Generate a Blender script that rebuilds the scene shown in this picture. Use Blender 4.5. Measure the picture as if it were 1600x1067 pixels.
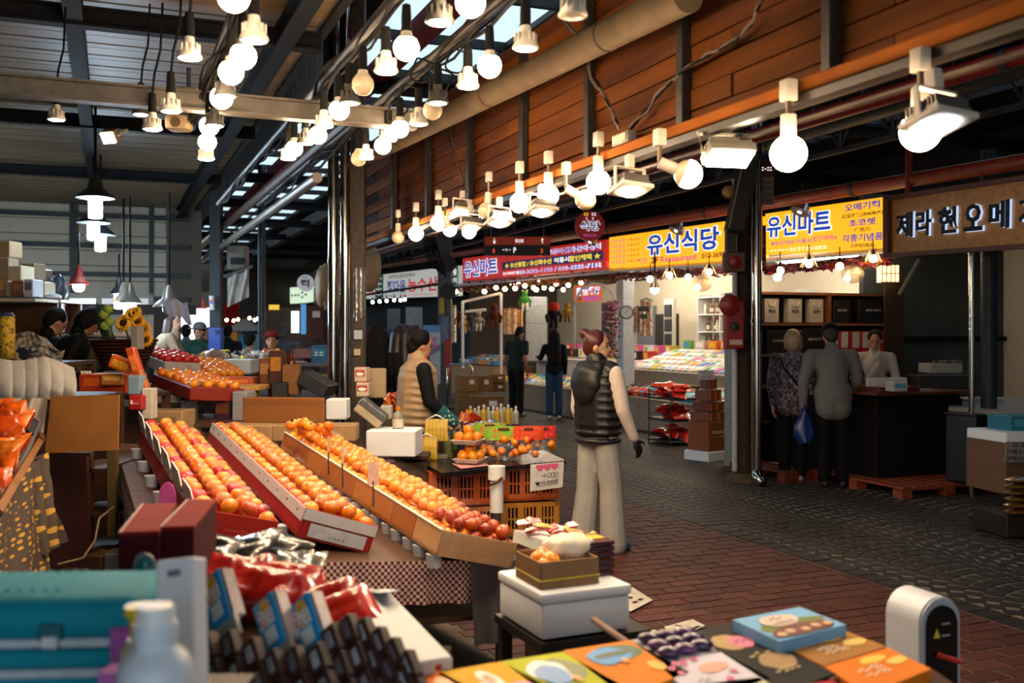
import bpy, bmesh, math, random
from mathutils import Matrix, Vector, noise as mnoise
R = math.radians
sc = bpy.context.scene
for o in list(bpy.data.objects): bpy.data.objects.remove(o)
rnd = random.Random(7)

# ---------------------------------------------------------------- camera, sky, exposure
F, CX, HY, CZ = 1556.0, 800.0, 520.0, 1.58      # focal length in pixels (1600 wide), horizon row, eye height
cam_d = bpy.data.cameras.new('camera'); cam = bpy.data.objects.new('camera', cam_d)
sc.collection.objects.link(cam); sc.camera = cam
cam.location = (0, 0, CZ); cam.rotation_euler = (R(90), 0, 0)
cam_d.sensor_width = 36; cam_d.lens = 36*F/1600; cam_d.shift_y = -(533.5-HY)/1600
cam_d.clip_start = .05; cam_d.clip_end = 200
cam_d.dof.use_dof = True; cam_d.dof.focus_distance = 6.8; cam_d.dof.aperture_fstop = 2.6
w = bpy.data.worlds.new('World'); sc.world = w; w.use_nodes = True
bg = w.node_tree.nodes['Background']; bg.inputs[0].default_value = (.80, .91, 1, 1); bg.inputs[1].default_value = 2.2
vs = sc.view_settings; vs.view_transform = 'Standard'; vs.look = 'None'; vs.gamma = 1; vs.use_curve_mapping = False
vs.exposure = 0.0
sc.cycles.use_denoising = True
sc.cycles.max_bounces = 4; sc.cycles.diffuse_bounces = 2; sc.cycles.glossy_bounces = 2; sc.cycles.adaptive_threshold = .05; sc.cycles.transparent_max_bounces = 8
sc.cycles.sample_clamp_indirect = 4; sc.cycles.caustics_reflective = False; sc.cycles.caustics_refractive = False
GLOBE_W = 130.0        # brightness of the bulbs' glass

# ---------------------------------------------------------------- geometry helpers
LA = R(22); LC, LS = math.cos(LA), math.sin(LA)
LM = Matrix.Rotation(LA, 4, 'Z')                # lane frame: (across the lane, along the lane, up)
def W(px, py, d): return Vector(((px-CX)*d/F, d, CZ+(HY-py)*d/F))
def G(px, py, z=0.0): return W(px, py, (CZ-z)*F/(py-HY))
def ZP(px, py, z): return W(px, py, (z-CZ)*F/(HY-py))
def L(v, u, z=0.0): return Vector((v*LC-u*LS, v*LS+u*LC, z))
def toL(p): return (p[0]*LC+p[1]*LS, -p[0]*LS+p[1]*LC)
def LV(px, py, v): return W(px, py, v/((px-CX)/F*LC+LS))      # point on the lane plane across = v
def LU(px, py, u): return W(px, py, u/(-(px-CX)/F*LS+LC))     # point on the plane along = u
def wm(o):
    m = o.matrix_basis.copy()
    while o.parent: o = o.parent; m = o.matrix_basis @ m
    return m
def tag(o, label=None, cat=None, group=None, kind=None):
    if label: o['label'] = label
    if cat: o['category'] = cat
    if group: o['group'] = group
    if kind: o['kind'] = kind
    return o
def link(o): sc.collection.objects.link(o); return o
def thing(name, label, cat, loc=(0,0,0), rz=0, group=None):
    o = link(bpy.data.objects.new(name, None)); o.location = loc; o.rotation_euler = (0,0,rz)
    o.empty_display_size = .1
    return tag(o, label, cat, group)
def dup(root, loc, rz=None, label=None, group=None, scale=None):
    def cp(o, par):
        c = o.copy(); link(c); c.parent = par
        for ch in o.children: cp(ch, c)
        return c
    r = cp(root, None); r.location = loc
    if rz is not None: r.rotation_euler = (0,0,rz)
    if scale: r.scale = (scale,)*3
    if label: r['label'] = label
    if group: r['group'] = group
    return r
RB={}
class MB:
    def __init__(s, M=None): s.v=[]; s.f=[]; s.mi=[]; s.M=M or Matrix(); s.m=0
    def add(s, vs_, fs, X=None):
        T = s.M @ X if X is not None else s.M
        n = len(s.v); s.v += [T @ Vector(p) for p in vs_]
        s.f += [tuple(i+n for i in f) for f in fs]; s.mi += [s.m]*len(fs); return s
    def box(s, c, sz, rz=0, X=None):
        x,y,z = (a/2 for a in sz)
        T = Matrix.Translation(c) @ (X if X is not None else Matrix.Rotation(rz,4,'Z'))
        return s.add([(a,b,d) for a in(-x,x) for b in(-y,y) for d in(-z,z)],
              [(0,1,3,2),(4,6,7,5),(0,4,5,1),(2,3,7,6),(0,2,6,4),(1,5,7,3)], T)
    def rbox(s, c, sz, b=.01, rz=0, X=None, seg=2):
        if seg not in RB:
            bm = bmesh.new(); bmesh.ops.create_cube(bm, size=2)
            bmesh.ops.bevel(bm, geom=bm.edges[:], offset=.2, segments=seg, profile=.5, affect='EDGES'); bm.verts.index_update()
            RB[seg]=([v.co.copy() for v in bm.verts], [tuple(v.index for v in f.verts) for f in bm.faces]); bm.free()
        b = min(b, min(sz)*.49); T = Matrix.Translation(c) @ (X if X is not None else Matrix.Rotation(rz,4,'Z'))
        f_ = lambda q,h: math.copysign(h-(1-abs(q))/.2*b, q)
        return s.add([(f_(p.x,sz[0]/2),f_(p.y,sz[1]/2),f_(p.z,sz[2]/2)) for p in RB[seg][0]], RB[seg][1], T)
    def cyl(s, p, q, r, r2=None, n=12, cap=True):
        p, q = Vector(p), Vector(q); r2 = r if r2 is None else r2
        X = (q-p).to_track_quat('Z','Y').to_matrix().to_4x4(); X.translation = p; h = (q-p).length
        vs_ = []; 
        for k in range(n):
            a = 2*math.pi*k/n; vs_ += [(r*math.cos(a), r*math.sin(a), 0), (r2*math.cos(a), r2*math.sin(a), h)]
        fs = [(2*k, (2*k+2)%(2*n), (2*k+3)%(2*n), 2*k+1) for k in range(n)]
        if cap: fs += [tuple(range(2*n-2,-1,-2)), tuple(range(1,2*n,2))]
        return s.add(vs_, fs, X)
    def lathe(s, prof, n=16, X=None):
        vs_=[]; fs=[]; m=len(prof)
        for k in range(n):
            a=2*math.pi*k/n; vs_ += [(r*math.cos(a), r*math.sin(a), z) for r,z in prof]
        for k in range(n):
            for i in range(m-1): fs.append((k*m+i, ((k+1)%n)*m+i, ((k+1)%n)*m+i+1, k*m+i+1))
        if prof[0][0]>1e-4: fs.append(tuple(k*m for k in range(n-1,-1,-1)))
        if prof[-1][0]>1e-4: fs.append(tuple(k*m+m-1 for k in range(n)))
        return s.add(vs_, fs, X)
    def ball(s, c, r, n=12, m=8, sc_=(1,1,1), X=None):
        T = Matrix.Translation(c) @ (X if X is not None else Matrix()) @ Matrix.Diagonal((r*sc_[0], r*sc_[1], r*sc_[2], 1))
        return s.lathe([(max(1e-5,math.sin(math.pi*i/m)), -math.cos(math.pi*i/m)) for i in range(m+1)], n, T)
    def tube(s, pts, r, n=6):
        pts=[Vector(p) for p in pts]; k=len(pts); vs_=[]; fs=[]
        for i,p in enumerate(pts):
            t=(pts[min(i+1,k-1)]-pts[max(i-1,0)]).normalized()
            a=t.cross(Vector((0,0,1)) if abs(t.z)<.95 else Vector((1,0,0))).normalized(); b=t.cross(a)
            rr = r[i] if isinstance(r,(list,tuple)) else r
            vs_ += [p+a*rr*math.cos(2*math.pi*j/n)+b*rr*math.sin(2*math.pi*j/n) for j in range(n)]
        for i in range(k-1):
            for j in range(n): fs.append((i*n+j, i*n+(j+1)%n, (i+1)*n+(j+1)%n, (i+1)*n+j))
        fs += [tuple(range(n-1,-1,-1)), tuple((k-1)*n+j for j in range(n))]
        return s.add(vs_, fs)
    def poly(s, pts, th=0.0, X=None):
        pts=[Vector(p) for p in pts]
        if th<=0: return s.add(pts, [tuple(range(len(pts)))], X)
        nrm=Vector((0,0,0))
        for i in range(1,len(pts)-1): nrm += (pts[i]-pts[0]).cross(pts[i+1]-pts[0])
        nrm=nrm.normalized()*th; n=len(pts)
        return s.add(pts+[p-nrm for p in pts], [tuple(range(n)), tuple(range(2*n-1,n-1,-1))]+[(i,i+n,(i+1)%n+n,(i+1)%n) for i in range(n)], X)
    def grid(s, fn, nx, ny, X=None):
        vs_=[fn(i/nx, j/ny) for j in range(ny+1) for i in range(nx+1)]
        return s.add(vs_, [(j*(nx+1)+i, j*(nx+1)+i+1, (j+1)*(nx+1)+i+1, (j+1)*(nx+1)+i) for j in range(ny) for i in range(nx)], X)
    def build(s, name, mats, parent=None, smooth=0, loc=None):
        if not isinstance(mats,(list,tuple)): mats=[mats]
        me = bpy.data.meshes.new(name)
        if parent is not None: I = wm(parent).inverted()
        else:
            if loc is None:
                xs=[p.x for p in s.v]; ys=[p.y for p in s.v]; zs=[p.z for p in s.v]
                loc=((min(xs)+max(xs))/2,(min(ys)+max(ys))/2,min(zs))
            I = Matrix.Translation(-Vector(loc))
        me.from_pydata([I @ p for p in s.v], [], s.f)
        for m in mats: me.materials.append(m)
        if len(mats)>1: me.polygons.foreach_set('material_index', s.mi)
        if smooth:
            me.polygons.foreach_set('use_smooth', [True]*len(s.f))
            if smooth<3: me.set_sharp_from_angle(angle=smooth)
        me.update()
        o = link(bpy.data.objects.new(name, me))
        if parent is not None: o.parent = parent
        else: o.location = loc
        return o
def inst(src, name, parent=None, mw=None):
    """another object sharing the mesh of src, at world matrix mw"""
    o = link(bpy.data.objects.new(name, src.data if hasattr(src,'data') else src)); o.parent = parent
    if mw is not None: o.matrix_basis = (wm(parent).inverted() @ mw) if parent else mw
    return o
def single(name, mb, mats, label, cat, group=None, smooth=0, kind=None):
    return tag(mb.build(name, mats, None, smooth), label, cat, group, kind)
def struct(name, mb, mats, smooth=0): return tag(mb.build(name, mats, None, smooth), kind='structure')
def axes(x, up, p):
    """matrix: local x along x, local y along up, local z out of the plane"""
    x=Vector(x).normalized(); z=x.cross(Vector(up)).normalized(); y=z.cross(x)
    m=Matrix((x,y,z)).transposed().to_4x4(); m.translation=p; return m

# ---------------------------------------------------------------- materials
def hx(h, a=1.0):
    if not isinstance(h,str): return (*h[:3],1)
    h=h.lstrip('#'); c=[int(h[i:i+2],16)/255 for i in (0,2,4)]
    return tuple((x/12.92 if x<=.04045 else ((x+.055)/1.055)**2.4) for x in c)+(1,)
MATS={}
def mat(h, rough=.55, metal=0, var=.12, scale=18, bump=0, emit=0, clear=0, wood=0, coat=0):
    key=(h if isinstance(h,str) else tuple(h),rough,metal,var,scale,bump,emit,clear,wood,coat)
    if key in MATS: return MATS[key]
    m=bpy.data.materials.new('surface_'+str(h).strip('#') if isinstance(h,str) else 'surface'); m.use_nodes=True
    nt=m.node_tree; b=nt.nodes['Principled BSDF']; c=hx(h)
    b.inputs['Base Color'].default_value=c; b.inputs['Roughness'].default_value=rough; b.inputs['Metallic'].default_value=metal
    if rough>=.7: b.inputs['Specular IOR Level'].default_value=.2
    if coat: b.inputs['Coat Weight'].default_value=coat
    if var or bump:
        tc=nt.nodes.new('ShaderNodeTexCoord'); n=nt.nodes.new('ShaderNodeTexNoise'); n.inputs['Scale'].default_value=scale; n.inputs['Detail'].default_value=5
        if wood:
            mp=nt.nodes.new('ShaderNodeMapping'); mp.inputs['Scale'].default_value=(1,.06,1) if wood==1 else ((.06,1,1) if wood==2 else (1,1,.06))
            nt.links.new(tc.outputs['Object'],mp.inputs[0]); nt.links.new(mp.outputs[0],n.inputs['Vector'])
        else: nt.links.new(tc.outputs['Object'],n.inputs['Vector'])
        rp=nt.nodes.new('ShaderNodeValToRGB'); e=rp.color_ramp.elements
        e[0].position=.3; e[1].position=.7
        e[0].color=tuple(x*(1-var) for x in c[:3])+(1,); e[1].color=tuple(min(1,x*(1+var)) for x in c[:3])+(1,)
        nt.links.new(n.outputs[0],rp.inputs[0]); nt.links.new(rp.outputs[0],b.inputs['Base Color'])
        if bump:
            bp=nt.nodes.new('ShaderNodeBump'); bp.inputs['Strength'].default_value=bump; bp.inputs['Distance'].default_value=.01
            nt.links.new(n.outputs[0],bp.inputs['Height']); nt.links.new(bp.outputs[0],b.inputs['Normal'])
    if emit:
        b.inputs['Emission Color'].default_value=c; b.inputs['Emission Strength'].default_value=emit
    if clear: b.inputs['Transmission Weight'].default_value=clear; b.inputs['IOR'].default_value=1.35
    MATS[key]=m; return m
def film(h='ffffff', gloss=.16, rough=.12, tint=0.0, bump=.5, scale=30):
    key=('film',h,gloss,rough,tint,bump,scale)
    if key in MATS: return MATS[key]
    m=bpy.data.materials.new('clear_film'); m.use_nodes=True; nt=m.node_tree; nt.nodes.clear()
    out=nt.nodes.new('ShaderNodeOutputMaterial'); mx=nt.nodes.new('ShaderNodeMixShader'); t=nt.nodes.new('ShaderNodeBsdfTransparent'); g=nt.nodes.new('ShaderNodeBsdfGlossy')
    t.inputs[0].default_value=tuple(1-tint*(1-x) for x in hx(h)[:3])+(1,); g.inputs['Roughness'].default_value=rough; mx.inputs[0].default_value=gloss
    if bump:
        n=nt.nodes.new('ShaderNodeTexNoise'); n.inputs['Scale'].default_value=scale; n.inputs['Detail'].default_value=3; n.inputs['Distortion'].default_value=1.5
        tc=nt.nodes.new('ShaderNodeTexCoord'); nt.links.new(tc.outputs['Object'],n.inputs['Vector'])
        bp=nt.nodes.new('ShaderNodeBump'); bp.inputs['Strength'].default_value=bump; bp.inputs['Distance'].default_value=.03
        nt.links.new(n.outputs[0],bp.inputs['Height']); nt.links.new(bp.outputs[0],g.inputs['Normal'])
    nt.links.new(t.outputs[0],mx.inputs[1]); nt.links.new(g.outputs[0],mx.inputs[2]); nt.links.new(mx.outputs[0],out.inputs[0])
    MATS[key]=m; return m
def pattern_mat(kind, c1, c2, scale, rough=.8):
    key=(kind,c1,c2,scale)
    if key in MATS: return MATS[key]
    m=bpy.data.materials.new('cloth_'+kind); m.use_nodes=True; nt=m.node_tree; b=nt.nodes['Principled BSDF']; b.inputs['Roughness'].default_value=rough
    tc=nt.nodes.new('ShaderNodeTexCoord'); mix=nt.nodes.new('ShaderNodeMix'); mix.data_type='RGBA'
    mix.inputs['A'].default_value=hx(c1); mix.inputs['B'].default_value=hx(c2)
    if kind=='gingham':
        ch=nt.nodes.new('ShaderNodeTexChecker'); ch.inputs['Scale'].default_value=scale
        ch.inputs['Color1'].default_value=(0,0,0,1); ch.inputs['Color2'].default_value=(1,1,1,1)
        nt.links.new(tc.outputs['UV'],ch.inputs['Vector']); nt.links.new(ch.outputs[0],mix.inputs['Factor'])
    elif kind=='dots':
        v=nt.nodes.new('ShaderNodeTexVoronoi'); v.inputs['Scale'].default_value=scale; v.inputs['Randomness'].default_value=.45
        r=nt.nodes.new('ShaderNodeMath'); r.operation='LESS_THAN'; r.inputs[1].default_value=.33
        nt.links.new(tc.outputs['UV'],v.inputs['Vector']); nt.links.new(v.outputs['Distance'],r.inputs[0]); nt.links.new(r.outputs[0],mix.inputs['Factor'])
    elif kind=='blotch':
        v=nt.nodes.new('ShaderNodeTexNoise'); v.inputs['Scale'].default_value=scale; v.inputs['Detail'].default_value=3; v.inputs['Distortion'].default_value=2
        r=nt.nodes.new('ShaderNodeMath'); r.operation='GREATER_THAN'; r.inputs[1].default_value=.54
        nt.links.new(tc.outputs['Object'],v.inputs['Vector']); nt.links.new(v.outputs[0],r.inputs[0]); nt.links.new(r.outputs[0],mix.inputs['Factor'])
    elif kind=='spots3d':
        v=nt.nodes.new('ShaderNodeTexVoronoi'); v.inputs['Scale'].default_value=scale; v.inputs['Randomness'].default_value=.3
        r=nt.nodes.new('ShaderNodeMath'); r.operation='LESS_THAN'; r.inputs[1].default_value=.25
        nt.links.new(tc.outputs['Object'],v.inputs['Vector']); nt.links.new(v.outputs['Distance'],r.inputs[0]); nt.links.new(r.outputs[0],mix.inputs['Factor'])
    nt.links.new(mix.outputs['Result'],b.inputs['Base Color']); MATS[key]=m; return m
def uvgrid(o, nx, ny):
    """grid meshes: uv from the grid index"""
    me=o.data; uv=me.uv_layers.new(name='uv')
    for p in me.polygons:
        for li in p.loop_indices:
            vi=me.loops[li].vertex_index; uv.data[li].uv=((vi%(nx+1))/nx, (vi//(nx+1))/ny)
TXT={}; SCR=bpy.data.scenes.new('scratch')     # a separate empty scene in which lettering and remeshed shapes are evaluated
def text_mesh(s, bold=.0, ext=.0):
    k=(s,bold,ext)
    if k not in TXT:
        c=bpy.data.curves.new('lettering','FONT'); c.body=s; c.offset=bold; c.extrude=ext; c.align_x='CENTER'; c.align_y='CENTER'; c.resolution_u=2
        o=bpy.data.objects.new('lettering',c); SCR.collection.objects.link(o); vl=SCR.view_layers[0]; vl.update()
        me=bpy.data.meshes.new_from_object(o.evaluated_get(vl.depsgraph))
        bpy.data.objects.remove(o); bpy.data.curves.remove(c)
        xs=[v.co.x for v in me.vertices] or [0,1]; ys=[v.co.y for v in me.vertices] or [0,1]
        cx,cy=(min(xs)+max(xs))/2,(min(ys)+max(ys))/2
        for v in me.vertices: v.co.x-=cx; v.co.y-=cy
        TXT[k]=(me, max(xs)-min(xs), max(ys)-min(ys))
    return TXT[k]
CARRY={'sign_box','sign_panel','sign_disc','card','paper','banner_cloth','box_body','carton_body','bag_body','board','blue_wrap','pane','printed_label'}
def text(parent, s, M, wd, ht, m, bold=.015, ext=0.0, name='lettering'):
    """lettering fitted into wd x ht on the plane given by matrix M (x along, y up, z out)"""
    if s[0]=='~':                       # print too small to read in the photograph: plain dashes, no letters
        q=random.Random(len(s)*7+int(s[1:])); n=int(s[1:]); b=MB()
        for k in range(n):
            x0=(k+.12)/n-.5; x1=(k+.88-.25*q.random())/n-.5
            for y in (.28,-.28) if q.random()<.6 else (0,): b.add([(x0,y-.12,0),(x1,y-.12,0),(x1,y+.12,0),(x0,y+.12,0)],[(0,1,2,3)])
        o=b.build('print_marks',m,None,loc=(0,0,0)); tag(o,kind='stuff')
        for ch in parent.children:
            if ch.name.split('.')[0] in CARRY: parent=ch; break
        o.parent=parent; o.matrix_basis=wm(parent).inverted() @ M @ Matrix.Diagonal((wd,ht or wd/n,1,1)); return o
    me,tw,th=text_mesh(s,bold,ext); me=me.copy(); me.materials.clear(); me.materials.append(m)
    sx=wd/max(tw,1e-3); sy=(ht/max(th,1e-3)) if ht else sx
    for ch in parent.children:          # print belongs to the panel it is on
        if ch.name.split('.')[0] in CARRY: parent=ch; break
    o=link(bpy.data.objects.new(name,me)); o.parent=parent
    o.matrix_basis=wm(parent).inverted() @ M @ Matrix.Diagonal((sx,sy,sx,1)); return o
class Panel:
    """flat sign: four corners in the world (bottom-left, bottom-right, top-right, top-left); P(a,b) is a point at fractions"""
    def __init__(s, bl, br, tr, tl): s.c=[Vector(p) for p in (bl,br,tr,tl)]; s.n=((s.c[1]-s.c[0]).cross(s.c[3]-s.c[0])).normalized()
    def P(s,a,b,off=0): return (s.c[0].lerp(s.c[1],a)).lerp(s.c[3].lerp(s.c[2],a),b)+s.n*off
    def X(s,a,b,off=.006): return axes(s.P(min(1,a+.05),b)-s.P(max(0,a-.05),b), s.P(a,1)-s.P(a,0), s.P(a,b,off))
    def wd(s,f): return (s.P(1,.5)-s.P(0,.5)).length*f
    def ht(s,f): return (s.P(.5,1)-s.P(.5,0)).length*f
    def rect(s,mb,a0,a1,b0,b1,off=.003): mb.poly([s.P(a0,b0,off),s.P(a1,b0,off),s.P(a1,b1,off),s.P(a0,b1,off)])
    def txt(s,parent,t,a,b,fw,fh,m,bold=.02,off=.008,ext=0.0): return text(parent,t,s.X(a,b,off),s.wd(fw),s.ht(fh) if fh else 0,m,bold,ext)
CARD='b08050'
wood_dark=mat('3a2416',.6,var=.3,scale=8,wood=1,bump=.2); black=mat('0d0d0e',.5); white=mat('e8e6e0',.5,var=.04)
steel=mat('55585c',.45,.7,var=.2); chrome=mat('b9b4aa',.16,1,var=.06); darksteel=mat('1f2326',.55,.4,var=.25)
cardboard=mat(CARD,.8,var=.08,scale=30); styro=mat('e4e6ea',.85,var=.03,scale=120,bump=.15)

# ================================================================ THE SETTING
# ---- floor: base, red brick strip, dark fan-laid setts
fl = struct('floor', MB(LM).box((2, 20, -.036), (34, 64, .08)), mat('7a6a5a', .9, var=.3, scale=6))
def loopbricks(cells, mesh_fn, mats, name, pick, stuffname):
    """cells: list of lane (v,u,rot,w,l); nearest 300 in view become parts, the rest one stuff part"""
    sc_=[]
    for c in cells:
        p=L(c[0],c[1]); 
        if p.y<1: sc_.append((1e9,c)); continue
        px=CX+F*p.x/p.y; py=HY+F*CZ/p.y
        sc_.append((p.y if pick(px,py) else 1e6+p.y, c))
    sc_.sort(key=lambda a:a[0])
    shared={}
    for i,(k,c) in enumerate(sc_[:300]):
        key=(round(c[3],3),round(c[4],3),i%len(mats))
        M=LM @ Matrix.Translation((c[0],c[1],(i*37%7)*.0006)) @ Matrix.Rotation(c[2],4,'Z')
        if key not in shared:
            b=MB(); mesh_fn(b,c[3],c[4],Matrix()); o=b.build(name,mats[key[2]],None,loc=(0,0,0)); shared[key]=o
            o.parent=fl; o.matrix_basis=wm(fl).inverted() @ M
        else: inst(shared[key],name,fl,M)
    b=MB(LM)
    for i,(k,c) in enumerate(sc_[300:]):
        b.m=i%len(mats); mesh_fn(b,c[3],c[4],Matrix.Translation((c[0],c[1],0)) @ Matrix.Rotation(c[2],4,'Z'))
    tag(b.build(stuffname,mats,fl),kind='stuff')
def paver(b,wd,ln,T,h=.008,e=.004):
    x,y=wd/2,ln/2
    b.add([(-x,-y,-.03),(x,-y,-.03),(x,y,-.03),(-x,y,-.03),(-x+e,-y+e,h),(x-e,-y+e,h),(x-e,y-e,h),(-x+e,y-e,h)],
          [(4,5,6,7),(0,1,5,4),(1,2,6,5),(2,3,7,6),(3,0,4,7)],T)
redm=[mat(c,.62,var=.25,scale=25,bump=.25) for c in ('4e2417','431e13','562a1e','4a2218')]
cells=[]; bw,bl=.232,.116
for k in range(int(13/bl)):
    for j in range(-1,12):
        v=1.85+(j+.5*(k%2))*bw+bw/2; v0=max(1.7,v-bw/2); v1=min(4.46,v+bw/2)
        if v1-v0>.05: cells.append(((v0+v1)/2,2.6+k*bl,0,v1-v0-.006,bl-.006))
loopbricks(cells,paver,redm,'brick',lambda x,y:960<x<1625 and 770<y<1005,'distant_bricks')
gm=[mat(c,.6,var=.3,scale=20,bump=.3) for c in ('1b1816','151312','221e1b','191615')]
cells=[]
for k in range(160): cells.append((4.56,2.2+k*.15,0,.17,.142))
wv=1.24
for j in range(4):
    vc=4.66+wv/2+j*wv
    for k in range(-8,150):
        for i in range(-5,6):
            a=i/5.5; v=vc+i*.1125; u=2.6+k*.135-.62*(1-math.sqrt(max(0,1-a*a*.86))) + (.0 if j%2 else .067)
            if u>1.5: cells.append((v,u,-math.atan2(.62*a*.86/max(.3,math.sqrt(max(.05,1-a*a*.86))),.62),.099,.114))
loopbricks(cells,paver,gm,'paving_sett',lambda x,y:960<x<1625 and 745<y<1010,'distant_setts')
# ---- main hall shell
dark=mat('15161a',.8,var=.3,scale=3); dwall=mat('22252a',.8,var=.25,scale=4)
struct('wall_right',MB(LM).box((12.7,24,2.4),(.1,52,5)),dwall)
struct('wall_left',MB(LM).box((-7.6,7,2.0),(.1,26,4.2)),dwall)
struct('wall_light_block',MB(LM).box((7.6,-4,2.3),(11,.1,5)).box((-6.2,-4,2.3),(3.0,.1,5)),dwall)  # unseen wall added behind the camera to hold daylight off the right side
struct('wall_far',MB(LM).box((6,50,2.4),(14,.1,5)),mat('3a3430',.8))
# ---- left ceiling: pale insulated panels across, dark beams
pan=mat('7d6a50',.55,var=.12,scale=2.5); grv=mat('7a6e5c',.7)
cl=struct('ceiling',MB(LM).box((-3.2,7,3.70),(9,22.4,.06)),mat('6b6154',.8))
ref=None
for k in range(22):
    u=-3.6+k*.95
    if ref is None:
        b=MB(LM)
        for q in range(9):
            b.box((-3.15,u+.052+q*.1055,3.635+(.004 if q%3 else .009)),(8.9,.097,.05))
        ref=b.build('ceiling_panel',pan,cl); M0=wm(ref); u0=u
    else:
        o=inst(ref,'ceiling_panel',cl,Matrix.Translation(L(0,u-u0,0)) @ M0)
beam=mat('16181c',.8,.0,var=.2)
def lbeam(nm,a,b_,s=.09,m=None,par=None,tw=None):
    """an I-section steel between two lane points"""
    a,b_=L(*a),L(*b_); x=(b_-a).normalized(); up=Vector((0,0,1)); y=up.cross(x).normalized(); up=x.cross(y)
    M=Matrix((x,y,up)).transposed().to_4x4(); M.translation=(a+b_)/2; ln=(b_-a).length; b=MB(M)
    for z in (-s*.45,s*.45): b.box((0,0,z),(ln,s*.8,s*.12))
    b.box((0,0,0),(ln,s*.18,s*.9))
    o=b.build(nm,m or beam,par); 
    if par is None: tag(o,kind='structure')
    return o
for i,(a,b_,s) in enumerate([((-.22,-2,3.52),(-.18,17,3.52),.13),((1.05,-2,3.5),(1.05,17,3.5),.14),((-7.5,6.6,3.5),(1.3,6.6,3.5),.12),((-7.5,9.85,3.5),(1.3,9.85,3.5),.12),
        ((-7.5,13,3.5),(1.3,13,3.5),.12),((-7.5,5.25,2.78),(1.55,5.25,2.74),.10),((-3.4,-2,3.5),(-3.4,17,3.5),.12)]):
    lbeam('trim_%d'%(i+1),a,b_,s, mat('5d564d',.5,.5,var=.2) if i==5 else None)
struct('trim_8',MB(LM).box((1.33,7,3.66),(.06,22,.16)),darksteel)
b=MB(LM).box((-2.95,9.0,3.50),(2.3,.9,.12)); struct('trim_9',b,mat('0c0c0d',.7))
# far end wall of the left stall: pale panels in a dark frame
fw=struct('wall_end',MB(LM).box((-3.5,17.1,1.0),(8.3,.1,2.0)).box((-3.1,17.1,2.85),(9,.1,1.7)),mat('6c675c',.8))
ref=None
for r in range(7):
    for c in range(6):
        M=LM @ Matrix.Translation((-6.6+c*1.36,17.03,2.04+r*.24))
        if ref is None:
            b=MB(); b.rbox((0,0,0),(1.3,.03,.232),.008,seg=1); ref=b.build('wall_panel',mat('c3bca8',.5,var=.08,scale=3),None,loc=(0,0,0)); ref.parent=fw; ref.matrix_basis=wm(fw).inverted()@M
        else: inst(ref,'wall_panel',fw,M)
b=MB(LM)
for v in (-5.95,-4.62,-3.26,-1.9,-.54,.62): b.box((v,16.97,2.85),(.07,.06,1.6))
for z in (3.42,2.95,2.5,2.12): b.box((-3.1,16.95,z),(8.6,.06,.07))
b.build('frame',mat('2b3338',.5,.4),fw)
b=MB(LM).box((-3.1,16.9,1.95),(8.8,.16,.16)); b.build('lintel',mat('2c2018',.6),fw)
# glazed door with mirrored lettering
dw=tag(MB(LM).box((-3.25,16.98,.95),(2.7,.04,1.9)).build('door_1',mat('3c362c',.7)),kind='structure')
fr=mat('b9b4a6',.5)
pa=Panel(LU(108,527,16.9),LU(150,527,16.9),LU(150,466,16.9),LU(108,466,16.9))
b=MB().poly([pa.P(0,0),pa.P(1,0),pa.P(1,1),pa.P(0,1)],.02); b.build('pane',mat('bcd0dc',.3,emit=1.5,var=.3,scale=3),dw)
for k,(s,y) in enumerate((('은',.76),('갈',.46),('치',.14))):
    o=pa.txt(dw,s,.55,y,-.28,.2,mat('24424a',.6),.03,.02)
pb=Panel(LU(155,530,16.9),LU(236,530,16.9),LU(236,462,16.9),LU(155,462,16.9))
b=MB().poly([pb.P(0,0),pb.P(1,0),pb.P(1,1),pb.P(0,1)],.02); b.build('door_panel',mat('b7b19f',.6),dw)
b=MB().poly([pb.P(.05,.74,.01),pb.P(.95,.74,.01),pb.P(.95,.96,.01),pb.P(.05,.96,.01)],.02); b.build('pane',mat('cfd4d4',.3,emit=.5),dw)
b=MB()
for (x0,x1,y0,y1) in ((100,108,458,532),(150,156,458,532),(232,240,458,532)): b.poly([LU(x0,y1,16.85),LU(x1,y1,16.85),LU(x1,y0,16.85),LU(x0,y0,16.85)],.05)
b.poly([LU(100,466,16.85),LU(240,466,16.85),LU(240,458,16.85),LU(100,458,16.85)],.05); b.build('door_frame',fr,dw)
# concrete pier at the left of the end wall, louvred dark wall beyond
struct('trim_10',MB(LM).box((-6.25,15.5,1.8),(.35,.35,3.6)),mat('8b9196',.7))
lv=struct('wall_louvre',MB(LM).box((-7.4,12,2.7),(.06,6,1.6)),dark)
for k in range(14): MB(LM).box((-7.33,12,1.95+k*.11),(.06,6,.03)).build('louvre',mat('33383d',.6),lv)
# ---- high lane roof with skylight strip
rf=struct('ceiling_lane',MB(LM).box((1.9,22,4.72),(1.3,58,.08)).box((7.0,22,4.72),(5.0,58,.08)).box((11.9,22,4.72),(2.6,58,.08)).box((3.3,-2.5,4.72),(2.4,9,.08)).box((10,-2.5,4.72),(1.4,9,.08)),dark)
struct('trim_11',MB(LM).box((1.31,22,4.2),(.05,58,1.0)),dark)
gl=film('c8d4dc',.06,.1,.7,0)
for k in range(30):
    u=2.6+k*1.5
    for v0,v1 in ((2.55,4.5),(9.5,10.6)):
        b=MB(LM).box(((v0+v1)/2,u+.75,4.74),(v1-v0,1.46,.012)); b.build('skylight_pane',gl,rf)
b=MB(LM)
for k in range(30):
    u=2.6+k*1.5; b.box((3.5,u,4.69),(2.1,.06,.1)); b.box((10.05,u,4.69),(1.2,.06,.1))
for v in (3.0,3.5,4.0): b.box((v,24,4.70),(.04,46,.06))
b.build('skylight_bars',darksteel,rf)
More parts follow.
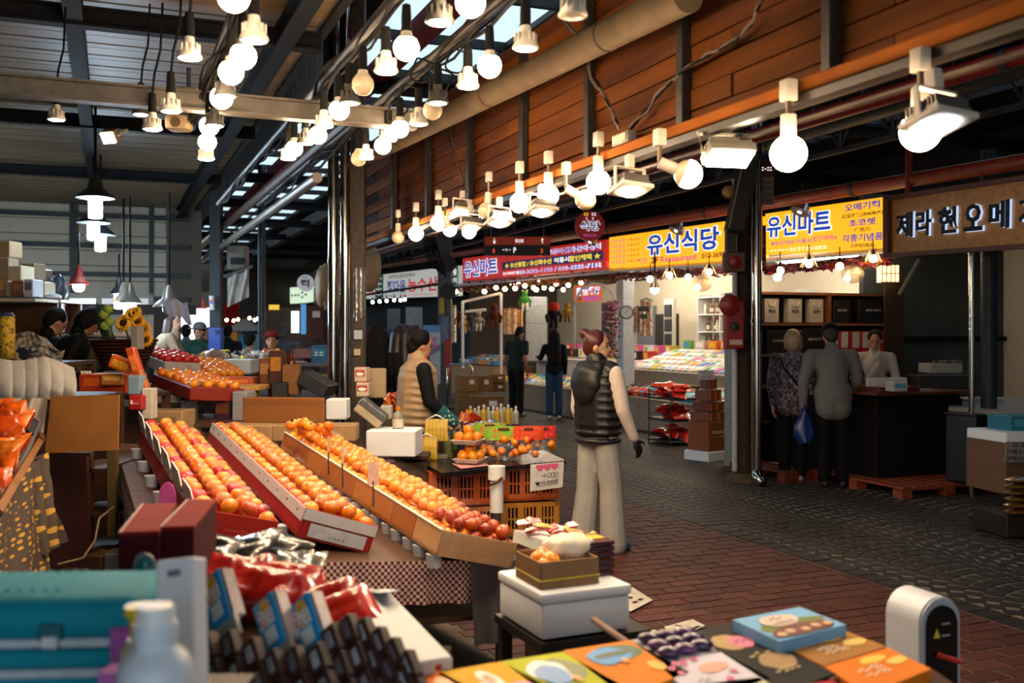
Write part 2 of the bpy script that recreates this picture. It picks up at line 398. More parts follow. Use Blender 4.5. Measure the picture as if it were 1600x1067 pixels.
redst=mat('7d1512',.5,var=.2)
def lpipe(nm,a,b_,r,m,label,cat='pipe',n=14,flange=0):
    p,q=L(*a),L(*b_); b=MB().cyl(p,q,r,n=n); t=thing(nm,label,cat,(p+q)/2)
    b.build('pipe_run',m,t,1)
    if flange:
        for k in range(flange):
            c=p.lerp(q,(k+.5)/flange); d=(q-p).normalized()*.03; MB().cyl(c-d,c+d,r*1.12,n=n).build('coupling',steel,t,1)
    return t
struct('trim_12',MB(LM).box((2.75,22,4.45),(.16,46,.22)),redst)
struct('trim_13',MB(LM).box((4.75,22,4.4),(.2,46,.26)),mat('26201d',.6))
for k in range(10): lbeam('trim_%d'%(14+k),(1.3,3.5+k*3.6,4.3),(12.6,3.5+k*3.6,4.3),.16)
# upright louvre slats between stall ceiling and lane roof (left of the chrome posts)
sl=struct('wall_slats',MB(LM).box((1.42,18,3.72),(.03,22,.05)).box((1.42,18,4.2),(.03,22,.05)),darksteel)
s0=None
for k in range(90):
    M=LM @ Matrix.Translation((1.44,7.4+k*.2,3.9)) @ Matrix.Rotation(R(35),4,'Z')
    if s0 is None:
        s0=MB().box((0,0,0),(.09,.008,.85)).build('slat',mat('4a5257',.4,.6),None,loc=(0,0,0)); s0.parent=sl; s0.matrix_basis=wm(sl).inverted()@M
    else: inst(s0,'slat',sl,M)
lpipe('steel_pipe',(1.55,6.5,3.05),(1.55,30,3.3),.05,mat('5b4a40',.5,.3,var=.3),'brown steel pipe running along the lane beside the slatted wall')
lpipe('red_pipe',(1.8,8.5,3.35),(1.8,32,3.45),.05,redst,'dark red pipe high above the lane left of the chrome posts',flange=6)
lpipe('steel_pipe',(1.45,7.5,2.75),(1.45,24,2.85),.04,mat('8a8378',.4,.5),'grey conduit pipe low under the slatted wall')
# ---- wooden fascia over the stall front
FV=2.34
fs=struct('wall_fascia',MB(LM).box((FV+.05,5.1,2.92),(.02,9.6,.95)),mat('2a1408',.8))
bd=[mat(c,.8,var=.3,scale=14,wood=1,bump=.12) for c in ('6a380c','5c2f09','764010','653509')]
ref={}
for r in range(10):
    z=2.49+r*.094
    for c in range(4):
        u=1.4+c*2.2+(.9 if r%2 else 0); k=(r*3+c)%4
        M=LM @ Matrix.Translation((FV+.004*((r*5+c)%3),u,z))
        if k not in ref:
            o=MB().rbox((0,0,0),(.022,2.194,.089),.003,seg=1).build('board',bd[k],None,loc=(0,0,0)); o.parent=fs; o.matrix_basis=wm(fs).inverted()@M; ref[k]=o
        else: inst(ref[k],'board',fs,M)
for px in (1310,1078,930,826,742,676,622):
    d=FV/((px-CX)/F*LC+LS); p=W(px,HY,d); v,u=toL(p)
    MB(LM).rbox((FV-.035,u,2.93),(.045,.05,.92),.004,seg=1).build('upright',mat('3c3733',.45,.5,var=.3),fs)
MB(LM).rbox((FV-.07,5.2,2.445),(.07,9.6,.05),.01,seg=2).build('ledge',mat('9a5414',.85,var=.25,scale=10,wood=1),fs)
MB(LM).box((FV-.09,5.2,2.395),(.045,9.6,.03)).build('lamp_track',mat('2a2522',.35,.7),fs)
MB(LM).box((FV-.02,5.2,2.40),(.03,9.6,.012)).box((FV+.02,5.2,2.36),(.03,9.6,.012)).build('conduit',mat('4a4038',.35,.7),fs)
# big insulated pipe across the fascia
p,q=W(1075,-8,3.97),W(545,258,9.1)
t=thing('ceiling_pipe','thick beige insulated pipe slanting across the wooden fascia','pipe',(p+q)/2)
MB().cyl(p,q,.072,n=24).build('pipe_run',mat('66553f',.75,var=.2,scale=8,bump=.1),t,1)
for f in (.12,.38,.7): c=p.lerp(q,f); d=(q-p).normalized()*.006; MB().cyl(c-d,c+d,.076,n=24).build('tape_band',mat('4a3b2c',.7),t)
# pipes and steel under the ledge, on the far side of the lane
lpipe('sprinkler_pipe',(5.6,3.5,3.42),(5.6,24,3.42),.07,mat('7e1f16',.45,var=.2),'dark red sprinkler pipe under the lane roof, upper of two',flange=7)
lpipe('sprinkler_pipe',(7.75,4.5,3.10),(7.75,34,3.72),.075,mat('9c4020',.45,var=.25),'orange-brown sprinkler pipe just above the lit shop signs',flange=10)
lpipe('drop_pipe',(7.7,8.05,2.5),(7.7,8.05,4.6),.035,redst,'thin vertical red pipe left of the timber shop sign')
lpipe('grey_duct',(6.9,3,3.75),(6.9,30,3.75),.1,mat('3d4246',.5,.4),'grey round duct high under the lane roof at right')
lpipe('cable_tray',(6.2,3,3.62),(6.2,30,3.62),.04,mat('5a5d60',.4,.6),'thin grey conduit beside the round duct at right')
# truss over the opposite shops
tr=thing('roof_truss','dark zigzag steel truss above the opposite shop signs','truss',L(7.95,16,3.25))
b=MB(LM).box((7.95,20,3.72),(.06,30,.06)).box((7.95,20,4.4),(.06,30,.06)); b.build('chord',steel,tr)
b=MB(LM)
for k in range(34):
    u=6+k*.85; b.cyl((7.95,u,3.72),(7.95,u,4.4),.016,n=6); b.cyl((7.95,u,3.72),(7.95,u+.42,4.4),.014,n=6); b.cyl((7.95,u+.42,4.4),(7.95,u+.85,3.72),.014,n=6)
b.build('web_bars',steel,tr)

# ================================================================ LAMPS
ORD=['first','second','third','fourth','fifth','sixth','seventh','eighth','ninth','tenth','eleventh','twelfth','thirteenth']
glow=mat('ffdcb0',.4,var=0,emit=GLOBE_W); coolglow=mat('e4f1ff',.4,var=0,emit=GLOBE_W*.9); opal=mat('d8c3a2',.25,var=.03)
lens_on=mat('ffe2bc',.4,var=0,emit=GLOBE_W*1.5); lens_off=mat('c9bda8',.3,var=.03)
sock_b=mat('0e0d0d',.8); sock_w=mat('cfc4b2',.45,var=.06); parw=mat('c9c2b6',.45,var=.08); pard=mat('55524d',.45,.3,var=.1)
def globe_string(lit=True):
    t=thing('globe_bulb','x','light bulb')
    b=MB().lathe([(.005,.165),(.016,.16),(.019,.12),(.019,.075),(.021,.07),(.021,.06)],12); b.build('socket',sock_b,t,1)
    b=MB().lathe([(.02,.062),(.024,.045),(.034,.034)],14); b.build('bulb_collar',sock_w,t,1)
    r=.0475; b=MB().lathe([(.024,.043)]+[(r*math.sin(a),r*math.cos(a)) for a in [R(x) for x in range(35,180,12)]]+[(.001,-r)],20); b.build('globe',glow if lit else opal,t,3)
    return t
def par_spot(lit=True,darkbody=False):
    t=thing('spot_bulb','x','light bulb')
    b=MB().lathe([(.005,.15),(.017,.145),(.02,.10),(.02,.06),(.024,.05)],12); b.build('socket',sock_b,t,1)
    m=pard if darkbody else parw
    b=MB().lathe([(.018,.055),(.022,.03),(.034,.0),(.047,-.022),(.049,-.03),(.046,-.034)],24); b.build('reflector_body',m,t,.6)
    b=MB()
    for k in range(12):
        a=k*math.pi/6; b.box((.036*math.cos(a),.036*math.sin(a),.004),(.012,.003,.034),a)
    b.build('cooling_fins',m,t)
    b=MB().lathe([(.0455,-.032),(.03,-.037),(.001,-.039)],24); b.build('lens',lens_on if lit else lens_off,t,3)
    return t
protos={}
def place(kind, px, py, d, label, group=None, rz=0, sc_=None):
    if kind not in protos:
        t={'g':lambda:globe_string(True),'go':lambda:globe_string(False),'p':lambda:par_spot(True),'pd':lambda:par_spot(True,True),'po':lambda:par_spot(False)}[kind]()
        protos[kind]=t; t.location=W(px,py,d); t['label']=label
        if group: t['group']=group
        return t
    return dup(protos[kind],W(px,py,d),rz,label,group,sc_)
def zd(py,z): return (z-CZ)*F/(HY-py)
strings=[('left',2.59,.45,[('g',365,-6),('p',397,48),('g',380,88),('g',361,113),('pd',352,138),('g',346,153),('pd',335,186),('g',327,197),('g',324,222),('p',322,240)]),
 ('middle',2.64,1.02,[('g',735,4),('pd',687,20),('g',635,75),('p',603,100),('go',567,132),('pd',546,150),('g',530,172),('p',506,188),('g',497,211),('pd',477,215),('g',460,232),('p',450,240)]),
 ('right',2.65,1.42,[('po',895,10),('p',821,62),('g',765,103),('p',731,124),('pd',684,150),('go',676,172),('p',654,184),('g',625,201),('p',607,210),('g',598,228),('p',572,239),('go',560,248)])]
for nm,z,v,L_ in strings:
    for i,(k,px,py) in enumerate(L_):
        d=zd(py,z)
        what={'g':'lit white globe bulb','go':'unlit cream globe bulb','p':'pale spot bulb shining downward','pd':'dark-bodied spot bulb shining downward','po':'unlit pale spot bulb'}[k]
        place(k,px,py,d,'%s, %s from the front in the %s ceiling string'%(what,ORD[i],nm),'bulbs of the %s ceiling string'%nm, rz=i*.4)
    # wires and the carrier pipe of the string
    t=thing('cable_bundle','tangled black cables carrying the %s string of ceiling bulbs'%nm,'cables',L(v,5,z+.2),R(22))
    for w_ in range(5):
        pts=[]
        for k in range(34 if nm=='left' else 60):
            u=1.6+k*.14; n=mnoise.noise(Vector((u*1.3,w_*7.1,v)));n2=mnoise.noise(Vector((u*1.1,w_*3.3+9,v)))
            pts.append(L(v+n*.06,u,z+.19+n2*.07+.03*abs(math.sin(u*2.2+w_))))
        MB().tube(pts,.007+.003*(w_%2),5).build('cable',sock_b,t,3)
    MB().cyl(L(v,1.4,z+.23),L(v,6.2 if nm=='left' else 10.5,z+.25),.022,n=8).build('carrier_pipe',mat('3a332d',.5,.4),t,1)
# loops of spare cable over the right string
for (px,py,d) in ((690,125,4.7),(715,95,4.5),(640,150,5.0),(620,175,5.3),(660,110,4.6)):
    c=W(px,py,d); pts=[c+Vector((.05*math.cos(a)+.012*math.sin(3*a),.05*math.sin(2*a)*.5,.055*math.sin(a))) for a in [k*.4 for k in range(32)]]
    single('cable_coil',MB().tube(pts,.005,5),sock_b,'coil of spare black cable hanging near the %s'%{690:'right string above the pale spot',715:'right string, higher coil by the skylight',640:'middle of the right string',620:'far end of the right string',660:'skylight between the two strings'}[px],'cable',smooth=3)
# spots on the left cross beam and single hangers
for k,px,py,dd,lab in (('p',88,178,5.5,'pale spot bulb hanging alone at the far left of the cross beam'),('pd',220,170,5.6,'dark-bodied spot bulb on the cross beam, left of a close pair'),
   ('p',238,192,4.9,'ribbed spot bulb with amber glow under the cross beam'),('p',267,163,4.5,'pale spot bulb hanging from a slanted wire by the cross beam'),('p',296,78,3.9,'large pale spot bulb on a black socket at upper left')):
    place(k,px,py,dd,lab)
    q=W(px,py,dd)+Vector((0,0,.14)); single('lamp_cord',MB().tube([q,q+Vector((.01,0,.1)),q+Vector((.04,.0,.22)),q+Vector((.05,0,.45))],.006,5),sock_b,'black cord above the '+lab.split(' hanging')[0].split(' on ')[0].split(' under')[0]+{88:' at far left',220:' left of the pair',238:' right of the pair',267:' by the slanted wire',296:' at upper left'}[px],'cord',smooth=3)
# beige wall fans / speakers behind the cross beam
for px,py,lab in ((295,150,'beige loudspeaker box above the cross beam'),(280,193,'beige loudspeaker box below the cross beam')):
    c=W(px,py,5.7); t=thing('loudspeaker',lab,'speaker',c)
    MB().rbox(c,(.13,.13,.085),.02).build('cabinet',mat('a89070',.5),t,.6); MB().cyl(c+Vector((0,-.068,-.005)),c+Vector((0,-.071,-.005)),.03).build('grille',mat('5c4a38',.7),t); MB().cyl(c,c+Vector((0,0,.16)),.012).build('bracket',steel,t)
# tilted square flood light at left
def flood(px,py,d,wd,label,tilt,yaw,body='6a5a48',lm=None,hh=.8):
    c=W(px,py,d); t=thing('flood_light',label,'flood light',c); X=Matrix.Translation(c)@Matrix.Rotation(yaw,4,'Z')@Matrix.Rotation(tilt,4,'X')
    b=MB(X); b.rbox((0,0,.02),(wd,wd*hh,.045),.008); b.build('housing',mat(body,.5,.2),t,.6)
    b=MB(X); b.box((0,0,-.006),(wd*.86,wd*hh*.84,.012)); b.build('lens',lm or lens_on,t)
    b=MB(X)
    for k in range(7): b.box((0,-wd*hh*.4+k*wd*hh*.13,.052),(wd*.9,.006,.025))
    b.build('cooling_fins',mat(body,.5,.2),t)
    b=MB(X); b.tube([(-wd*.55,0,.02),(-wd*.55,0,.12),(wd*.55,0,.12),(wd*.55,0,.02)],.009,6); b.build('yoke',mat('9a9488',.5),t)
    return t
flood(170,215,6.2,.10,'small square flood light tilted towards the stall at left',R(-58),R(-18),lm=lens_on)
flood(1140,246,4.0,.20,'rectangular flood light with glowing panel beside the round post',R(-30),R(12),'7c776c',hh=.55)
# enamel pendant lamps with tube bulbs
shade=mat('2a3236',.4,.3); tubeg=mat('cfe9ff',.4,var=0,emit=GLOBE_W*1.6)
def pendant(px,py,d,label,m=None,lamp='tube',r=.17,on=True,cord=1.2):
    c=W(px,py,d); t=thing('pendant_lamp',label,'pendant lamp',c)
    b=MB(Matrix.Translation(c)); b.lathe([(r,-.01),(r*.98,0),(r*.75,.035),(r*.42,.08),(r*.34,.14),(r*.16,.19),(.02,.2)],24); b.build('lamp_shade',m or shade,t,.8)
    MB().cyl(c+Vector((0,0,.19)),c+Vector((0,0,.19+cord)),.012,n=6).build('cord',sock_b,t)
    b=MB(Matrix.Translation(c))
    if lamp=='tube': b.lathe([(.001,-.2),(.055,-.19),(.06,-.17),(.06,.0),(.03,.03)],16)
    else: b.ball((0,0,-.03),.06,14,10)
    b.build('lamp_bulb',(tubeg if lamp=='tube' else glow) if on else opal,t,1)
    return t
pendant(149,308,9.0,'dark enamel pendant with bright cold tube, nearest of the three in a row')
pendant(146,347,10.6,'dark enamel pendant with cold tube, middle of the three in a row')
pendant(157,366,11.4,'dark enamel pendant with cold tube, farthest of the three in a row')
pendant(123,443,10.5,'small red pendant shade with round warm bulb',mat('7a1c14',.5),'ball',.10,cord=.35)
pendant(186,458,12.5,'dark pendant with cold tube hanging before the door, behind a pair',r=.11,cord=.3)
pendant(193,470,10.6,'grey pendant shade with warm bulb, left of the low pair',mat('6a6660',.4,.4),'ball',.11,cord=.9)
pendant(203,472,10.2,'grey pendant shade with warm glow, right of the low pair',mat('78746c',.4,.4),'tube',.12,cord=.9)
t=pendant(264,478,9.6,'unlit grey pendant shade wrapped in a drooping plastic sheet',mat('77716a',.4,.4),'ball',.15,on=False,cord=.9)
MB().grid(lambda a,b_:W(252+40*a+8*b_,470+18*b_*(1+a)+4*math.sin(a*9),9.42-.02*math.sin(a*6)),12,6).build('plastic_sheet',mat('8d8894',.3,var=.2),t,3)
# ---- track lamps along the fascia
track_g={}
def track_globe(px,py,r_px,lit,lab,tilt=0):
    d=2.2/((px-CX)/F*LC+LS); c=W(px,py,d); r=r_px*d/F*.97
    t=thing('track_globe_lamp',lab,'track lamp',c,0,'globe lamps on the fascia track')
    X=Matrix.Translation(c)@Matrix.Rotation(tilt,4,'Y')
    k=r/.062
    b=MB(X); b.lathe([(.024*k,.055*k)]+[(r*math.sin(a),r*math.cos(a)) for a in [R(x) for x in range(28,180,10)]]+[(.001,-r)],24)
    if tilt: 
        b=MB(X); b.lathe([(r*math.sin(a),r*math.cos(a)) for a in [R(x) for x in range(75,180,8)]]+[(.001,-r)],24)
        MB(X).lathe([(.024*k,.06*k)]+[(r*1.002*math.sin(a),r*1.002*math.cos(a)) for a in [R(x) for x in range(24,80,8)]],24).build('globe_base',opal,t,3)
        b.build('globe',glow if lit else opal,t,3)
    else: b.build('globe',glow if lit else opal,t,3)
    b=MB(X); b.lathe([(.001,.135*k),(.027*k,.133*k),(.027*k,.07*k),(.025*k,.05*k)],16); b.build('socket',sock_w,t,.6)
    top=X@Vector((0,0,.133*k)); a=Vector((top.x,top.y,max(top.z+.05,2.33)))
    if tilt: a=Vector((top.x,top.y,top.z+.07))
    MB().cyl(top,a,.010*k,n=8).build('stem',mat('6a5a48',.4,.5),t)
    MB(Matrix.Translation(a)@LM).rbox((0,0,.035*k),(.045*k,.05*k,.075*k),.006).build('track_adapter',sock_w,t,.6)
for i,(px,py,r,lit,tl) in enumerate([(1232,240,29,1,0),(1075,272,23,1,R(-68)),(935,285,19.5,1,0),(915,312,17,0,R(-60)),(857,305,17,1,0),(812,317,16,1,0),(760,329,13.5,0,R(8)),(733,362,11.5,1,0),(703,359,11,1,R(-20)),(685,348,12.5,1,0),(650,365,12,1,0),(622,371,10.5,0,0),(1438,205,32,1,0)]):
    lab=['large lit globe lamp right of the rectangular flood light','lit globe lamp turned sideways on the fascia track','lit globe lamp above the round red sign','unlit cream globe lamp tilted beside the round red sign','lit globe lamp left of the tilted unlit one','lit globe lamp next to a square flood lamp, lower of a close pair','unlit cream globe lamp in the middle of the track row','lit globe below the small square flood at the far part of the track','lit globe lamp turned away at the far part of the track','lit globe lamp, third from the far end of the track','lit globe lamp, second from the far end of the track','unlit cream globe, farthest lamp on the track','large lit globe half hidden by the square projector lamp at right'][i]
    track_globe(px,py,r,lit,lab,tl)
ledw=mat('d6cab8',.45,var=.05)
def square_flood(px,py,w_px,lab,cool=False,dome=True):
    d=2.16/((px-CX)/F*LC+LS); c=W(px,py,d); s=w_px*d/F*.88
    t=thing('square_flood_lamp',lab,'track lamp',c,R(22),'square flood lamps on the fascia track')
    X=Matrix.Translation(c)@Matrix.Rotation(R(-13),4,'X')@LM
    b=MB(X); b.rbox((0,0,0),(s,s,s*.12),s*.02); b.build('face_plate',ledw,t,.6)
    b=MB(X); 
    for k in range(9): b.box((0,-s*.36+k*s*.09,s*.2),(s*.8,s*.03,s*.3))
    b.box((0,0,s*.1),(s*.84,s*.84,s*.12)); b.build('cooling_fins',mat('6f6a64',.4,.5),t)
    b=MB(X); b.lathe([(s*.36,-s*.065),(s*.34,-s*.09),(s*.22,-s*(.16 if dome else .1)),(.001,-s*(.2 if dome else .11))],24); b.build('lens',coolglow if cool else lens_on,t,3)
    b=MB(X)
    for q in (-1,1): b.rbox((q*s*.47,0,s*.34),(s*.05,s*.14,s*.62),s*.01,seg=1)
    b.rbox((0,0,s*.63),(s*.98,s*.14,s*.05),s*.01,seg=1); b.build('yoke',ledw,t)
    MB(X).rbox((0,0,s*.85),(s*.22,s*.26,s*.4),s*.03).build('track_adapter',ledw,t)
square_flood(1466,190,95,'large white square projector lamp with cool light at upper right',True)
square_flood(985,296,62,'white square flood lamp between the sideways globe and the round red sign')
square_flood(846,330,48,'white square flood lamp below a pair of lit globes')
square_flood(780,347,44,'white square flood lamp beside the unlit globe in mid track')
square_flood(722,330,36,'white square flood lamp with bluish lens, highest at the far part of the track',True,False)
square_flood(735,354,38,'white square flood lamp low at the far part of the track')
# ceiling junction boxes, transformer and cable bundles on the fascia
c=LV(975,217,2.26); t=thing('transformer_box','grey labelled transformer box on the fascia ledge','electrical box',c,R(22))
MB(Matrix.Translation(c)@LM).rbox((0,0,0),(.05,.16,.055),.006).build('casing',mat('8a8073',.5),t,.6)
pn=Panel(*[c+L(-.028,0,0)+L(0,y,z) for y,z in ((.065,-.018),(-.065,-.018),(-.065,.018),(.065,.018))])
b=MB(); pn.rect(b,0,1,0,1,.001); b.build('rating_label',mat('c9bfa8',.6),t)
def cable_path(name,pxs,v,label,r=.010,n=3):
    t=thing(name,label,'cables',LV(*pxs[0],v))
    for k in range(n):
        pts=[]
        for i in range(len(pxs)-1):
            for f in (0,.33,.66):
                x=pxs[i][0]+(pxs[i+1][0]-pxs[i][0])*f; y=pxs[i][1]+(pxs[i+1][1]-pxs[i][1])*f
                pts.append(LV(x,y,v)+Vector((mnoise.noise(Vector((x*.05,k*5,1)))*.02,0,mnoise.noise(Vector((x*.05,y*.05,k*5)))*.02)))
        pts.append(LV(*pxs[-1],v)); MB().tube(pts,r*(.7+.3*(k%2)),5).build('cable',sock_b if k!=1 else mat('6a5a4c',.6),t,3)
cable_path('cable_bundle',[(880,30),(908,62),(925,120),(945,150),(960,185),(968,200)],2.2,'black cable bundle dropping from the thick pipe to the transformer box')
cable_path('cable_bundle',[(985,200),(1010,172),(1035,140),(1065,110),(1105,88),(1150,62),(1172,40),(1190,0)],2.28,'grey cable bundle climbing across the wooden boards to the upper right',.008)
cable_path('cable_bundle',[(700,200),(712,240),(720,275),(728,300)],2.2,'thin cables hanging over the far end of the wooden fascia',.008,2)

# ================================================================ SIGNS OF THE OPPOSITE SHOPS
YE='f0a018'; BL='1450c8'; RD='c0201c'; GN='1f6b45'
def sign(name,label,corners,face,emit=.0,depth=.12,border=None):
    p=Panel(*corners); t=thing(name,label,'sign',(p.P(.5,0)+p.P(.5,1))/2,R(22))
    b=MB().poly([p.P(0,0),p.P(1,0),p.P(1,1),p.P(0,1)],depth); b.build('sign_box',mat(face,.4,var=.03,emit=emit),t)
    if border:
        b=MB()
        for a0,a1,b0,b1 in ((0,1,0,.05),(0,1,.95,1),(0,.012,0,1),(.988,1,0,1)):
            b.poly([p.P(a0,b0,.02),p.P(a1,b0,.02),p.P(a1,b1,.02),p.P(a0,b1,.02)],.02)
        b.build('sign_frame',mat(border,.5,var=.1),t)
    return p,t
V=8.3
def LVq(x0,y0b,y0t,x1,y1b,y1t,v): return (LV(x0,y0b,v),LV(x1,y1b,v),LV(x1,y1t,v),LV(x0,y0t,v))
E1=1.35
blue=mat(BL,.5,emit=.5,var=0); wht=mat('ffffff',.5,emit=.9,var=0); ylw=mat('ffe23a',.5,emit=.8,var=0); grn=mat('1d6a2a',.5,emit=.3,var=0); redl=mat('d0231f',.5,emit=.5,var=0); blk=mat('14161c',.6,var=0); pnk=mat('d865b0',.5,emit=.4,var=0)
def outl(p,t,s,a,b_,fw,fh,fill,edge,bold=.03,eb=.07):
    p.txt(t,s,a,b_,fw*1.03,fh*1.08,edge,eb,.006); p.txt(t,s,a,b_,fw,fh,fill,bold,.012)
# restaurant half of the orange sign
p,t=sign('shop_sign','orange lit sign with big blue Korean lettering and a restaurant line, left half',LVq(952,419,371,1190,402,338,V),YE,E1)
outl(p,t,'유신식당',.54,.60,.47,.62,blue,wht)
p.txt(t,'餐厅',.27,.14,.07,.16,pnk); p.txt(t,'2F',.36,.14,.05,.18,blk); p.txt(t,'Restaurant',.52,.15,.24,.17,pnk,.02); p.txt(t,'010-3692-1193',.78,.15,.22,.15,blk)
for k in range(5):
    p.txt(t,'~4',.05+.03,.84-k*.165,.12,.09,blue,.01); p.txt(t,'~4',.2,.84-k*.165,.1,.08,grn,.01)
# mart half
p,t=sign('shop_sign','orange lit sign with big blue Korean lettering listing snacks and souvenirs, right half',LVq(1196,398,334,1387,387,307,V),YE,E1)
outl(p,t,'유신마트',.30,.66,.56,.50,blue,wht)
p.txt(t,'※유신식당 이용시',.24,.26,.36,.11,blue,.015); p.txt(t,'할인혜택※',.53,.29,.2,.11,pnk,.015); p.txt(t,'~14',.3,.09,.5,.08,wht,.01)
for s,b_,f,h,m in (('오메기떡',.88,.26,.16,blue),('红豆打糕(济州特产)',.70,.3,.1,grn),('초코렛',.55,.2,.15,blue),('巧克力',.40,.12,.09,grn),('각종기념품',.24,.3,.16,blue),('各种纪念品',.08,.18,.09,grn)): p.txt(t,s,.82,b_,f,h,m,.025)
# red sign; the light of spot lamps on it is given as glow
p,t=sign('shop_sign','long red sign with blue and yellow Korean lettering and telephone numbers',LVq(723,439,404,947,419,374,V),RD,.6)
outl(p,t,'유신마트',.165,.5,.29,.72,blue,wht)
b=MB(); n=16; p.rect(b,.35,.985,.31,.62,.004); b.build('blue_stripe',mat('142a78',.5,emit=.2,var=0),t)
p.txt(t,'★ 유신횟집 / 유신회수산',.535,.465,.33,.22,ylw,.03); p.txt(t,'이용시',.76,.465,.09,.2,wht,.03); p.txt(t,'할인혜택 ★',.89,.465,.17,.22,ylw,.03)
outl(p,t,'옥돔·고등어·꽃게·문어·상어',.79,.80,.36,.2,blue,wht,.02,.05); p.txt(t,'전국택배가능',.42,.14,.13,.14,wht,.02); outl(p,t,'010-3692-1193 / 010-6585-7442',.72,.14,.5,.16,blue,wht,.01,.04)
# direction sign hanging in front (brown)
c0=W(757,400,17.5); p=Panel(W(757,399,17),W(860,399,17),W(860,370,17),W(757,370,17)); t=thing('direction_sign','brown hanging direction sign with white arrows and a parking mark','sign',c0)
b=MB().poly([p.P(0,0),p.P(1,0),p.P(1,1),p.P(0,1)],.08); b.build('sign_panel',mat('241c1c',.6),t)
b=MB(); p.rect(b,0,1,.56,1,.006); b.build('header_band',mat('a33618',.5,emit=.15),t)
for s,a,b_,fw,fh,m in (('↓',.15,.78,.05,.3,wht),('동안로',.53,.78,.13,.2,wht),('↑',.88,.78,.05,.3,wht),('8',.14,.24,.035,.25,mat('ff5a20',.5,emit=.6)),('3',.87,.24,.035,.25,mat('ff5a20',.5,emit=.6)),('P',.46,.28,.04,.3,wht),('~3',.34,.3,.14,.14,wht)): p.txt(t,s,a,b_,fw,fh,m,.02,.012)
b=MB()
for a in (.1,.9): b.cyl(p.P(a,1),p.P(a,1)+Vector((0,0,1.2)),.012,n=6)
b.build('hanger_rods',steel,t)
# round red sign
c=W(922,353,15.5); t=thing('round_sign','round dark red sign with blue-white Korean letters and yellow caption','sign',c)
b=MB().cyl(c,c+Vector((0,.1,0)),.235,n=32); b.build('sign_disc',mat('8f1620',.45,emit=.15,var=.05),t)
pr=Panel(c+Vector((-.25,-.004,-.25)),c+Vector((.25,-.004,-.25)),c+Vector((.25,-.004,.25)),c+Vector((-.25,-.004,.25)))
outl(pr,t,'식당',.5,.5,.62,.3,mat('2a2f8a',.5,emit=.3),wht,.03,.07); pr.txt(t,'~2',.38,.86,.16,.1,ylw,.03); pr.txt(t,'~2',.62,.86,.16,.1,wht,.02); pr.txt(t,'~1',.4,.73,.09,.08,wht); pr.txt(t,'~1',.6,.73,.09,.08,wht); pr.txt(t,'Restaurant',.5,.22,.4,.1,pnk,.01)
b=MB().cyl(c+Vector((.0,.06,.22)),c+Vector((0,.3,.9)),.015,n=6); b.build('hanger_rod',steel,t)
# white sign with green ends; its face glows in place of lamplight
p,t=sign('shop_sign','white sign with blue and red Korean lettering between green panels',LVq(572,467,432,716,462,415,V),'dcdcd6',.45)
for a0,a1 in ((.13,.24),(.91,1)): b=MB(); p.rect(b,a0,a1,0,1,.004); b.build('green_panel',mat(GN,.5,emit=.12),t)
p.txt(t,'정다운',.40,.46,.22,.5,mat('1d4fa0',.5,emit=.3),.03); p.txt(t,'농수산',.68,.46,.3,.52,redl,.03); p.txt(t,'제주특산물종합매장',.46,.86,.3,.15,blk,.01); p.txt(t,'정다운농수산',.33,.10,.16,.1,blk,.0); p.txt(t,'~18',.66,.10,.44,.07,redl); p.txt(t,'산물',.07,.3,.09,.3,redl)
for k,s in enumerate(('물','이','치')): p.txt(t,s,.975,.8-k*.28,.03,.2,wht,.01)
for k in range(4): p.txt(t,'~3',.185,.84-k*.22,.08,.12,wht); p.txt(t,'~1',.935,.84-k*.22,.03,.12,wht)
# far bright signs
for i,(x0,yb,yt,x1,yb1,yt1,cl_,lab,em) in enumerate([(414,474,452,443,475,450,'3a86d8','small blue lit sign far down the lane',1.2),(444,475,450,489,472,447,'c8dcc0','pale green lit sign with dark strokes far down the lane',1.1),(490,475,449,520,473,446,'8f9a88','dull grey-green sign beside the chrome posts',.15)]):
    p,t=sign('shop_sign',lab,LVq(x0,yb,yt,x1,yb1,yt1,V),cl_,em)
    p.txt(t,['~3','~6','~2'][i],.5,.5,.7,.5,[ylw,grn,blk][i],.02)
c=W(477,442,24); t=thing('round_sign','small round white sign with a purple Korean letter','sign',c)
b=MB().cyl(c,c+Vector((0,.1,0)),.2,n=28); b.build('sign_disc',mat('cfd2dc',.5,emit=.25),t)
pr=Panel(c+Vector((-.2,-.004,-.2)),c+Vector((.2,-.004,-.2)),c+Vector((.2,-.004,.2)),c+Vector((-.2,-.004,.2))); pr.txt(t,'떡',.5,.47,.5,.5,mat('5a1650',.6),.03); pr.txt(t,'~4',.5,.84,.4,.12,blk)
# timber sign at right with raised letters
p,t=sign('timber_sign','varnished timber sign with raised black halo-lit letters',(LV(1389,401,7.3),LV(1700,380,7.3),LV(1700,262,7.3),LV(1389,309,7.3)),'86542c',0,.15)
t.children[0].data.materials[0]=mat('c48c52',.6,var=.22,scale=16,wood=2,bump=.05)
b=MB()
for a0,a1,b0,b1 in ((0,1,-.02,.05),(0,1,.95,1.02),(-.01,.02,-.02,1.02)): b.poly([p.P(a0,b0,.06),p.P(a1,b0,.06),p.P(a1,b1,.06),p.P(a0,b1,.06)],.08)
b.build('timber_frame',mat('5f3417',.5,var=.2,wood=2),t)
halo=mat('bcd4ff',.5,var=0,emit=1.0)
for s,a,w_ in (('제',.119,.10),('라',.232,.09),('헌',.363,.10),('오',.50,.095),('메',.628,.10),('기',.765,.09),('떡',.875,.09)):
    p.txt(t,s,a,.5,w_,.42,halo,.04,.02); p.txt(t,s,a,.5,w_*.98,.41,blk,.03,.05,.02)
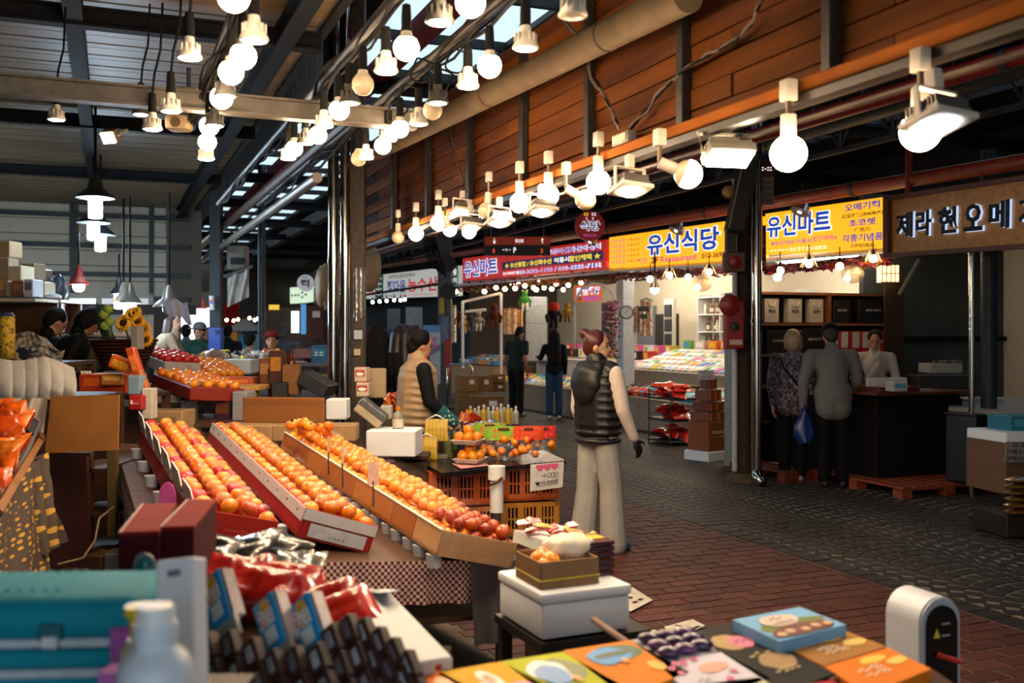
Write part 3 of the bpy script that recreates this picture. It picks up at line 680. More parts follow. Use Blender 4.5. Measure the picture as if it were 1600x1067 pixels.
# orange menu sign and others in the mart
p,t=sign('menu_sign','small orange sign with white Chinese lettering above the arch',(W(897,472,17),W(941,470,17),W(941,443,17),W(897,446,17)),'e2662a',.5,.04)
outl(p,t,'庚信餐厅',.5,.62,.86,.5,wht,blue,.02,.06); p.txt(t,'2F',.2,.18,.14,.22,blk); b=MB(); p.rect(b,.32,.9,.06,.3,.004); b.build('pink_strip',pnk,t)
# silver shaded lamps over the signs
for px,py,v,lab in ((1060,353,7.9,'left part of the orange sign'),(1254,322,7.9,'right part of the orange sign'),(925,372,7.9,'end of the red sign')):
    c=LV(px,py,v); t=thing('sign_lamp','silver ribbed reflector lamp over the '+lab,'lamp',c)
    b=MB(Matrix.Translation(c)@LM@Matrix.Rotation(R(30),4,'Y')); b.lathe([(.12,-.09),(.118,-.08),(.10,0),(.05,.05),(.03,.08)],20); b.build('reflector',mat('aab0b8',.25,.9,var=.25,scale=60),t,.3)
    b=MB(Matrix.Translation(c)@LM@Matrix.Rotation(R(30),4,'Y')); b.ball((0,0,-.05),.05,12,8); b.build('lamp_bulb',mat('ffffff',.4,var=0,emit=12),t,3)
    MB().cyl(c+Vector((0,0,.06)),c+Vector((0,.1,.3)),.02).build('bracket',darksteel,t)
# white awning gutter below the signs
for (x0,y0,x1,y1,lab) in ((700,447,960,424,'white awning edge below the long red sign'),(930,425,1180,409,'white awning edge below the restaurant sign'),(1190,407,1390,391,'white awning edge below the mart sign')):
    a,c=LV(x0,y0,8.05),LV(x1,y1,8.05); t=thing('awning_edge',lab,'awning',(a+c)/2)
    b=MB().poly([a+Vector((0,0,0)),c,c+L(.5,0,.10),a+L(.5,0,.10)],.015); b.poly([a-Vector((0,0,.03)),c-Vector((0,0,.03)),c,a],.01); b.build('gutter',mat('b9bdc2',.4,.3),t)

# ================================================================ THE OPPOSITE SHOPS
cream=mat('d8cbb2',.7,var=.05); shopw=mat('cfc8ba',.6,var=.05)
# shop shells (mart from u 9.3 to 25, then a dark fish shop, then further lit shops)
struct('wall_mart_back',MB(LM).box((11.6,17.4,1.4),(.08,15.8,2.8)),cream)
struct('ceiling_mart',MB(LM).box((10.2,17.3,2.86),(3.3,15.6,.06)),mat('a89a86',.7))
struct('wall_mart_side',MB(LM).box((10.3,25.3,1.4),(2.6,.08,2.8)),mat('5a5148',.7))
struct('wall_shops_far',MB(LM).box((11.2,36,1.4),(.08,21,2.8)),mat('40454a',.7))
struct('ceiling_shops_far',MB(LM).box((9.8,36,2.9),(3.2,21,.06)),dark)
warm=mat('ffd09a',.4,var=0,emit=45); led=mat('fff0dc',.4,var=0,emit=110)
# ceiling tube fittings of the mart
for i,(v,u,ln) in enumerate([(9.0,11.5,3.2),(9.0,16.0,3.4),(9.0,21.0,3.4),(10.5,12.5,3),(10.5,18.0,3)]):
    c=L(v,u,2.76); t=thing('tube_fitting','white fluorescent tube fitting on the mart ceiling, '+['front right bay','front middle bay','front left bay','rear right bay','rear left bay'][i],'ceiling light',c,R(22))
    MB(LM).rbox((v,u,2.80),(.09,ln,.05),.008).build('housing',white,t); MB(LM).cyl((v,u-ln/2+.05,2.76),(v,u+ln/2-.05,2.76),.016,n=8).build('tube',led,t,1)
# hanging warm bulbs along the shop fronts
def hang_bulb(px,py,d,label,group,m=warm,r=.045,cage=False):
    c=W(px,py,d); t=thing('hanging_bulb',label,'light bulb',c,0,group)
    MB().ball(c,r,12,8).build('globe',m,t,3); MB().lathe([(.001,.1),(.02,.1),(.022,.04)],10,Matrix.Translation(c)).build('socket',sock_b,t); MB().cyl(c+Vector((0,0,.09)),c+Vector((0,0,.22)),.006,n=5).build('cord',sock_b,t)
    if cage:
        for k in range(6):
            a=k*math.pi/3; MB().tube([c+Vector((.03*math.cos(a),.03*math.sin(a),.12)),c+Vector((.1*math.cos(a),.1*math.sin(a),-.04))],.005,4).build('shade_wire',mat('c9b690',.5),t)
hb=[(775,449),(789,451),(805,450),(820,446),(834,449),(838,452),(850,449),(869,443),(862,451),(880,452),(888,445),(908,441),(712,455),(757,455)]
for i,(px,py) in enumerate(hb): hang_bulb(px,py+.5,21-i%3*.7,'small warm bulb in the cluster under the red sign, %s in row'%(ORD+['fourteenth'])[sorted(hb).index((px,py))],'warm bulbs under the red sign')
for i,(px,py,cg) in enumerate([(1016,436,0),(1046,430,1),(1075,433,0),(1108,425,1),(1219,423,0),(1215,433,0),(1264,412,1),(1312,416,0),(1364,404,1)]):
    hang_bulb(px,py,13.5 if px<1180 else 11.3,['warm bulb left of the white lampshade','warm bulb in a pale wire shade left of the post','warm bulb hanging over the bright counter','warm bulb in a wire shade next to the post','warm bulb high behind the glossy downpipe','warm bulb low behind the glossy downpipe','warm bulb in a wire shade over the shelf unit','warm bulb over the shelf unit, right of the shade','warm bulb at the right end below the orange sign'][i],'warm bulbs below the orange sign',cage=bool(cg))
for px,py,lab in ((1097,443,'round glass lantern beside the wall of shelves'),(1332,428,'round wicker lantern above the shelf unit'),(1387,428,'square lattice lantern above the shelf unit')):
    c=W(px,py,13.2 if px<1200 else 11.5); t=thing('lantern',lab,'lantern',c)
    if 'square' in lab:
        for k in range(5): MB().box(c+Vector((-.1+k*.05,-.1,0)),(.008,.008,.22)).build('lattice_bar',mat('5c3a18',.6),t)
        for k in range(3): MB().box(c+Vector((0,-.1,-.1+k*.1)),(.22,.008,.01)).build('lattice_bar',mat('5c3a18',.6),t)
        MB().box(c,(.19,.17,.19)).build('lamp_glow',mat('ffcf8a',.5,emit=3,var=0),t)
    else:
        MB().ball(c,.13,14,10,(1,1,.85)).build('lamp_shade',film('e8d2a0',.3,.3,.5,.8,20),t,3); MB().ball(c+Vector((-.06,0,-.05)),.04,10,8).build('lamp_bulb',warm,t,3)
c=W(1023,449,13.4); pendant(1023,449,13.6,'black dome pendant lamp over the bright counter',mat('151515',.4),'ball',.07,cord=.3)
# white column with clock
p0=LV(977,520,8.45); v,u=toL(p0)
struct('trim_40',MB(LM).box((8.45,u,1.45),(.22,.26,2.7)),mat('c4c6c8',.5))
c=W(979,488,toL(p0)[1]*LC+8.3*LS-.35); t=thing('wall_clock','round black-rimmed wall clock on the white column','clock',c)
Xc=Matrix.Translation(c)@Matrix.Rotation(R(90),4,'X')
MB(Xc).lathe([(.001,0),(.12,0),(.12,.02),(.105,.03),(.10,.022),(.001,.022)],32).build('rim',mat('151515',.4),t,.5)
MB(Xc).cyl((0,0,.02),(0,0,.0235),.1,n=32).build('dial',mat('dcdcd8',.5),t)
for a,ln in ((R(60),.075),(R(200),.055)): MB(Xc).box((math.cos(a)*ln/2,math.sin(a)*ln/2,.026),(ln,.007,.002),a).build('hand',blk,t)
for k in range(12): a=k*math.pi/6; MB(Xc).box((.088*math.cos(a),.088*math.sin(a),.026),(.016,.005,.002),a).build('hour_mark',blk,t)
# ---- counters
cw=mat('8e7a64',.6,var=.15,scale=6,wood=2); cw2=mat('b08a5c',.55,var=.15,scale=8,wood=2)
def counter(nm,lab,v0,v1,u0,u1,z0,z1,m,top=None,nboard=0):
    t=thing(nm,lab,'counter',L((v0+v1)/2,(u0+u1)/2,z0),R(22))
    n=max(1,int((u1-u0)/1.2))
    for k in range(n):
        ua=u0+(u1-u0)*k/n; ub=u0+(u1-u0)*(k+1)/n; MB(LM).rbox(((v0+v1)/2,(ua+ub)/2,(z0+z1)/2),(v1-v0,ub-ua-.006,z1-z0),.006,seg=1).build('panel',m,t)
    MB(LM).rbox(((v0+v1)/2,(u0+u1)/2,z1+.012),(v1-v0+.04,u1-u0+.02,.024),.005,seg=1).build('top_board',top or m,t)
    return t
counter('display_counter','long low timber counter along the mart front',8.0,8.75,11.3,21.5,0,.5,cw)
counter('display_counter','raised bright display counter behind the low one',8.85,10.1,11.5,16.5,0,.9,mat('9c8a70',.6,wood=2),mat('d9cdb8',.5))
counter('display_counter','slatted wooden counter full of toys at the far end of the mart',8.3,9.3,21.7,24.8,0,.75,cw2)
# product packs
def pack_mesh(sx,sy,sz,h1,h2): 
    b=MB(); b.rbox((0,0,sz/2),(sx,sy,sz),.004,seg=1); b.m=1; b.poly([(-sx*.4,-sy*.4,sz+.001),(sx*.4,-sy*.4,sz+.001),(sx*.4,-sy*.05,sz+.001),(-sx*.4,-sy*.05,sz+.001)])
    b.poly([(-sx*.3,-sy*.5-.001,sz*.2),(sx*.3,-sy*.5-.001,sz*.2),(sx*.3,-sy*.5-.001,sz*.8),(-sx*.3,-sy*.5-.001,sz*.8)])
    o=b.build('product_pack',[mat(h1,.4,var=.06),mat(h2,.4,var=.06)],None,loc=(0,0,0)); me=o.data; bpy.data.objects.remove(o); return me
CN={'f2f0ea':'white','e8b830':'yellow','3a8fd0':'blue','d8402c':'red','70b040':'green','e87a28':'orange','1d1d22':'black','d85a9a':'pink','a8703c':'brown','d8c8a8':'cream','204a3a':'dark green','7a2a5a':'purple','2aa0b0':'teal'}
PM={}
def packs(nu,nv,u0,u1,v0,v1,z0,z1,size,cols,place_,cat='packet',name='gift_packet',tilt=0,jit=.15,seed=1,skip=0,rot=True):
    rr=random.Random(seed)
    for i in range(nu):
        for j in range(nv):
            if rr.random()<skip: continue
            fu=(i+.5)/nu; fv=(j+.5)/max(nv,1); h=cols[(int(fu*len(cols)*1.7+j*3)+rr.randint(0,1))%len(cols)]; h2=rr.choice(['f2f0ea','d8402c','3a8fd0','e8b830','70b040'])
            if h2==h: h2='1d1d22'
            k=(size,h,h2)
            if k not in PM: PM[k]=pack_mesh(*size,h,h2)
            o=link(bpy.data.objects.new(name,PM[k]))
            pos=L(v0+(v1-v0)*fv+rr.uniform(-1,1)*jit*.1,u0+(u1-u0)*fu+rr.uniform(-1,1)*jit*.1,z0+(z1-z0)*fv)
            o.matrix_basis=Matrix.Translation(pos)@LM@Matrix.Rotation(R(-90)+rr.uniform(-.1,.1),4,'Z')@Matrix.Rotation(tilt,4,'X')
            tag(o,'%s %s %s'%(CN[h],cat,place_),cat.split()[-1],'packs '+place_)
W_='f2f0ea'
packs(24,5,11.6,16.4,8.9,10.0,.93,1.25,(.17,.2,.03),[W_,W_,'3a8fd0',W_,'e8b830',W_,W_,'d85a9a',W_,'70b040'],'laid in slanted rows on the bright mart counter',tilt=R(20),seed=3)
packs(10,1,12.2,16.2,10.0,10.2,1.28,1.28,(.3,.2,.16),['70b040','e87a28','d8c8a8','70b040'],'standing along the back of the bright mart counter','box','gift_carton',seed=4)
packs(22,2,11.6,15.6,8.08,8.62,.53,.58,(.16,.16,.10),['1d1d22','1d1d22','d8402c','a8703c','204a3a','2aa0b0',W_],'on the low timber counter','packet',tilt=R(25),seed=5)
packs(18,3,15.8,21.0,8.08,8.7,.53,.62,(.2,.2,.04),[W_,'3a8fd0','d8402c','70b040','e8b830','d8c8a8'],'on the far stretch of the low counter','packet',tilt=R(25),seed=6)
packs(8,1,11.9,14.6,8.72,8.76,.53,.53,(.28,.1,.2),['a8703c','1d1d22',W_,'d8402c',W_,W_],'stacked at the rear of the low counter','box','gift_carton',seed=8)
packs(9,3,21.9,24.6,8.4,9.2,.78,.95,(.24,.22,.10),['2aa0b0','3a8fd0',W_,'e87a28','2aa0b0','d8c8a8'],'piled on the slatted toy counter','packet',seed=9)
packs(12,2,16.6,21.5,9.4,10.4,1.0,1.2,(.2,.2,.18),[W_,'d8402c','1d1d22','e8b830','70b040','d85a9a'],'on the tables inside the mart','box','gift_carton',seed=10)
# tall table inside
counter('display_counter','white table with souvenirs deep inside the mart',9.3,10.5,16.6,21.5,0,.98,shopw)
# shelves with bottles right part
def bottle_mesh(h,r,m1,m2):
    b=MB(); b.lathe([(.001,0),(r,0),(r,h*.55),(r*.9,h*.64),(r*.36,h*.76),(r*.34,h*.9)],10); b.m=1; b.lathe([(r*.4,h*.88),(r*.42,h),(.001,h)],10); b.m=2; b.lathe([(r*1.01,h*.15),(r*1.01,h*.45)],10)
    o=b.build('bottle',[mat(m1,.15,var=.05),mat(m2,.4),mat('d8d0b8',.5)],None,1,loc=(0,0,0)); me=o.data; bpy.data.objects.remove(o); return me
us=thing('wall_shelf','white wall shelving with liquor bottles beside the round post','shelf',L(11.3,16.0,0),R(22))
for z in (.9,1.25,1.6,1.95,2.3): MB(LM).box((11.35,15.9,z),(.35,3.2,.025)).build('shelf_board',white,us)
for u in (14.3,15.1,15.9,16.7,17.5): MB(LM).box((11.35,u,1.5),(.35,.025,1.7)).build('shelf_divider',white,us)
bm_=[bottle_mesh(.26,.035,c,k) for c,k in (('3a1508','8a1c14'),('241008','c8a040'),('6a3a14','1d1d22'),('d8d2c0','b02020'))]
rr=random.Random(5)
for z,zn in ((.915,'lowest'),(1.265,'second'),(1.615,'third'),(1.965,'top')):
    for k in range(22):
        u=14.4+k*.14; o=link(bpy.data.objects.new('bottle',bm_[rr.randint(0,3)])); o.location=L(11.28+rr.uniform(-.05,.05),u,z)
        tag(o,'small liquor bottle on the %s white wall shelf of the mart'%zn,'bottle','bottles on the mart wall shelving')
# small clear bottles on counter near post
gb=bottle_mesh(.24,.035,'c8c0a0','e8e4da')
for k in range(14):
    o=link(bpy.data.objects.new('bottle',gb)); o.location=L(8.9+.12*(k%3),11.4+k*.14,.93 if k%3 else .93); tag(o,'clear glass bottle in a row near the round post','bottle','clear bottles near the round post')
# stand holding framed pictures
fs_=thing('picture_stand','tall stand of framed dark pictures at the rear of the mart','display stand',L(10.6,13.6,0),R(22))
MB(LM).box((11.0,18.3,1.2),(.06,.4,2.2)).build('stand_board',shopw,fs_); MB(LM).box((11.0,21.2,1.2),(.06,.4,2.2)).build('stand_board',mat('333333',.6),fs_)
for u in (18.3,21.2):
    for k in range(6): MB(LM).rbox((10.95,u,.5+k*.31),(.03,.27,.26),.01).build('picture_frame',mat('23262c',.4,var=.4,scale=30),fs_)
# dark doorway and cupboard at the rear
struct('door_2',MB(LM).box((11.52,19.3,1.0),(.06,.9,2.0)),mat('2a2622',.6)); struct('window_1',MB(LM).box((11.52,20.2,1.3),(.06,.8,1.8)),mat('7a8086',.4))
# hanging plush, clothes, garland
def plush(c,s,h1,h2,label,seed=0,arms=True):
    t=thing('plush_toy',label,'plush toy',c)
    b=MB(Matrix.Translation(c)); b.ball((0,0,0),s*.5,12,8,(1,.8,1.15)); b.ball((0,-.02,s*.75),s*.36,12,8); b.build('body',mat(h1,.9,var=.3,scale=25,bump=.4),t,3)
    b=MB(Matrix.Translation(c)); b.tube([(-s*.4,0,s*.25),(-s*.7,0,-s*.2),(-s*.6,-.03,-s*.8)],[s*.16,s*.15,s*.12],7); b.build('limb',mat(h1,.9,var=.3,scale=25),t,3)
    b=MB(Matrix.Translation(c)); b.tube([(s*.4,0,s*.25),(s*.7,0,-s*.2),(s*.6,-.03,-s*.8)],[s*.16,s*.15,s*.12],7); b.build('limb',mat(h1,.9,var=.3,scale=25),t,3)
    for q in (-1,1):
        MB(Matrix.Translation(c)).tube([(q*s*.2,0,-s*.4),(q*s*.25,-.02,-s*1.0),(q*s*.25,-.05,-s*1.4)],[s*.2,s*.17,s*.14],7).build('limb',mat(h2,.9,var=.3,scale=25),t,3)
        MB(Matrix.Translation(c)).ball((q*s*.24,0,s*1.05),s*.13,8,6).build('ear',mat(h2,.9),t,3)
    MB(Matrix.Translation(c)).ball((0,-s*.3,s*.7),s*.16,8,6).build('muzzle',mat(h2,.9),t,3)
for px,py,d,s,h1,h2,lab in ((772,492,20,.2,'5a2414','6a3018','large brown long-armed plush toy hanging on the white rack'),(820,468,20.5,.17,'3f8a3a','d8d8cc','green and white plush doll hanging under the bulbs'),
  (865,490,19,.2,'14141a','14141a','black plush figure with red hood hanging inside the mart'),(886,487,18.5,.14,'b08028','7a4a18','small yellow-brown plush hanging by the arch'),(748,500,21,.16,'8a8580','d8d4cc','grey and white plush toy on the white rack'),
  (736,505,21.5,.14,'3a3f48','56606a','dark grey plush toy on the white rack'),(725,505,21.5,.15,'b88a4a','d0a868','tan plush toy at the left of the white rack'),(718,498,21.6,.15,'5a2a18','6b3420','brown plush toy at the far left of the white rack')):
    plush(W(px,py,d),s,h1,h2,lab)
MB().ball(W(865,479,18.92),.10,12,8,(1.1,.8,.9)).build('red_hood',mat('c0241c',.8),bpy.data.objects['plush_toy.002'],3)
# flower-print cloths on hangers
for i,(x0,y0,x1,y1,d,c1,c2,lab) in enumerate([(787,482,808,522,21,'dcc8a0','b02a20','cream tunic with red flower print'),(806,484,817,520,21.3,'d8b880','a05a20','tan tunic with flower print'),(700,477,713,535,23,'e8e2cc','8a7a40','long pale printed cloth at the left of the toy rack'),(1000,470,1020,525,15.6,'d8ccb8','a83a24','pale cloth with red fruit print behind the bright counter'),(990,482,1003,520,15.4,'c8b89a','b83020','printed bag hanging behind the white column')]):
    t=thing('hanging_garment',lab,'garment',W((x0+x1)/2,y1,d))
    MB().grid(lambda a,b_:W(x0+(x1-x0)*a,y0+(y1-y0)*b_,d+.03*math.sin(a*14)),14,6).build('cloth',pattern_mat('blotch',c1,c2,22),t,3); MB().tube([W(x0,y0,d),W((x0+x1)/2,y0-4,d),W(x1,y0,d)],.008,5).build('hanger',steel,t)
t=thing('black_shirt','black T-shirt with white letters hanging on the white wall','shirt',W(1006,497,14.8))
d=14.8; MB().poly([W(*q,d) for q in ((1000,498),(1001,486),(997,487),(996,481),(1002,478),(1010,478),(1014,481),(1013,487),(1010,486),(1011,498))],.03).build('shirt_body',blk,t)
ps=Panel(W(1001,494,d-.04),W(1010,494,d-.04),W(1010,484,d-.04),W(1001,484,d-.04)); ps.txt(t,'I ♥',.5,.5,.9,.5,mat('e0e0e0',.6),.02,.0)
# toy rack frame
rk=thing('white_rack','white tubular rack with hanging plush toys','rack',W(745,600,21.5))
for a,c in (((723,470),(723,575)),((783,458),(783,590)),((723,472),(783,458)),((727,487),(760,484))): MB().cyl(W(*a,21.2),W(*c,21.2),.03,n=8).build('rack_tube',mat('d4d8dc',.4),rk)
ar=thing('flower_arch','white arch frame wound with pink flowers in the mart','arch',W(960,620,15.8))
pts=[W(898,545,15.8),W(898,480,15.8)]+[W(930-32*math.cos(a),480-38*math.sin(a),15.8) for a in [R(x) for x in (20,50,80,110,140,165)]]+[W(963,490,15.8),W(963,560,15.8)]
MB().tube(pts,.02,7).build('arch_tube',white,ar,3); MB().cyl(W(940,488,15.8),W(963,488,15.8),.015).build('arch_tube',white,ar)
def blossoms(n,fn,name,par,cols,s=.03,seed=1):
    rr=random.Random(seed); b=MB()
    for k in range(n):
        b.m=k%len(cols); c=fn(rr)
        X=Matrix.Translation(c)@Matrix.Rotation(rr.uniform(0,6),4,'Z')@Matrix.Rotation(rr.uniform(0,3),4,'X'); q=s*rr.uniform(.6,1.4)
        b.add([(-q,0,0),(0,-q*.5,q*.3),(q,0,0),(0,q*.5,q*.3)],[(0,1,2,3)],X)
    return tag(b.build(name,[mat(c,.7,var=.1) for c in cols],par),kind='stuff')
blossoms(500,lambda r:W(r.choice((955,960,950))+r.gauss(0,4),r.uniform(470,560),15.7+r.uniform(-.1,.1)),'flowers',ar,['c86a8a','e0b0c0','5a7a3a','8a3a5a'],.035)
for i,(x0,y0,x1,y1,dd,lab,cols) in enumerate([(712,449,958,428,0,'red sign',['6a5a28','8a3a2a','4a5a28','c06050']),(952,430,1185,418,0,'restaurant sign',['b05a50','8a4a2a','c88aa0','6a6a30']),(1196,420,1392,405,0,'mart sign',['b83a50','7a2a5a','c8602a','5a6a28','d88aa0'])]):
    g=thing('flower_garland','dense garland of artificial flowers under the '+lab,'garland',LV((x0+x1)/2,(y0+y1)/2,8.25))
    MB().tube([LV(x0+(x1-x0)*k/10,y0+(y1-y0)*k/10,8.25) for k in range(11)],.012,5).build('garland_wire',mat('3a4020',.8),g)
    blossoms(1500,lambda r:(lambda f:LV(x0+(x1-x0)*f,y0+(y1-y0)*f+r.gauss(2,3.0),8.25+r.uniform(-.12,.1)))(r.random()),'flowers',g,cols,.045,seed=i)
# shop items: refrigerator, cartons stacked on the lane, sack trolley
t=thing('refrigerator','grey household refrigerator at the rear of the mart','refrigerator',W(838,560,22.5)); c=W(838,500,23)
MB().rbox(W(838,515,23),(.5,.5,1.5),.03).build('cabinet',mat('8c8f90',.4),t,.6); MB().rbox(W(838,535,22.7),(.48,.03,.85),.01).build('door',mat('a0a3a4',.35),t); MB().rbox(W(838,490,22.7),(.48,.03,.45),.01).build('door',mat('a0a3a4',.35),t)
def carton(px,py,d,sx,sy,sz,rz,lab,h='8a6238',lb=True,grp=None):
    c=W(px,py,d); t=thing('carton',lab,'carton',c,rz,grp); X=Matrix.Translation(c)@Matrix.Rotation(rz,4,'Z')
    MB(X).rbox((0,0,sz/2),(sx,sy,sz),.006,seg=1).build('carton_body',mat(h,.8,var=.1,scale=20),t)
    MB(X).box((0,0,sz+.001),(sx,.045,.003)).build('packing_tape',mat('a8865a',.35),t)
    if lb: MB(X).box((sx*.15,-sy/2-.002,sz*.6),(sx*.25,.003,sz*.28)).build('paper_label',mat('d8d4c8',.6),t)
    return t
for (px,py,d,sx,sy,sz,rz,lab,h) in ((734,641,15.5,.42,.4,.28,R(15),'brown carton at the bottom left of the pile on the lane','7d5a36'),(758,645,15,.5,.4,.26,R(15),'wide brown carton at the bottom right of the pile on the lane','6e4c2c'),(729,611,15.6,.3,.35,.25,R(15),'labelled brown carton on top of the pile, left','86613a'),(752,611,15.8,.28,.35,.25,R(15),'labelled brown carton on top of the pile, middle','7d5a36'),(774,611,16,.25,.35,.13,R(15),'flat brown carton on top of the pile, right','6a4a2c'),(774,597,16,.25,.35,.13,R(15),'flat brown carton topmost at right of the pile','765330')):
    carton(px,py,d,sx,sy,sz,rz,lab,h)
tr_=thing('sack_trolley','chrome tubular trolley handle behind the brown cartons','trolley',W(716,640,16.2))
MB().tube([W(699,640,16.3),W(699,575,16.3),W(703,569,16.3),W(733,569,16.3),W(738,575,16.3),W(738,640,16.3)],.02,8).build('handle',chrome,tr_,3); MB().box(W(718,637,16),(.5,.5,.04)).build('platform',darksteel,tr_)
# red snack rack before the counter
rk=thing('wire_snack_rack','black three-tier wire rack filled with red snack bags','rack',G(1050,694),R(22)); base=G(1050,694)
X=Matrix.Translation(base)@LM
for a in (-.2,.2):
    for b_ in (-.3,.3): MB(X).cyl((a,b_,0),(a,b_,.78),.009,n=6).build('rack_post',black,rk)
for z in (.06,.36,.66):
    MB(X).rbox((0,0,z),(.44,.64,.03),.006,seg=1).build('rack_shelf',black,rk)
    for a in (-.21,.21): MB(X).cyl((a,-.31,z+.08),(a,.31,z+.08),.006,n=5).build('rail',black,rk)
def bag_mesh(sx,sy,sz,h,h2,name='snack_bag',n=8,seed=0):
    b=MB(); rr=random.Random(seed)
    def f(sgn): 
        def g(a,c):
            e=min(a,1-a,c,1-c)*4; e=min(1,e)**.6; return ((a-.5)*sx,(c-.5)*sy,sgn*sz*.5*e*(.8+.5*mnoise.noise(Vector((a*3+seed,c*3,sgn)))))
        return g
    b.grid(f(1),n,n); b.m=1; b.grid(lambda a,c:(lambda p:(p[0],p[1],p[2]))(f(-1)(1-a,c)),n,n)
    o=b.build(name,[mat(h,.22,var=.35,scale=30,coat=.5),mat(h2,.3,var=.1)],None,3,loc=(0,0,0)); me=o.data; bpy.data.objects.remove(o); return me
rb=[bag_mesh(.2,.26,.09,c,'8a1410',seed=i) for i,c in enumerate(('c8281c','b81c18','d84a34'))]
rr=random.Random(2)
for z,zn,n in ((.09,'bottom',8),(.39,'middle',10),(.69,'top',12)):
    for k in range(n):
        o=link(bpy.data.objects.new('snack_bag',rb[k%3])); o.matrix_basis=X@Matrix.Translation((rr.uniform(-.1,.1),-.24+.48*k/n,z+.04+.045*(k%3)))@Matrix.Rotation(rr.uniform(-.6,.6),4,'X')@Matrix.Rotation(rr.uniform(0,3),4,'Z')
        tag(o,'shiny red snack bag on the %s tier of the wire rack'%zn,'snack bag','red snack bags on the wire rack')
# chocolate-carton tower
g=G(1107,718); X=Matrix.Translation(g)@Matrix.Rotation(R(38),4,'Z')
t=thing('foam_plinth','white foam slab under the brown carton tower','foam block',g,R(38)); MB(X).rbox((0,0,.06),(.46,.40,.12),.01).build('slab',styro,t); MB(X).box((0,0,.123),(.42,.36,.004)).build('slab_lid',styro,t)
t=thing('carton','large reddish brown carton printed with white lettering on the foam slab','carton',g+Vector((0,0,.125)),R(38)); MB(X).rbox((0,0,.305),(.38,.34,.36),.005,seg=1).build('carton_body',mat('8a5030',.7,var=.08),t)
pq=Panel(*[X@Vector(q) for q in ((-.17,-.175,.16),(.17,-.175,.16),(.17,-.175,.46),(-.17,-.175,.46))]); cr=mat('e6dcc6',.6,var=0)
pq.txt(t,'FRUNAČK',.5,.68,.86,.17,cr,.03); pq.txt(t,'~6',.5,.48,.7,.11,cr,.02)
pq=Panel(*[X@Vector(q) for q in ((-.195,.16,.16),(-.195,-.16,.16),(-.195,-.16,.46),(-.195,.16,.46))]); pq2=Panel(*[X@Vector(q) for q in ((.195,-.16,.16),(.195,.16,.16),(.195,.16,.46),(.195,-.16,.46))]); pq2.txt(t,'~4',.5,.68,.6,.07,mat('b08a60',.7),.01)
for i,(z,s,hh,lab) in enumerate(((.487,.34,.12,'lower striped carton of the tower'),(.61,.30,.12,'carton with slotted front, second in the tower'),(.735,.24,.14,'narrow striped carton near the top of the tower'),(.88,.16,.13,'slim carton at the top of the tower'))):
    t=thing('display_carton','reddish brown '+lab,'carton',g+Vector((0,0,z)),R(38)); MB(X).rbox((0,0,z+hh/2),(s,s*.9,hh-.004),.004,seg=1).build('carton_body',mat('6a3420' if i%2 else '7c4426',.6),t)
    for k in range(5): MB(X).box((-s*.4+k*s*.2,-s*.45-.002,z+hh*.45),(s*.1,.004,hh*.75)).build('bar_pack',mat(('c87a30','a03a20')[k%2],.5),t)
c=g+Vector((-.05,0,1.06)); t=thing('price_card','white handwritten price card above the carton tower','price card',c); pc=Panel(*[c+Vector(q) for q in ((-.1,-.1,-.06),(.1,-.1,-.06),(.1,-.1,.06),(-.1,-.1,.06))])
MB().poly([pc.P(0,0),pc.P(1,0),pc.P(1,1),pc.P(0,1)],.004).build('card',mat('d8d0d0',.6),t); pc.txt(t,'~5',.5,.3,.7,.3,blk,.01); pc.txt(t,'~3',.5,.75,.7,.25,mat('8a3a4a',.6),.0)
MB().cyl(pc.P(.5,0),pc.P(.5,0)-Vector((0,0,.1)),.005).build('stick',steel,t)
# ---- dark fish shop beyond (spot rail, glass door)
for i,(px,py) in enumerate(((655,472),(668,471),(681,470),(695,469),(707,469),(715,468),(727,468),(742,467),(752,466))):
    if px<=720: hang_bulb(px*.84+32,py,24,'cold spot lamp on the rail under the white sign, %s from left'%ORD[i],'spots under the white sign',mat('dce8ff',.4,var=0,emit=14),.04)
struct('window_2',MB().poly([W(634,545,25.5),W(660,545,25.5),W(660,480,25.5),W(634,480,25.5)],.03),mat('5c666c',.3,var=.2))
struct('window_3',MB().poly([W(605,545,26),W(625,545,26),W(625,482,26),W(605,482,26)],.03),mat('39434a',.3,var=.2))
# standing banner
p=Panel(W(661,600,14.5),W(688,600,14.5),W(688,508,14.5),W(661,508,14.5)); t=thing('standing_banner','white standing banner with a blue head and mirrored pink figure','banner',p.P(.5,0))
MB().poly([p.P(0,0),p.P(1,0),p.P(1,1),p.P(0,1)],.02).build('banner_cloth',mat('9aa0a4',.6),t); b=MB(); p.rect(b,0,1,.88,1,.004); b.build('header_band',mat('4a7aa8',.6),t)
p.txt(t,'2F',.55,.72,-.6,.17,mat('c05a80',.6),.03); b=MB().poly([p.P(0,.4,.006),p.P(1,.58,.006),p.P(1,.68,.006),p.P(0,.5,.006)]); b.build('slanted_band',mat('6a5a80',.6),t)
for k in range(4): p.txt(t,'~4',.5,.32-k*.08,.6,.04,blk,0)
MB().cyl(p.P(.5,0),p.P(.5,0)-Vector((0,0,.75)),.015).build('pole',steel,t)
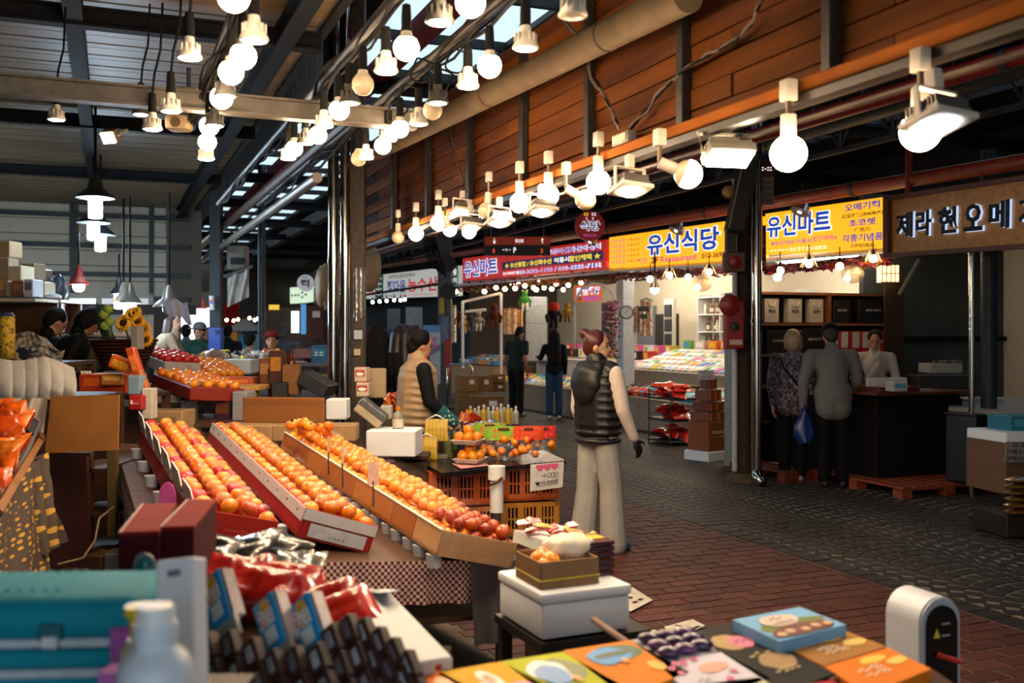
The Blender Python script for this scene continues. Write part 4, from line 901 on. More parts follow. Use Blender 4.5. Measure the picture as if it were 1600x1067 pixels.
# ---- far lane: lit stalls
struct('wall_far_left',MB(LM).box((-.4,34,1.5),(.08,22,3.0)),mat('2c2a2a',.8))
t=thing('far_shop_front','bright white daylight shop opening with red lamps far down the lane','shop front',W(300,520,26))
MB().poly([W(283,530,27),W(332,530,27),W(332,480,27),W(283,480,27)],.05).build('bright_window',mat('e4f0ff',.5,var=.1,scale=3,emit=2.6),t)
MB().poly([W(262,482,26.5),W(335,480,26.5),W(330,455,26.5),W(275,460,26.5)],.1).build('hood',mat('5a5650',.5),t)
for px in (300,308,317): MB().lathe([(.13,0),(.03,.16),(.02,.25)],14,Matrix.Translation(W(px,482,26))).build('red_lamp_shade',mat('b03a1c',.5,emit=.3),t,1)
t=thing('red_curtain','bright red curtain hanging beside the blue-wrapped post far away','curtain',W(352,520,27)); MB().grid(lambda a,b_:W(349+24*a,474+45*b_,27+.08*math.sin(a*30)),24,3).build('cloth',mat('b01818',.8),t,3)
for i,(px,py) in enumerate(((354,498),(365,499),(372,497),(380,501),(390,495),(398,498),(403,496))): hang_bulb(px,py+2,22,'tiny warm bulb over the far stalls, %s from left'%ORD[i],'tiny bulbs over the far stalls',r=.035)
k_=thing('tent_kiosk','blue and yellow kiosk with a grey tent roof in the far lane','kiosk',W(385,560,20)); MB().box(W(383,545,20.4),(.5,.5,.6)).build('kiosk_body',mat('2a86a8',.6,emit=.1),k_); MB().box(W(367,540,20.1),(.12,.1,.55)).build('side_panel',mat('b87a28',.6),k_)
c=W(383,517,20.4); MB().add([c+Vector(q) for q in ((-.36,-.36,0),(.36,-.36,0),(.36,.36,0),(-.36,.36,0),(0,0,.25))],[(0,1,4),(1,2,4),(2,3,4),(3,0,4)]).build('tent_roof',mat('6a6660',.7),k_)
# bright far shop inside at 440-500
t=thing('far_shop_front','lit pale blue shop interior under the far green sign','shop front',W(470,530,24)); 
MB().poly([W(415,545,25.5),W(520,545,25.5),W(520,480,25.5),W(415,480,25.5)],.05).build('interior_wall',mat('3a2a22',.6),t)
MB().poly([W(455,520,25.2),W(467,520,25.2),W(467,486,25.2),W(455,486,25.2)],.03).build('bright_window',mat('e8f0f4',.5,emit=1.6),t); MB().poly([W(470,522,25.2),W(478,522,25.2),W(478,475,25.2),W(470,475,25.2)],.03).build('blue_pillar',mat('5aa0d8',.5,emit=.5),t); MB().poly([W(482,530,25.2),W(505,530,25.2),W(505,478,25.2),W(482,478,25.2)],.03).build('red_menu_board',mat('4a1a14',.6),t)
MB().poly([W(420,484,25.1),W(436,484,25.1),W(436,476,25.1),W(420,476,25.1)],.03).build('yellow_panel',mat('e8c040',.5,emit=.8),t); MB().poly([W(488,496,25.1),W(500,496,25.1),W(500,486,25.1),W(488,486,25.1)],.03).build('menu_card',mat('d8c8b8',.6),t)
# hanging clear plastic sheet and its frame near the far post
t=thing('plastic_curtain','clear plastic sheet hung from a pole over the far stalls','plastic sheet',W(373,480,14)); MB().grid(lambda a,b_:W(355+34*a,(432-12*a)+(48-4*a)*b_,14+.06*math.sin(a*12+b_*4)),16,6).build('sheet',mat('a8a29a',.25,var=.25,scale=4),t,3); MB().cyl(W(350,432,14),W(395,416,14),.03).build('pole',steel,t)
t=thing('air_conditioner','beige air conditioner unit on the far left wall above the lane','air conditioner',W(373,405,15)); MB().rbox(W(372,403,15),(.28,.25,.36),.02).build('casing',mat('8a7f74',.5),t); MB().box(W(372,408,14.85),(.22,.02,.1)).build('grille',darksteel,t)

# ================================================================ THE FRUIT DISPLAY
TE1=Vector((-.49,.872,0)); TE2=Vector((.872,.49,0)); TO=Vector((-.864,4.2,.608))
def tzz(x,d):                                   # display board: rises away from us, falls towards the lane
    q=Vector((x-TO.x,d-TO.y,0)); return TO.z+.095*q.dot(TE1)-.10*q.dot(TE2)
def T(x,d,dz=0): return Vector((x,d,tzz(x,d)+dz))
def TT(a,b_,dz=0): q=TO+TE1*a+TE2*b_; return T(q.x,q.y,dz)
def onT(px,py,h):
    d=4.0
    for _ in range(60):
        p=W(px,py,d); d+=(p.z-tzz(p.x,p.y)-h)*1.2
    return W(px,py,d)
board=mat('4a2e1a',.6,var=.2,scale=6,wood=2)
t=thing('display_table','tilted wooden display table under the boxed citrus','table',(-1.2,5,0))
cor=[tuple(TT(*q)[:2]) for q in ((0,-.62),(0,1.06),(2.55,1.0),(2.55,-.42))]
n=6
for k in range(n):       # planks across
    a=[Vector(T(*cor[0])).lerp(T(*cor[3]),(k+q)/n) for q in (.004,.996)]; b_=[Vector(T(*cor[1])).lerp(T(*cor[2]),(k+q)/n) for q in (.004,.996)]
    MB().poly([a[0],b_[0],b_[1],a[1]],.03).build('plank',board,t)
for q in ((.08,-.55),(.08,.98),(2.45,.92),(2.45,-.36)): p_=TT(*q); MB().box((p_.x,p_.y,p_.z/2-.02),(.06,.06,p_.z-.05)).build('leg',wood_dark,t)
MB().poly([TT(.02,-.76,-.33),TT(.02,1.04,-.25),TT(2.5,.98,-.5),TT(2.5,-.8,-.6)],.02).build('lower_shelf',wood_dark,t)
def hang(name,label,a,c,drop0,drop1,m,nx=40,ny=10,flare=.03,uv=None,freq=26,slant=0):
    a,c=Vector(a),Vector(c); nrm=Vector((a-c).cross(Vector((0,0,1)))).normalized()
    def f(i,j): return a.lerp(c,i)+Vector((0,0,-(drop0+(drop1-drop0)*i)*j))+nrm*(flare*j+.012*math.sin(i*freq)*j+.006*math.sin(i*freq*2.3+2)*j)+(c-a)*slant*j
    o=single(name,MB().grid(f,nx,ny),m,label,'cloth',smooth=3); 
    if uv: uvgrid(o,nx,ny)
    return o
e0,e1=T(*cor[0],.005),T(*cor[1],.005); nearn=(e1-e0).normalized().cross(Vector((0,0,1)))*.012
q0,q1=e0.lerp(e1,.34)+nearn,e0.lerp(e1,.86)+nearn
gmat=pattern_mat('gingham','8a1526','e6dfd6',1.0)
o=hang('gingham_cloth','red and white gingham cloth hanging from the display table edge',q0,q1,.2,.2,gmat,60,12)
uv=o.data.uv_layers.new(name='uv')
for p in o.data.polygons:
    for li in p.loop_indices: vi=o.data.loops[li].vertex_index; uv.data[li].uv=((vi%61)/60*60,(vi//61)/12*13)
hang('grey_cloth','plain grey cloth hanging at the right corner of the display table',e0.lerp(e1,.82)+nearn*2.2,e1+nearn*2.2+Vector((.02,0,0)),.40,.36,mat('6e6a70',.8,var=.15,scale=5),slant=.12,freq=14)
hang('white_cloth','greyish white cloth over the left side of the display table',T(*cor[3],.01)+Vector((-.02,0,0)),T(*cor[0],.01)+Vector((-.02,0,0)),.5,.55,mat('a9a6a8',.8,var=.12,scale=4),freq=12,flare=.06)
# ---- citrus
def fruit_mesh(r,h,name='tangerine',sq=.86,n=14):
    prof=[(.001,-sq*.93)]+[(math.sin(R(a)),-math.cos(R(a))*sq) for a in range(22,160,17)]+[(.28,sq*.94),(.1,sq*.86),(.001,sq*.84)]
    b=MB(Matrix.Diagonal((r,r,r,1))); b.lathe(prof,n); b.m=1; b.cyl((0,0,sq*.83),(0,0,sq*.92),.09,.06,n=6)
    o=b.build(name,[mat(h,.3,var=.10,scale=70,bump=.15,coat=.5),mat('5a6a2a',.7)],None,3,loc=(0,0,0)); me=o.data; bpy.data.objects.remove(o); return me
ORG=[fruit_mesh(.034,c) for c in ('ec860a','f09612','e67806')]
DRK=[fruit_mesh(.034,c,'persimmon') for c in ('a83a06','962e05','b84a08')]
leafm=mat('3f6a24',.5,var=.2)
LEAFM=None
rr=random.Random(11)
def put(mesh,name,p,label,cat,group,tilt=1.0,s=1):
    o=link(bpy.data.objects.new(name,mesh)); o.location=p; o.rotation_euler=(rr.uniform(-tilt,tilt),rr.uniform(-tilt,tilt),rr.uniform(0,6)); o.scale=(s,)*3
    return tag(o,label,cat,group)
def frame(S,E,roll=0):
    e1=(E-S).normalized(); e2=Vector((-e1.y,e1.x,0)).normalized(); e3=e1.cross(e2); e2=e2*math.cos(roll)-(e3 if e3.z>0 else -e3)*math.sin(roll); e3=e1.cross(e2)
    if e3.z<0: e3=-e3
    M=Matrix((e1,e2,e3)).transposed().to_4x4(); M.translation=S; return M
def tray(S,ln,M,wd,ht,label,m_side,m_in,name='fruit_tray',flap=None,rim=None,cat='tray',band=None):
    X=M.copy(); X.translation=S; t=thing(name,label,cat,S)
    MB(X).box((ln/2,wd/2,.008),(ln-.006,wd,.012)).build('base',m_in,t)
    for nm,c,s in (('side_panel',(ln/2,.004,ht/2),(ln-.006,.008,ht)),('side_panel',(ln/2,wd-.004,ht/2),(ln-.006,.008,ht)),('end_panel',(.006,wd/2,ht/2),(.008,wd-.02,ht)),('end_panel',(ln-.006,wd/2,ht/2),(.008,wd-.02,ht))):
        MB(X).box(c,s).build(nm,m_side,t)
    if rim: MB(X).rbox((ln/2,.002,ht),(ln-.004,.016,.012),.004,seg=1).build('rim',rim,t)
    if band: 
        for (c,s) in (((ln/2,-.002,ht*.76),(ln-.008,.006,ht*.46)),): MB(X).box(c,s).build('white_band',band,t)
        for q in (.25,.75): MB(X).box((ln*q,-.006,ht*.78),(.02,.003,.005)).build('hand_slot',blk,t)
    return t,X
def wrap(X,t,ln,wd,ht,top,seed,over=.0,m=None):
    def f(a,b_):
        z=ht+top*math.sin(math.pi*min(max(b_,.001),.999))**.45*(.55+.45*math.sin(math.pi*min(max(a,.0),1))**.3)+.016*mnoise.noise(Vector((a*4+seed,b_*6,seed*1.7)))
        if b_<.06 or b_>.94: z=ht-.03
        return (ln*a,wd*b_*1.02-.01*1.0,z)
    MB(X).grid(f,12,14).build('plastic_wrap',m or film('ffffff',.022,.015,0,1.0,22),t,3)
def cup(p,label,group,h=.05,r=.035):
    o=link(bpy.data.objects.new('support_cup',CUP)); o.location=p; return tag(o,label,'cup',group)
b=MB(); b.lathe([(.001,0),(.034,0),(.038,.06),(.036,.06),(.001,.055)],14); o=b.build('support_cup',mat('b9bcc2',.5,var=.06),None,.6,loc=(0,0,0)); CUP=o.data; bpy.data.objects.remove(o)
# Row C: long row of brown trays heaped with tangerines
S=onT(437,702,.055); Ee=onT(680,868,.06); Mx=frame(S,Ee,R(15)); tot=(Ee-S).length; n=9; ln=tot/n
cb=[mat(c,.5,var=.12,scale=12,coat=.4) for c in ('b4702e','a8642a','b8782f')]
for k in range(n):
    s0=S+(Ee-S)*(k/n)
    last=k==n-1
    t,X=tray(s0,ln,Mx,.40,.115,'brown carton tray of tangerines, %s from the far end of the long row'%ORD[k],mat('c09468',.6,var=.1) if last else cb[k%3],cardboard,rim=mat('d8d2c4',.4))
    MB(X).poly([(.004,-.003,.006),(ln-.004,-.003,.006),(ln-.004,-.003,.112),(.004,-.003,.112)]).build('side_film',film('ffe0b0',.05,.08,.1,.8,40),t)
    cnt=0
    for lay,(nx,ny,z) in enumerate(((4,5,.095),(3,4,.148))):
        for i in range(nx):
            for j in range(ny):
                x=ln*(i+.5+.5*(lay%2)*0)/nx+rr.uniform(-.008,.008); y=.40*(j+.5)/ny*(.93 if lay==0 else .8 if lay==1 else .55)+(.012 if lay==0 else .05 if lay==1 else .12)+rr.uniform(-.008,.008)
                if lay==2 and rr.random()<.25: continue
                p=X@Vector((x,y,z+rr.uniform(-.006,.01)))
                dk=(k==8 and (j>=2 or lay>0)) or (k==7 and j>=3)
                put((DRK if dk else ORG)[rr.randint(0,2)],'tangerine',p,('deep red-orange tangerine' if dk else 'ripe tangerine')+' heaped in the %s tray of the long brown row'%ORD[k],'tangerine','tangerines in the long brown row',.9,rr.uniform(.9,1.08))
    wrap(X,t,ln,.40,.115,.135,k)
    for q in (.25,.8): cup(X@Vector((ln*q,.04,-.062)),'white paper cup propping up the long row of brown trays','cups under the long brown row'); 
Xe=Mx.copy(); Xe.translation=Ee; MB(Xe).poly([(.004,.004,.004),(.004,.396,.004),(.004,.396,.112),(.004,.004,.112)][::-1]).build('end_film',film('ffffff',.12,.08,0,.9,30),t)
# leafy tangerines at the far end
for k in range(10):
    p=W(452+rr.uniform(0,62),672+rr.uniform(-14,6),6.1+rr.uniform(-.1,.2)); put(ORG[k%3],'tangerine',p,'tangerine with green leaf at the far end of the long row','tangerine','leafy tangerines')
    MBp=MB(Matrix.Translation(p+Vector((.01,-.03,.02)))@Matrix.Rotation(rr.uniform(0,6),4,'Z')@Matrix.Rotation(R(30),4,'X'))
    MBp.add([(0,0,0),(.014,.018,.004),(0,.05,0),(-.014,.018,.004)],[(0,1,2,3)]); single('tangerine_leaf',MBp,leafm,'green leaf lying on the far tangerines','leaf','leaves on the far tangerines')
# Row B: red cartons with white bands
def red_row(S,E,n,wd,ht,which,seed,roll):
    M=frame(S,E,roll); ln=(E-S).length/n; redc=mat('a81c14',.5,var=.1,scale=15); wb=mat('d4d0d2',.5,var=.05)
    for k in range(n):
        s0=S+(E-S)*(k/n)
        t,X=tray(s0,ln,M,wd,ht,'red %scarton of wrapped citrus, %s from the far end of the %s row'%('white-banded ' if which=='middle' else '',ORD[k],which),redc,cardboard,'fruit_carton',cat='carton',band=wb if which=='middle' else None)
        if which=='left':
            MB(X).poly([(ln*.12,-.004,ht*.62),(ln*.88,-.004,ht*.62),(ln*.96,-.03,ht*1.05),(ln*.8,-.05,ht*1.42),(ln*.2,-.05,ht*1.42),(ln*.04,-.03,ht*1.05)],.006).build('white_flap',wb,t)
            MB(X).box((ln*.5,-.06,ht*1.2),(.03,.004,.008)).build('hand_slot',blk,t)
        for i in range(3):
            for j in range(4): put((ORG if which=='middle' or (i+j)%4 else RED)[rr.randint(0,2)],'orange_fruit',X@Vector((ln*(i+.5)/3,.04+(wd-.08)*j/3,ht-.01+.03*(j in(1,2)))),'%s under film in the %s red row'%('orange' ,which),'orange','oranges in the %s red row'%which,.9,1.1)
        wrap(X,t,ln,wd,ht,.085,seed+k,m=film('ffffff',.03,.015,0,1.0,28))
        if k%1==0: cup(X@Vector((ln*.5,.0,-.062)),'white paper cup propping up the %s red row'%which,'cups under the %s red row'%which)
    X=M.copy(); X.translation=E
    if which=='middle':
        MB(X).poly([(.003,wd*.0,ht*.62),(.003,wd,ht*.62),(.003,wd,ht*1.0),(.003,0,ht*1.0)][::-1]).build('white_band',wb,t)
        pl=Panel(*[X@Vector(q) for q in ((.006,wd*.12,ht*.1),(.006,wd*.9,ht*.1),(.006,wd*.9,ht*.56),(.006,wd*.12,ht*.56))])
        b=MB(); pl.rect(b,0,1,0,1,0); b.build('printed_label',mat('c8ccd4',.5),t)
        pl.txt(t,'~4',.5,.3,.3,.2,mat('6a3a5a',.6),.0,.003); pl.txt(t,'~3',.25,.6,.2,.16,mat('8a8a94',.6),.0,.003)
    else:
        pl=Panel(*[X@Vector(q) for q in ((.004,wd*.1,ht*.1),(.004,wd*.9,ht*.1),(.004,wd*.9,ht*.9),(.004,wd*.1,ht*.9))]); pl.txt(t,'~6',.5,.55,.4,.18,mat('d86a40',.6),.0,.003)
RED=[fruit_mesh(.034,c,'apple') for c in ('c02818','b82020','d04a1c')]
red_row(onT(322,690,.055),onT(463,838,.07),6,.35,.13,'middle',40,R(19))
red_row(onT(214,692,.055),onT(300,848,.06),6,.33,.14,'left',60,R(14))
# loose single tangerine between rows, price sticks
put(ORG[0],'tangerine',W(494,766,4.75),'single tangerine lying between the middle and long rows','tangerine',None)
for px,py,d,lab,h in ((583,742,4.9,'pinkish price card stuck in the long tangerine row','d8b0a0'),(262,778,4.25,'pink oval price tag on a stick over the left red row','e05aa0'),(535,715,5.3,'thin price stick in the tangerine row','b8a898'),(513,698,5.6,'thin price stick farther along the tangerine row','a89888')):
    c=W(px,py,d); t=thing('price_tag',lab,'price tag',c)
    if 'oval' in lab: 
        MB(Matrix.Translation(c)@Matrix.Rotation(R(-30),4,'Y')@Matrix.Rotation(R(90),4,'X')).cyl((0,0,0),(0,0,.006),.05,n=24).build('card',mat(h,.5),t); t.children[0].scale=(.75,1,1.35)
    else: MB().poly([c+Vector(q) for q in ((-.03 if 'card' in lab else -.006,0,-.05),(.03 if 'card' in lab else .006,0,-.05),(.025 if 'card' in lab else .006,.01,.06),(-.025 if 'card' in lab else -.006,.01,.06))],.004).build('card',mat(h,.5,var=.15,scale=50),t)
    MB().cyl(c+Vector((0,0,-.03)),c+Vector((0,.01,-.16)),.004,n=6).build('stick',steel,t)

# ================================================================ POSTS
def post(nm,lab,px,d,r,m,z1=4.6,n=20,z0=0,bands=()):
    p=W(px,HY,d); t=thing(nm,lab,'post',(p.x,p.y,z0)); MB().cyl((p.x,p.y,z0),(p.x,p.y,z1),r,n=n).build('shaft',m,t,1)
    for z in bands: MB().cyl((p.x,p.y,z-.02),(p.x,p.y,z+.02),r*1.12,n=n).build('clamp_band',m,t,1)
    return t
post('chrome_pipe','polished steel downpipe, left of the pair in mid scene',521,8.6,.048,chrome,bands=(2.2,3.6))
post('chrome_pipe','polished steel downpipe, right of the pair in mid scene',539,8.5,.042,chrome,bands=(2.6,))
p=W(560,HY,8.7); t=thing('steel_post','square grey steel post beside the polished downpipes with taped plastic','post',(p.x,p.y,0)); MB().box((p.x,p.y,2.3),(.12,.12,4.6)).build('shaft',mat('4a4038',.6,.2,var=.3),t)
MB().grid(lambda a,b_:W(552+19*a,418+78*b_+6*math.sin(a*5)*b_,8.58-.02*math.sin(a*7)),8,10).build('plastic_sheet',film('cfe0e4',.35,.3,.2,.6,12),t,3)
MB().poly([W(553,530,8.6),W(566,530,8.6),W(566,516,8.6),W(553,516,8.6)],.004).build('sticker',mat('b8c4d0',.5),t)
MB().poly([W(553,555,8.6),W(563,555,8.6),W(563,545,8.6),W(553,545,8.6)],.004).build('paper_note',mat('c8b890',.6),t)
p=[W(534,420,8.3),W(533,480,8.3),W(528,560,8.3),W(526,640,8.3)]; single('hanging_cable',MB().tube(p,.008,6),sock_b,'black cable hanging down the polished downpipes','cable',smooth=3)
# covered fan (cloth bag) behind the posts
t=thing('covered_fan','wall fan covered with a beige cloth bag behind the posts','fan',W(575,425,10)); 
MB().ball(W(576,418,10.2),.24,16,12,(.55,.7,1.05)).build('cloth_cover',mat('a08a6c',.8,var=.15,bump=.3,scale=6),t,3); MB().cyl(W(545,400,10.4),W(576,418,10.2),.03).build('bracket',steel,t)
# far posts
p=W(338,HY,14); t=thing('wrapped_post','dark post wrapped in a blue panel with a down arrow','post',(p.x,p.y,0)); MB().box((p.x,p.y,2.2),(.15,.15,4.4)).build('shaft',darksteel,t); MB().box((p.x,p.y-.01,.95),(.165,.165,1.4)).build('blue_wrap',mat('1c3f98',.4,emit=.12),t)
pw=Panel(W(330,575,13.88),W(346,575,13.88),W(346,495,13.88),W(330,495,13.88)); pw.txt(t,'▼',.5,.70,.5,.10,mat('0c1c50',.5),0,.004)
t=thing('flag','small Korean flag hung on the dark post','flag',W(330,475,13.8)); MB().grid(lambda a,b_:W(326+8*a+1.5*b_,462+22*b_,13.8+.02*math.sin(a*8)),8,8).build('cloth',white,t,3)
c=W(330.5,471,13.76); MB(Matrix.Translation(c)@Matrix.Rotation(R(90),4,'X')).cyl((0,0,0),(0,0,.002),.028,n=20).build('red_half',redl,t); MB(Matrix.Translation(c+Vector((0,-.003,-.012)))@Matrix.Rotation(R(90),4,'X')).cyl((0,0,0),(0,0,.002),.02,n=20).build('blue_half',blue,t)
post('steel_post','slim bluish steel post in the far lane',409,18,.07,mat('3f4a52',.4,.5)); 
p=W(695,HY,19.5); t=thing('steel_post','grey steel column with junction boxes before the red sign','post',(p.x,p.y,0)); MB().box((p.x,p.y,2.3),(.26,.26,4.6)).build('shaft',mat('4c4f54',.5,.3,var=.25),t)
for py in (412,455): MB().cyl(W(700,py,19.2),W(700,py,19.05),.16,n=18).build('cable_reel',black,t)
MB().box(W(690,478,19.3),(.1,.04,.3)).build('yellow_plate',mat('b8a020',.5),t); MB().box(W(700,560,19.3),(.12,.04,.75)).build('red_plate',mat('a02018',.5),t); MB().box(W(695,515,19.32),(.14,.03,.5)).build('notice',mat('6a7a90',.6),t)
t=thing('meter_box','grey electric meter box with dangling black cables','electrical box',W(668,360,18)); MB().rbox(W(668,352,18),(.32,.2,.42),.02).build('casing',mat('5c6064',.5),t)
for k in range(5): MB().tube([W(662+k*4,368,18),W(664+k*5,390,18),W(672+k*6,415+4*k,18),W(690,420,18.4)],.02,6).build('cable',sock_b,t,3)
# round rusty post with alarm at right, white conduit, glossy downpipe
p=W(1163,HY,10.6); t=thing('timber_post','round weathered timber post with a dark cap in the lane','post',(p.x,p.y,0)); MB().lathe([(.14,0),(.125,.05),(.12,.3),(.115,2.0),(.11,3.4),(.11,3.9)],18,Matrix.Translation((p.x,p.y,0))).build('shaft',mat('33251a',.7,var=.45,scale=9,bump=.5),t,1)
MB().lathe([(.2,0),(.19,.04),(.12,.1)],18,Matrix.Translation((p.x,p.y,0))).build('base_collar',mat('54462f',.8,var=.3),t,1)
MB().cyl((p.x-.12,p.y-.08,.12),(p.x-.12,p.y-.08,3.2),.028,n=10).build('white_conduit',mat('b8b8b4',.5),t)
q=W(1182,HY,10.3); t=thing('downpipe','glossy steel downpipe beside the round timber post','pipe',(q.x,q.y,0)); MB().cyl((q.x,q.y,.12),(q.x,q.y,4.0),.055,n=20).build('pipe_run',chrome,t,1)
MB().tube([(q.x,q.y,.16),(q.x+.0,q.y-.03,.08),(q.x+.03,q.y-.12,.04)],.056,14).build('outlet_elbow',chrome,t,3)
for z in (.42,1.7,2.55): MB().cyl((q.x,q.y,z-.015),(q.x,q.y,z+.015),.062,n=20).build('clamp_band',chrome,t,1)
c=W(1143,495,10.25); t=thing('fire_alarm','red fire alarm box with round bell on the timber post','fire alarm',c)
rdm=mat('8c1410',.4,var=.08); MB().rbox(c+Vector((.02,0,-.08)),(.2,.12,.5),.02).build('alarm_box',rdm,t); MB(Matrix.Translation(c+Vector((-.03,-.06,.12)))@Matrix.Rotation(R(90),4,'X')).lathe([(.11,0),(.105,.03),(.05,.055),(.001,.06)],24).build('bell',rdm,t,.8)
MB(Matrix.Translation(c+Vector((.02,-.06,-.1)))@Matrix.Rotation(R(90),4,'X')).lathe([(.05,0),(.045,.02),(.001,.025)],18).build('button',mat('2a0a08',.4),t,.6); MB().box(c+Vector((.03,-.062,-.26)),(.13,.004,.05)).build('notice_plate',mat('c8a8a0',.5),t)
c=W(1146,410,10.25); t=thing('alarm_light','red round alarm lamp in a grey box on the timber post','alarm',c); MB().rbox(c,(.22,.1,.2),.015).build('casing',mat('6a4a38',.6),t); MB(Matrix.Translation(c+Vector((0,-.05,0)))@Matrix.Rotation(R(90),4,'X')).lathe([(.07,0),(.06,.05),(.001,.07)],18).build('lens',rdm,t,1)
c=W(1141,378,10.3); single('junction_box',MB().rbox(c,(.1,.1,.3),.01),mat('3a332e',.6),'small brown junction box above the alarm lamp','electrical box')
c=W(1138,300,10.2); t=thing('round_bell','small brass-coloured round bell high on the timber post','bell',c); MB(Matrix.Translation(c)@Matrix.Rotation(R(90),4,'X')).lathe([(.07,0),(.06,.04),(.001,.05)],18).build('dome',mat('a87a3c',.4,.5),t,1); MB().cyl(c,c+Vector((.05,.1,0)),.02).build('mount',steel,t)
c=W(1160,300,10.2); X=Matrix.Translation(c)@Matrix.Rotation(R(12),4,'Y'); t=thing('speaker_column','long black speaker leaning at the top of the timber post','speaker',c); MB(X).rbox((0,0,0),(.19,.16,.85),.02).build('cabinet',black,t); MB(X).box((0,-.082,0),(.15,.004,.78)).build('grille',mat('2a2418',.6),t); MB(X).box((-.075,-.085,0),(.012,.006,.8)).build('edge_strip',mat('a08850',.5),t)
# notices behind post
for (x0,y0,x1,y1,h,lab,tx) in ((1183,250,1209,320,'8a7a72','notice board with red heading hanging at the post','이용'),(1184,352,1197,424,'6a1616','dark red vertical banner with a ring emblem beside the post','마트')):
    p_=Panel(W(x0,y1,10.6),W(x1,y1,10.6),W(x1,y0,10.6),W(x0,y0,10.6)); t=thing('notice_board',lab,'notice',p_.P(.5,0)); MB().poly([p_.P(0,0),p_.P(1,0),p_.P(1,1),p_.P(0,1)],.02).build('board',mat(h,.6),t)
    if 'red head' in lab:
        b=MB(); p_.rect(b,0,1,.62,1,.003); b.build('heading_band',mat('5c1a16',.6),t); p_.txt(t,'~5',.5,.8,.8,.1,wht,0,.006)
        for k in range(4): p_.txt(t,'~7',.5,.5-k*.13,.8,.07,blk,0,.006)
    else: p_.txt(t,'~2',.6,.55,.6,.08,mat('c8a8a0',.6),0,.006); p_.txt(t,'◎',.55,.15,.8,.15,mat('c8b8b0',.6),0,.006)
    MB().cyl(p_.P(.5,1),p_.P(.5,1)+Vector((0,0,.5)),.008,n=5).build('hanger',steel,t)

# ================================================================ STALL GOODS
def slab(name,label,cat,x0,x1,yb,yt,d,dep,h,rz=0,band=None,txt=None,rough=.5,tilt=0,grp=None,tc=None):
    wd=(x1-x0)*d/F; ht=(yb-yt)*d/F; c=W((x0+x1)/2,yb,d); t=thing(name,label,cat,c,rz,grp)
    X=Matrix.Translation(c)@Matrix.Rotation(rz,4,'Z')@Matrix.Translation((0,dep/2,ht/2))@Matrix.Rotation(tilt,4,'Y')
    MB(X).rbox((0,0,0),(wd,dep,ht),min(.008,ht*.08,wd*.08),seg=1).build('box_body',mat(h,rough,var=.1) if isinstance(h,str) else h,t)
    if band: MB(X).box((0,-dep/2-.001,ht*.1),(wd*.78,.003,ht*.42)).build('printed_band',mat(band,.5,var=.2,scale=40),t)
    MB(X).box((0,0,ht/2+.0008),(wd*.86,dep*.5,.0016)).build('lid_seam',mat(band or h,.5,var=.1) if isinstance(band or h,str) else h,t)
    if txt: 
        P_=Panel(*[X@Vector(q) for q in ((-wd*.4,-dep/2-.004,-ht*.3),(wd*.4,-dep/2-.004,-ht*.3),(wd*.4,-dep/2-.004,ht*.4),(-wd*.4,-dep/2-.004,ht*.4))]); P_.txt(t,txt,.5,.5,.8,.36,mat(tc or 'f0ece0',.5),.01,.001)
    return t
# back stage of the left stall: supporting tables (cloth-covered)
def stand(lab,x0,x1,y,d,dep,m,z0=0,rz=0):
    c=W((x0+x1)/2,y,d); wd=(x1-x0)*d/F; t=thing('stall_table',lab,'table',(c.x,c.y,0),rz); X=Matrix.Translation((c.x,c.y,0))@Matrix.Rotation(rz,4,'Z')
    MB(X).rbox((0,dep/2,c.z-.015),(wd,dep,.03),.004,seg=1).build('table_top',m,t)
    for a in (-.46,.46):
        for b_ in (.06,.94): MB(X).box((wd*a,dep*b_,c.z/2-.015),(.05,.05,c.z-.03)).build('leg',wood_dark,t)
    MB(X).box((0,.02,c.z*.5),(wd*.97,.02,c.z*.86)).build('front_board',wood_dark,t)
    return t
stand('rough table behind the red citrus rows',195,420,662,7.15,.9,board)
stand('rough table with liquor boxes left of the polished downpipes',330,520,622,8.1,1.2,wood_dark)
stand('table of the middle stall behind the tangerine heap',560,668,712,7.2,1.0,wood_dark)
stand('long table with snacks beside the lane at the middle stall',650,800,668,8.9,1.0,wood_dark)
stand('far fruit table before the blue-wrapped post',225,350,600,9.6,1.6,wood_dark)
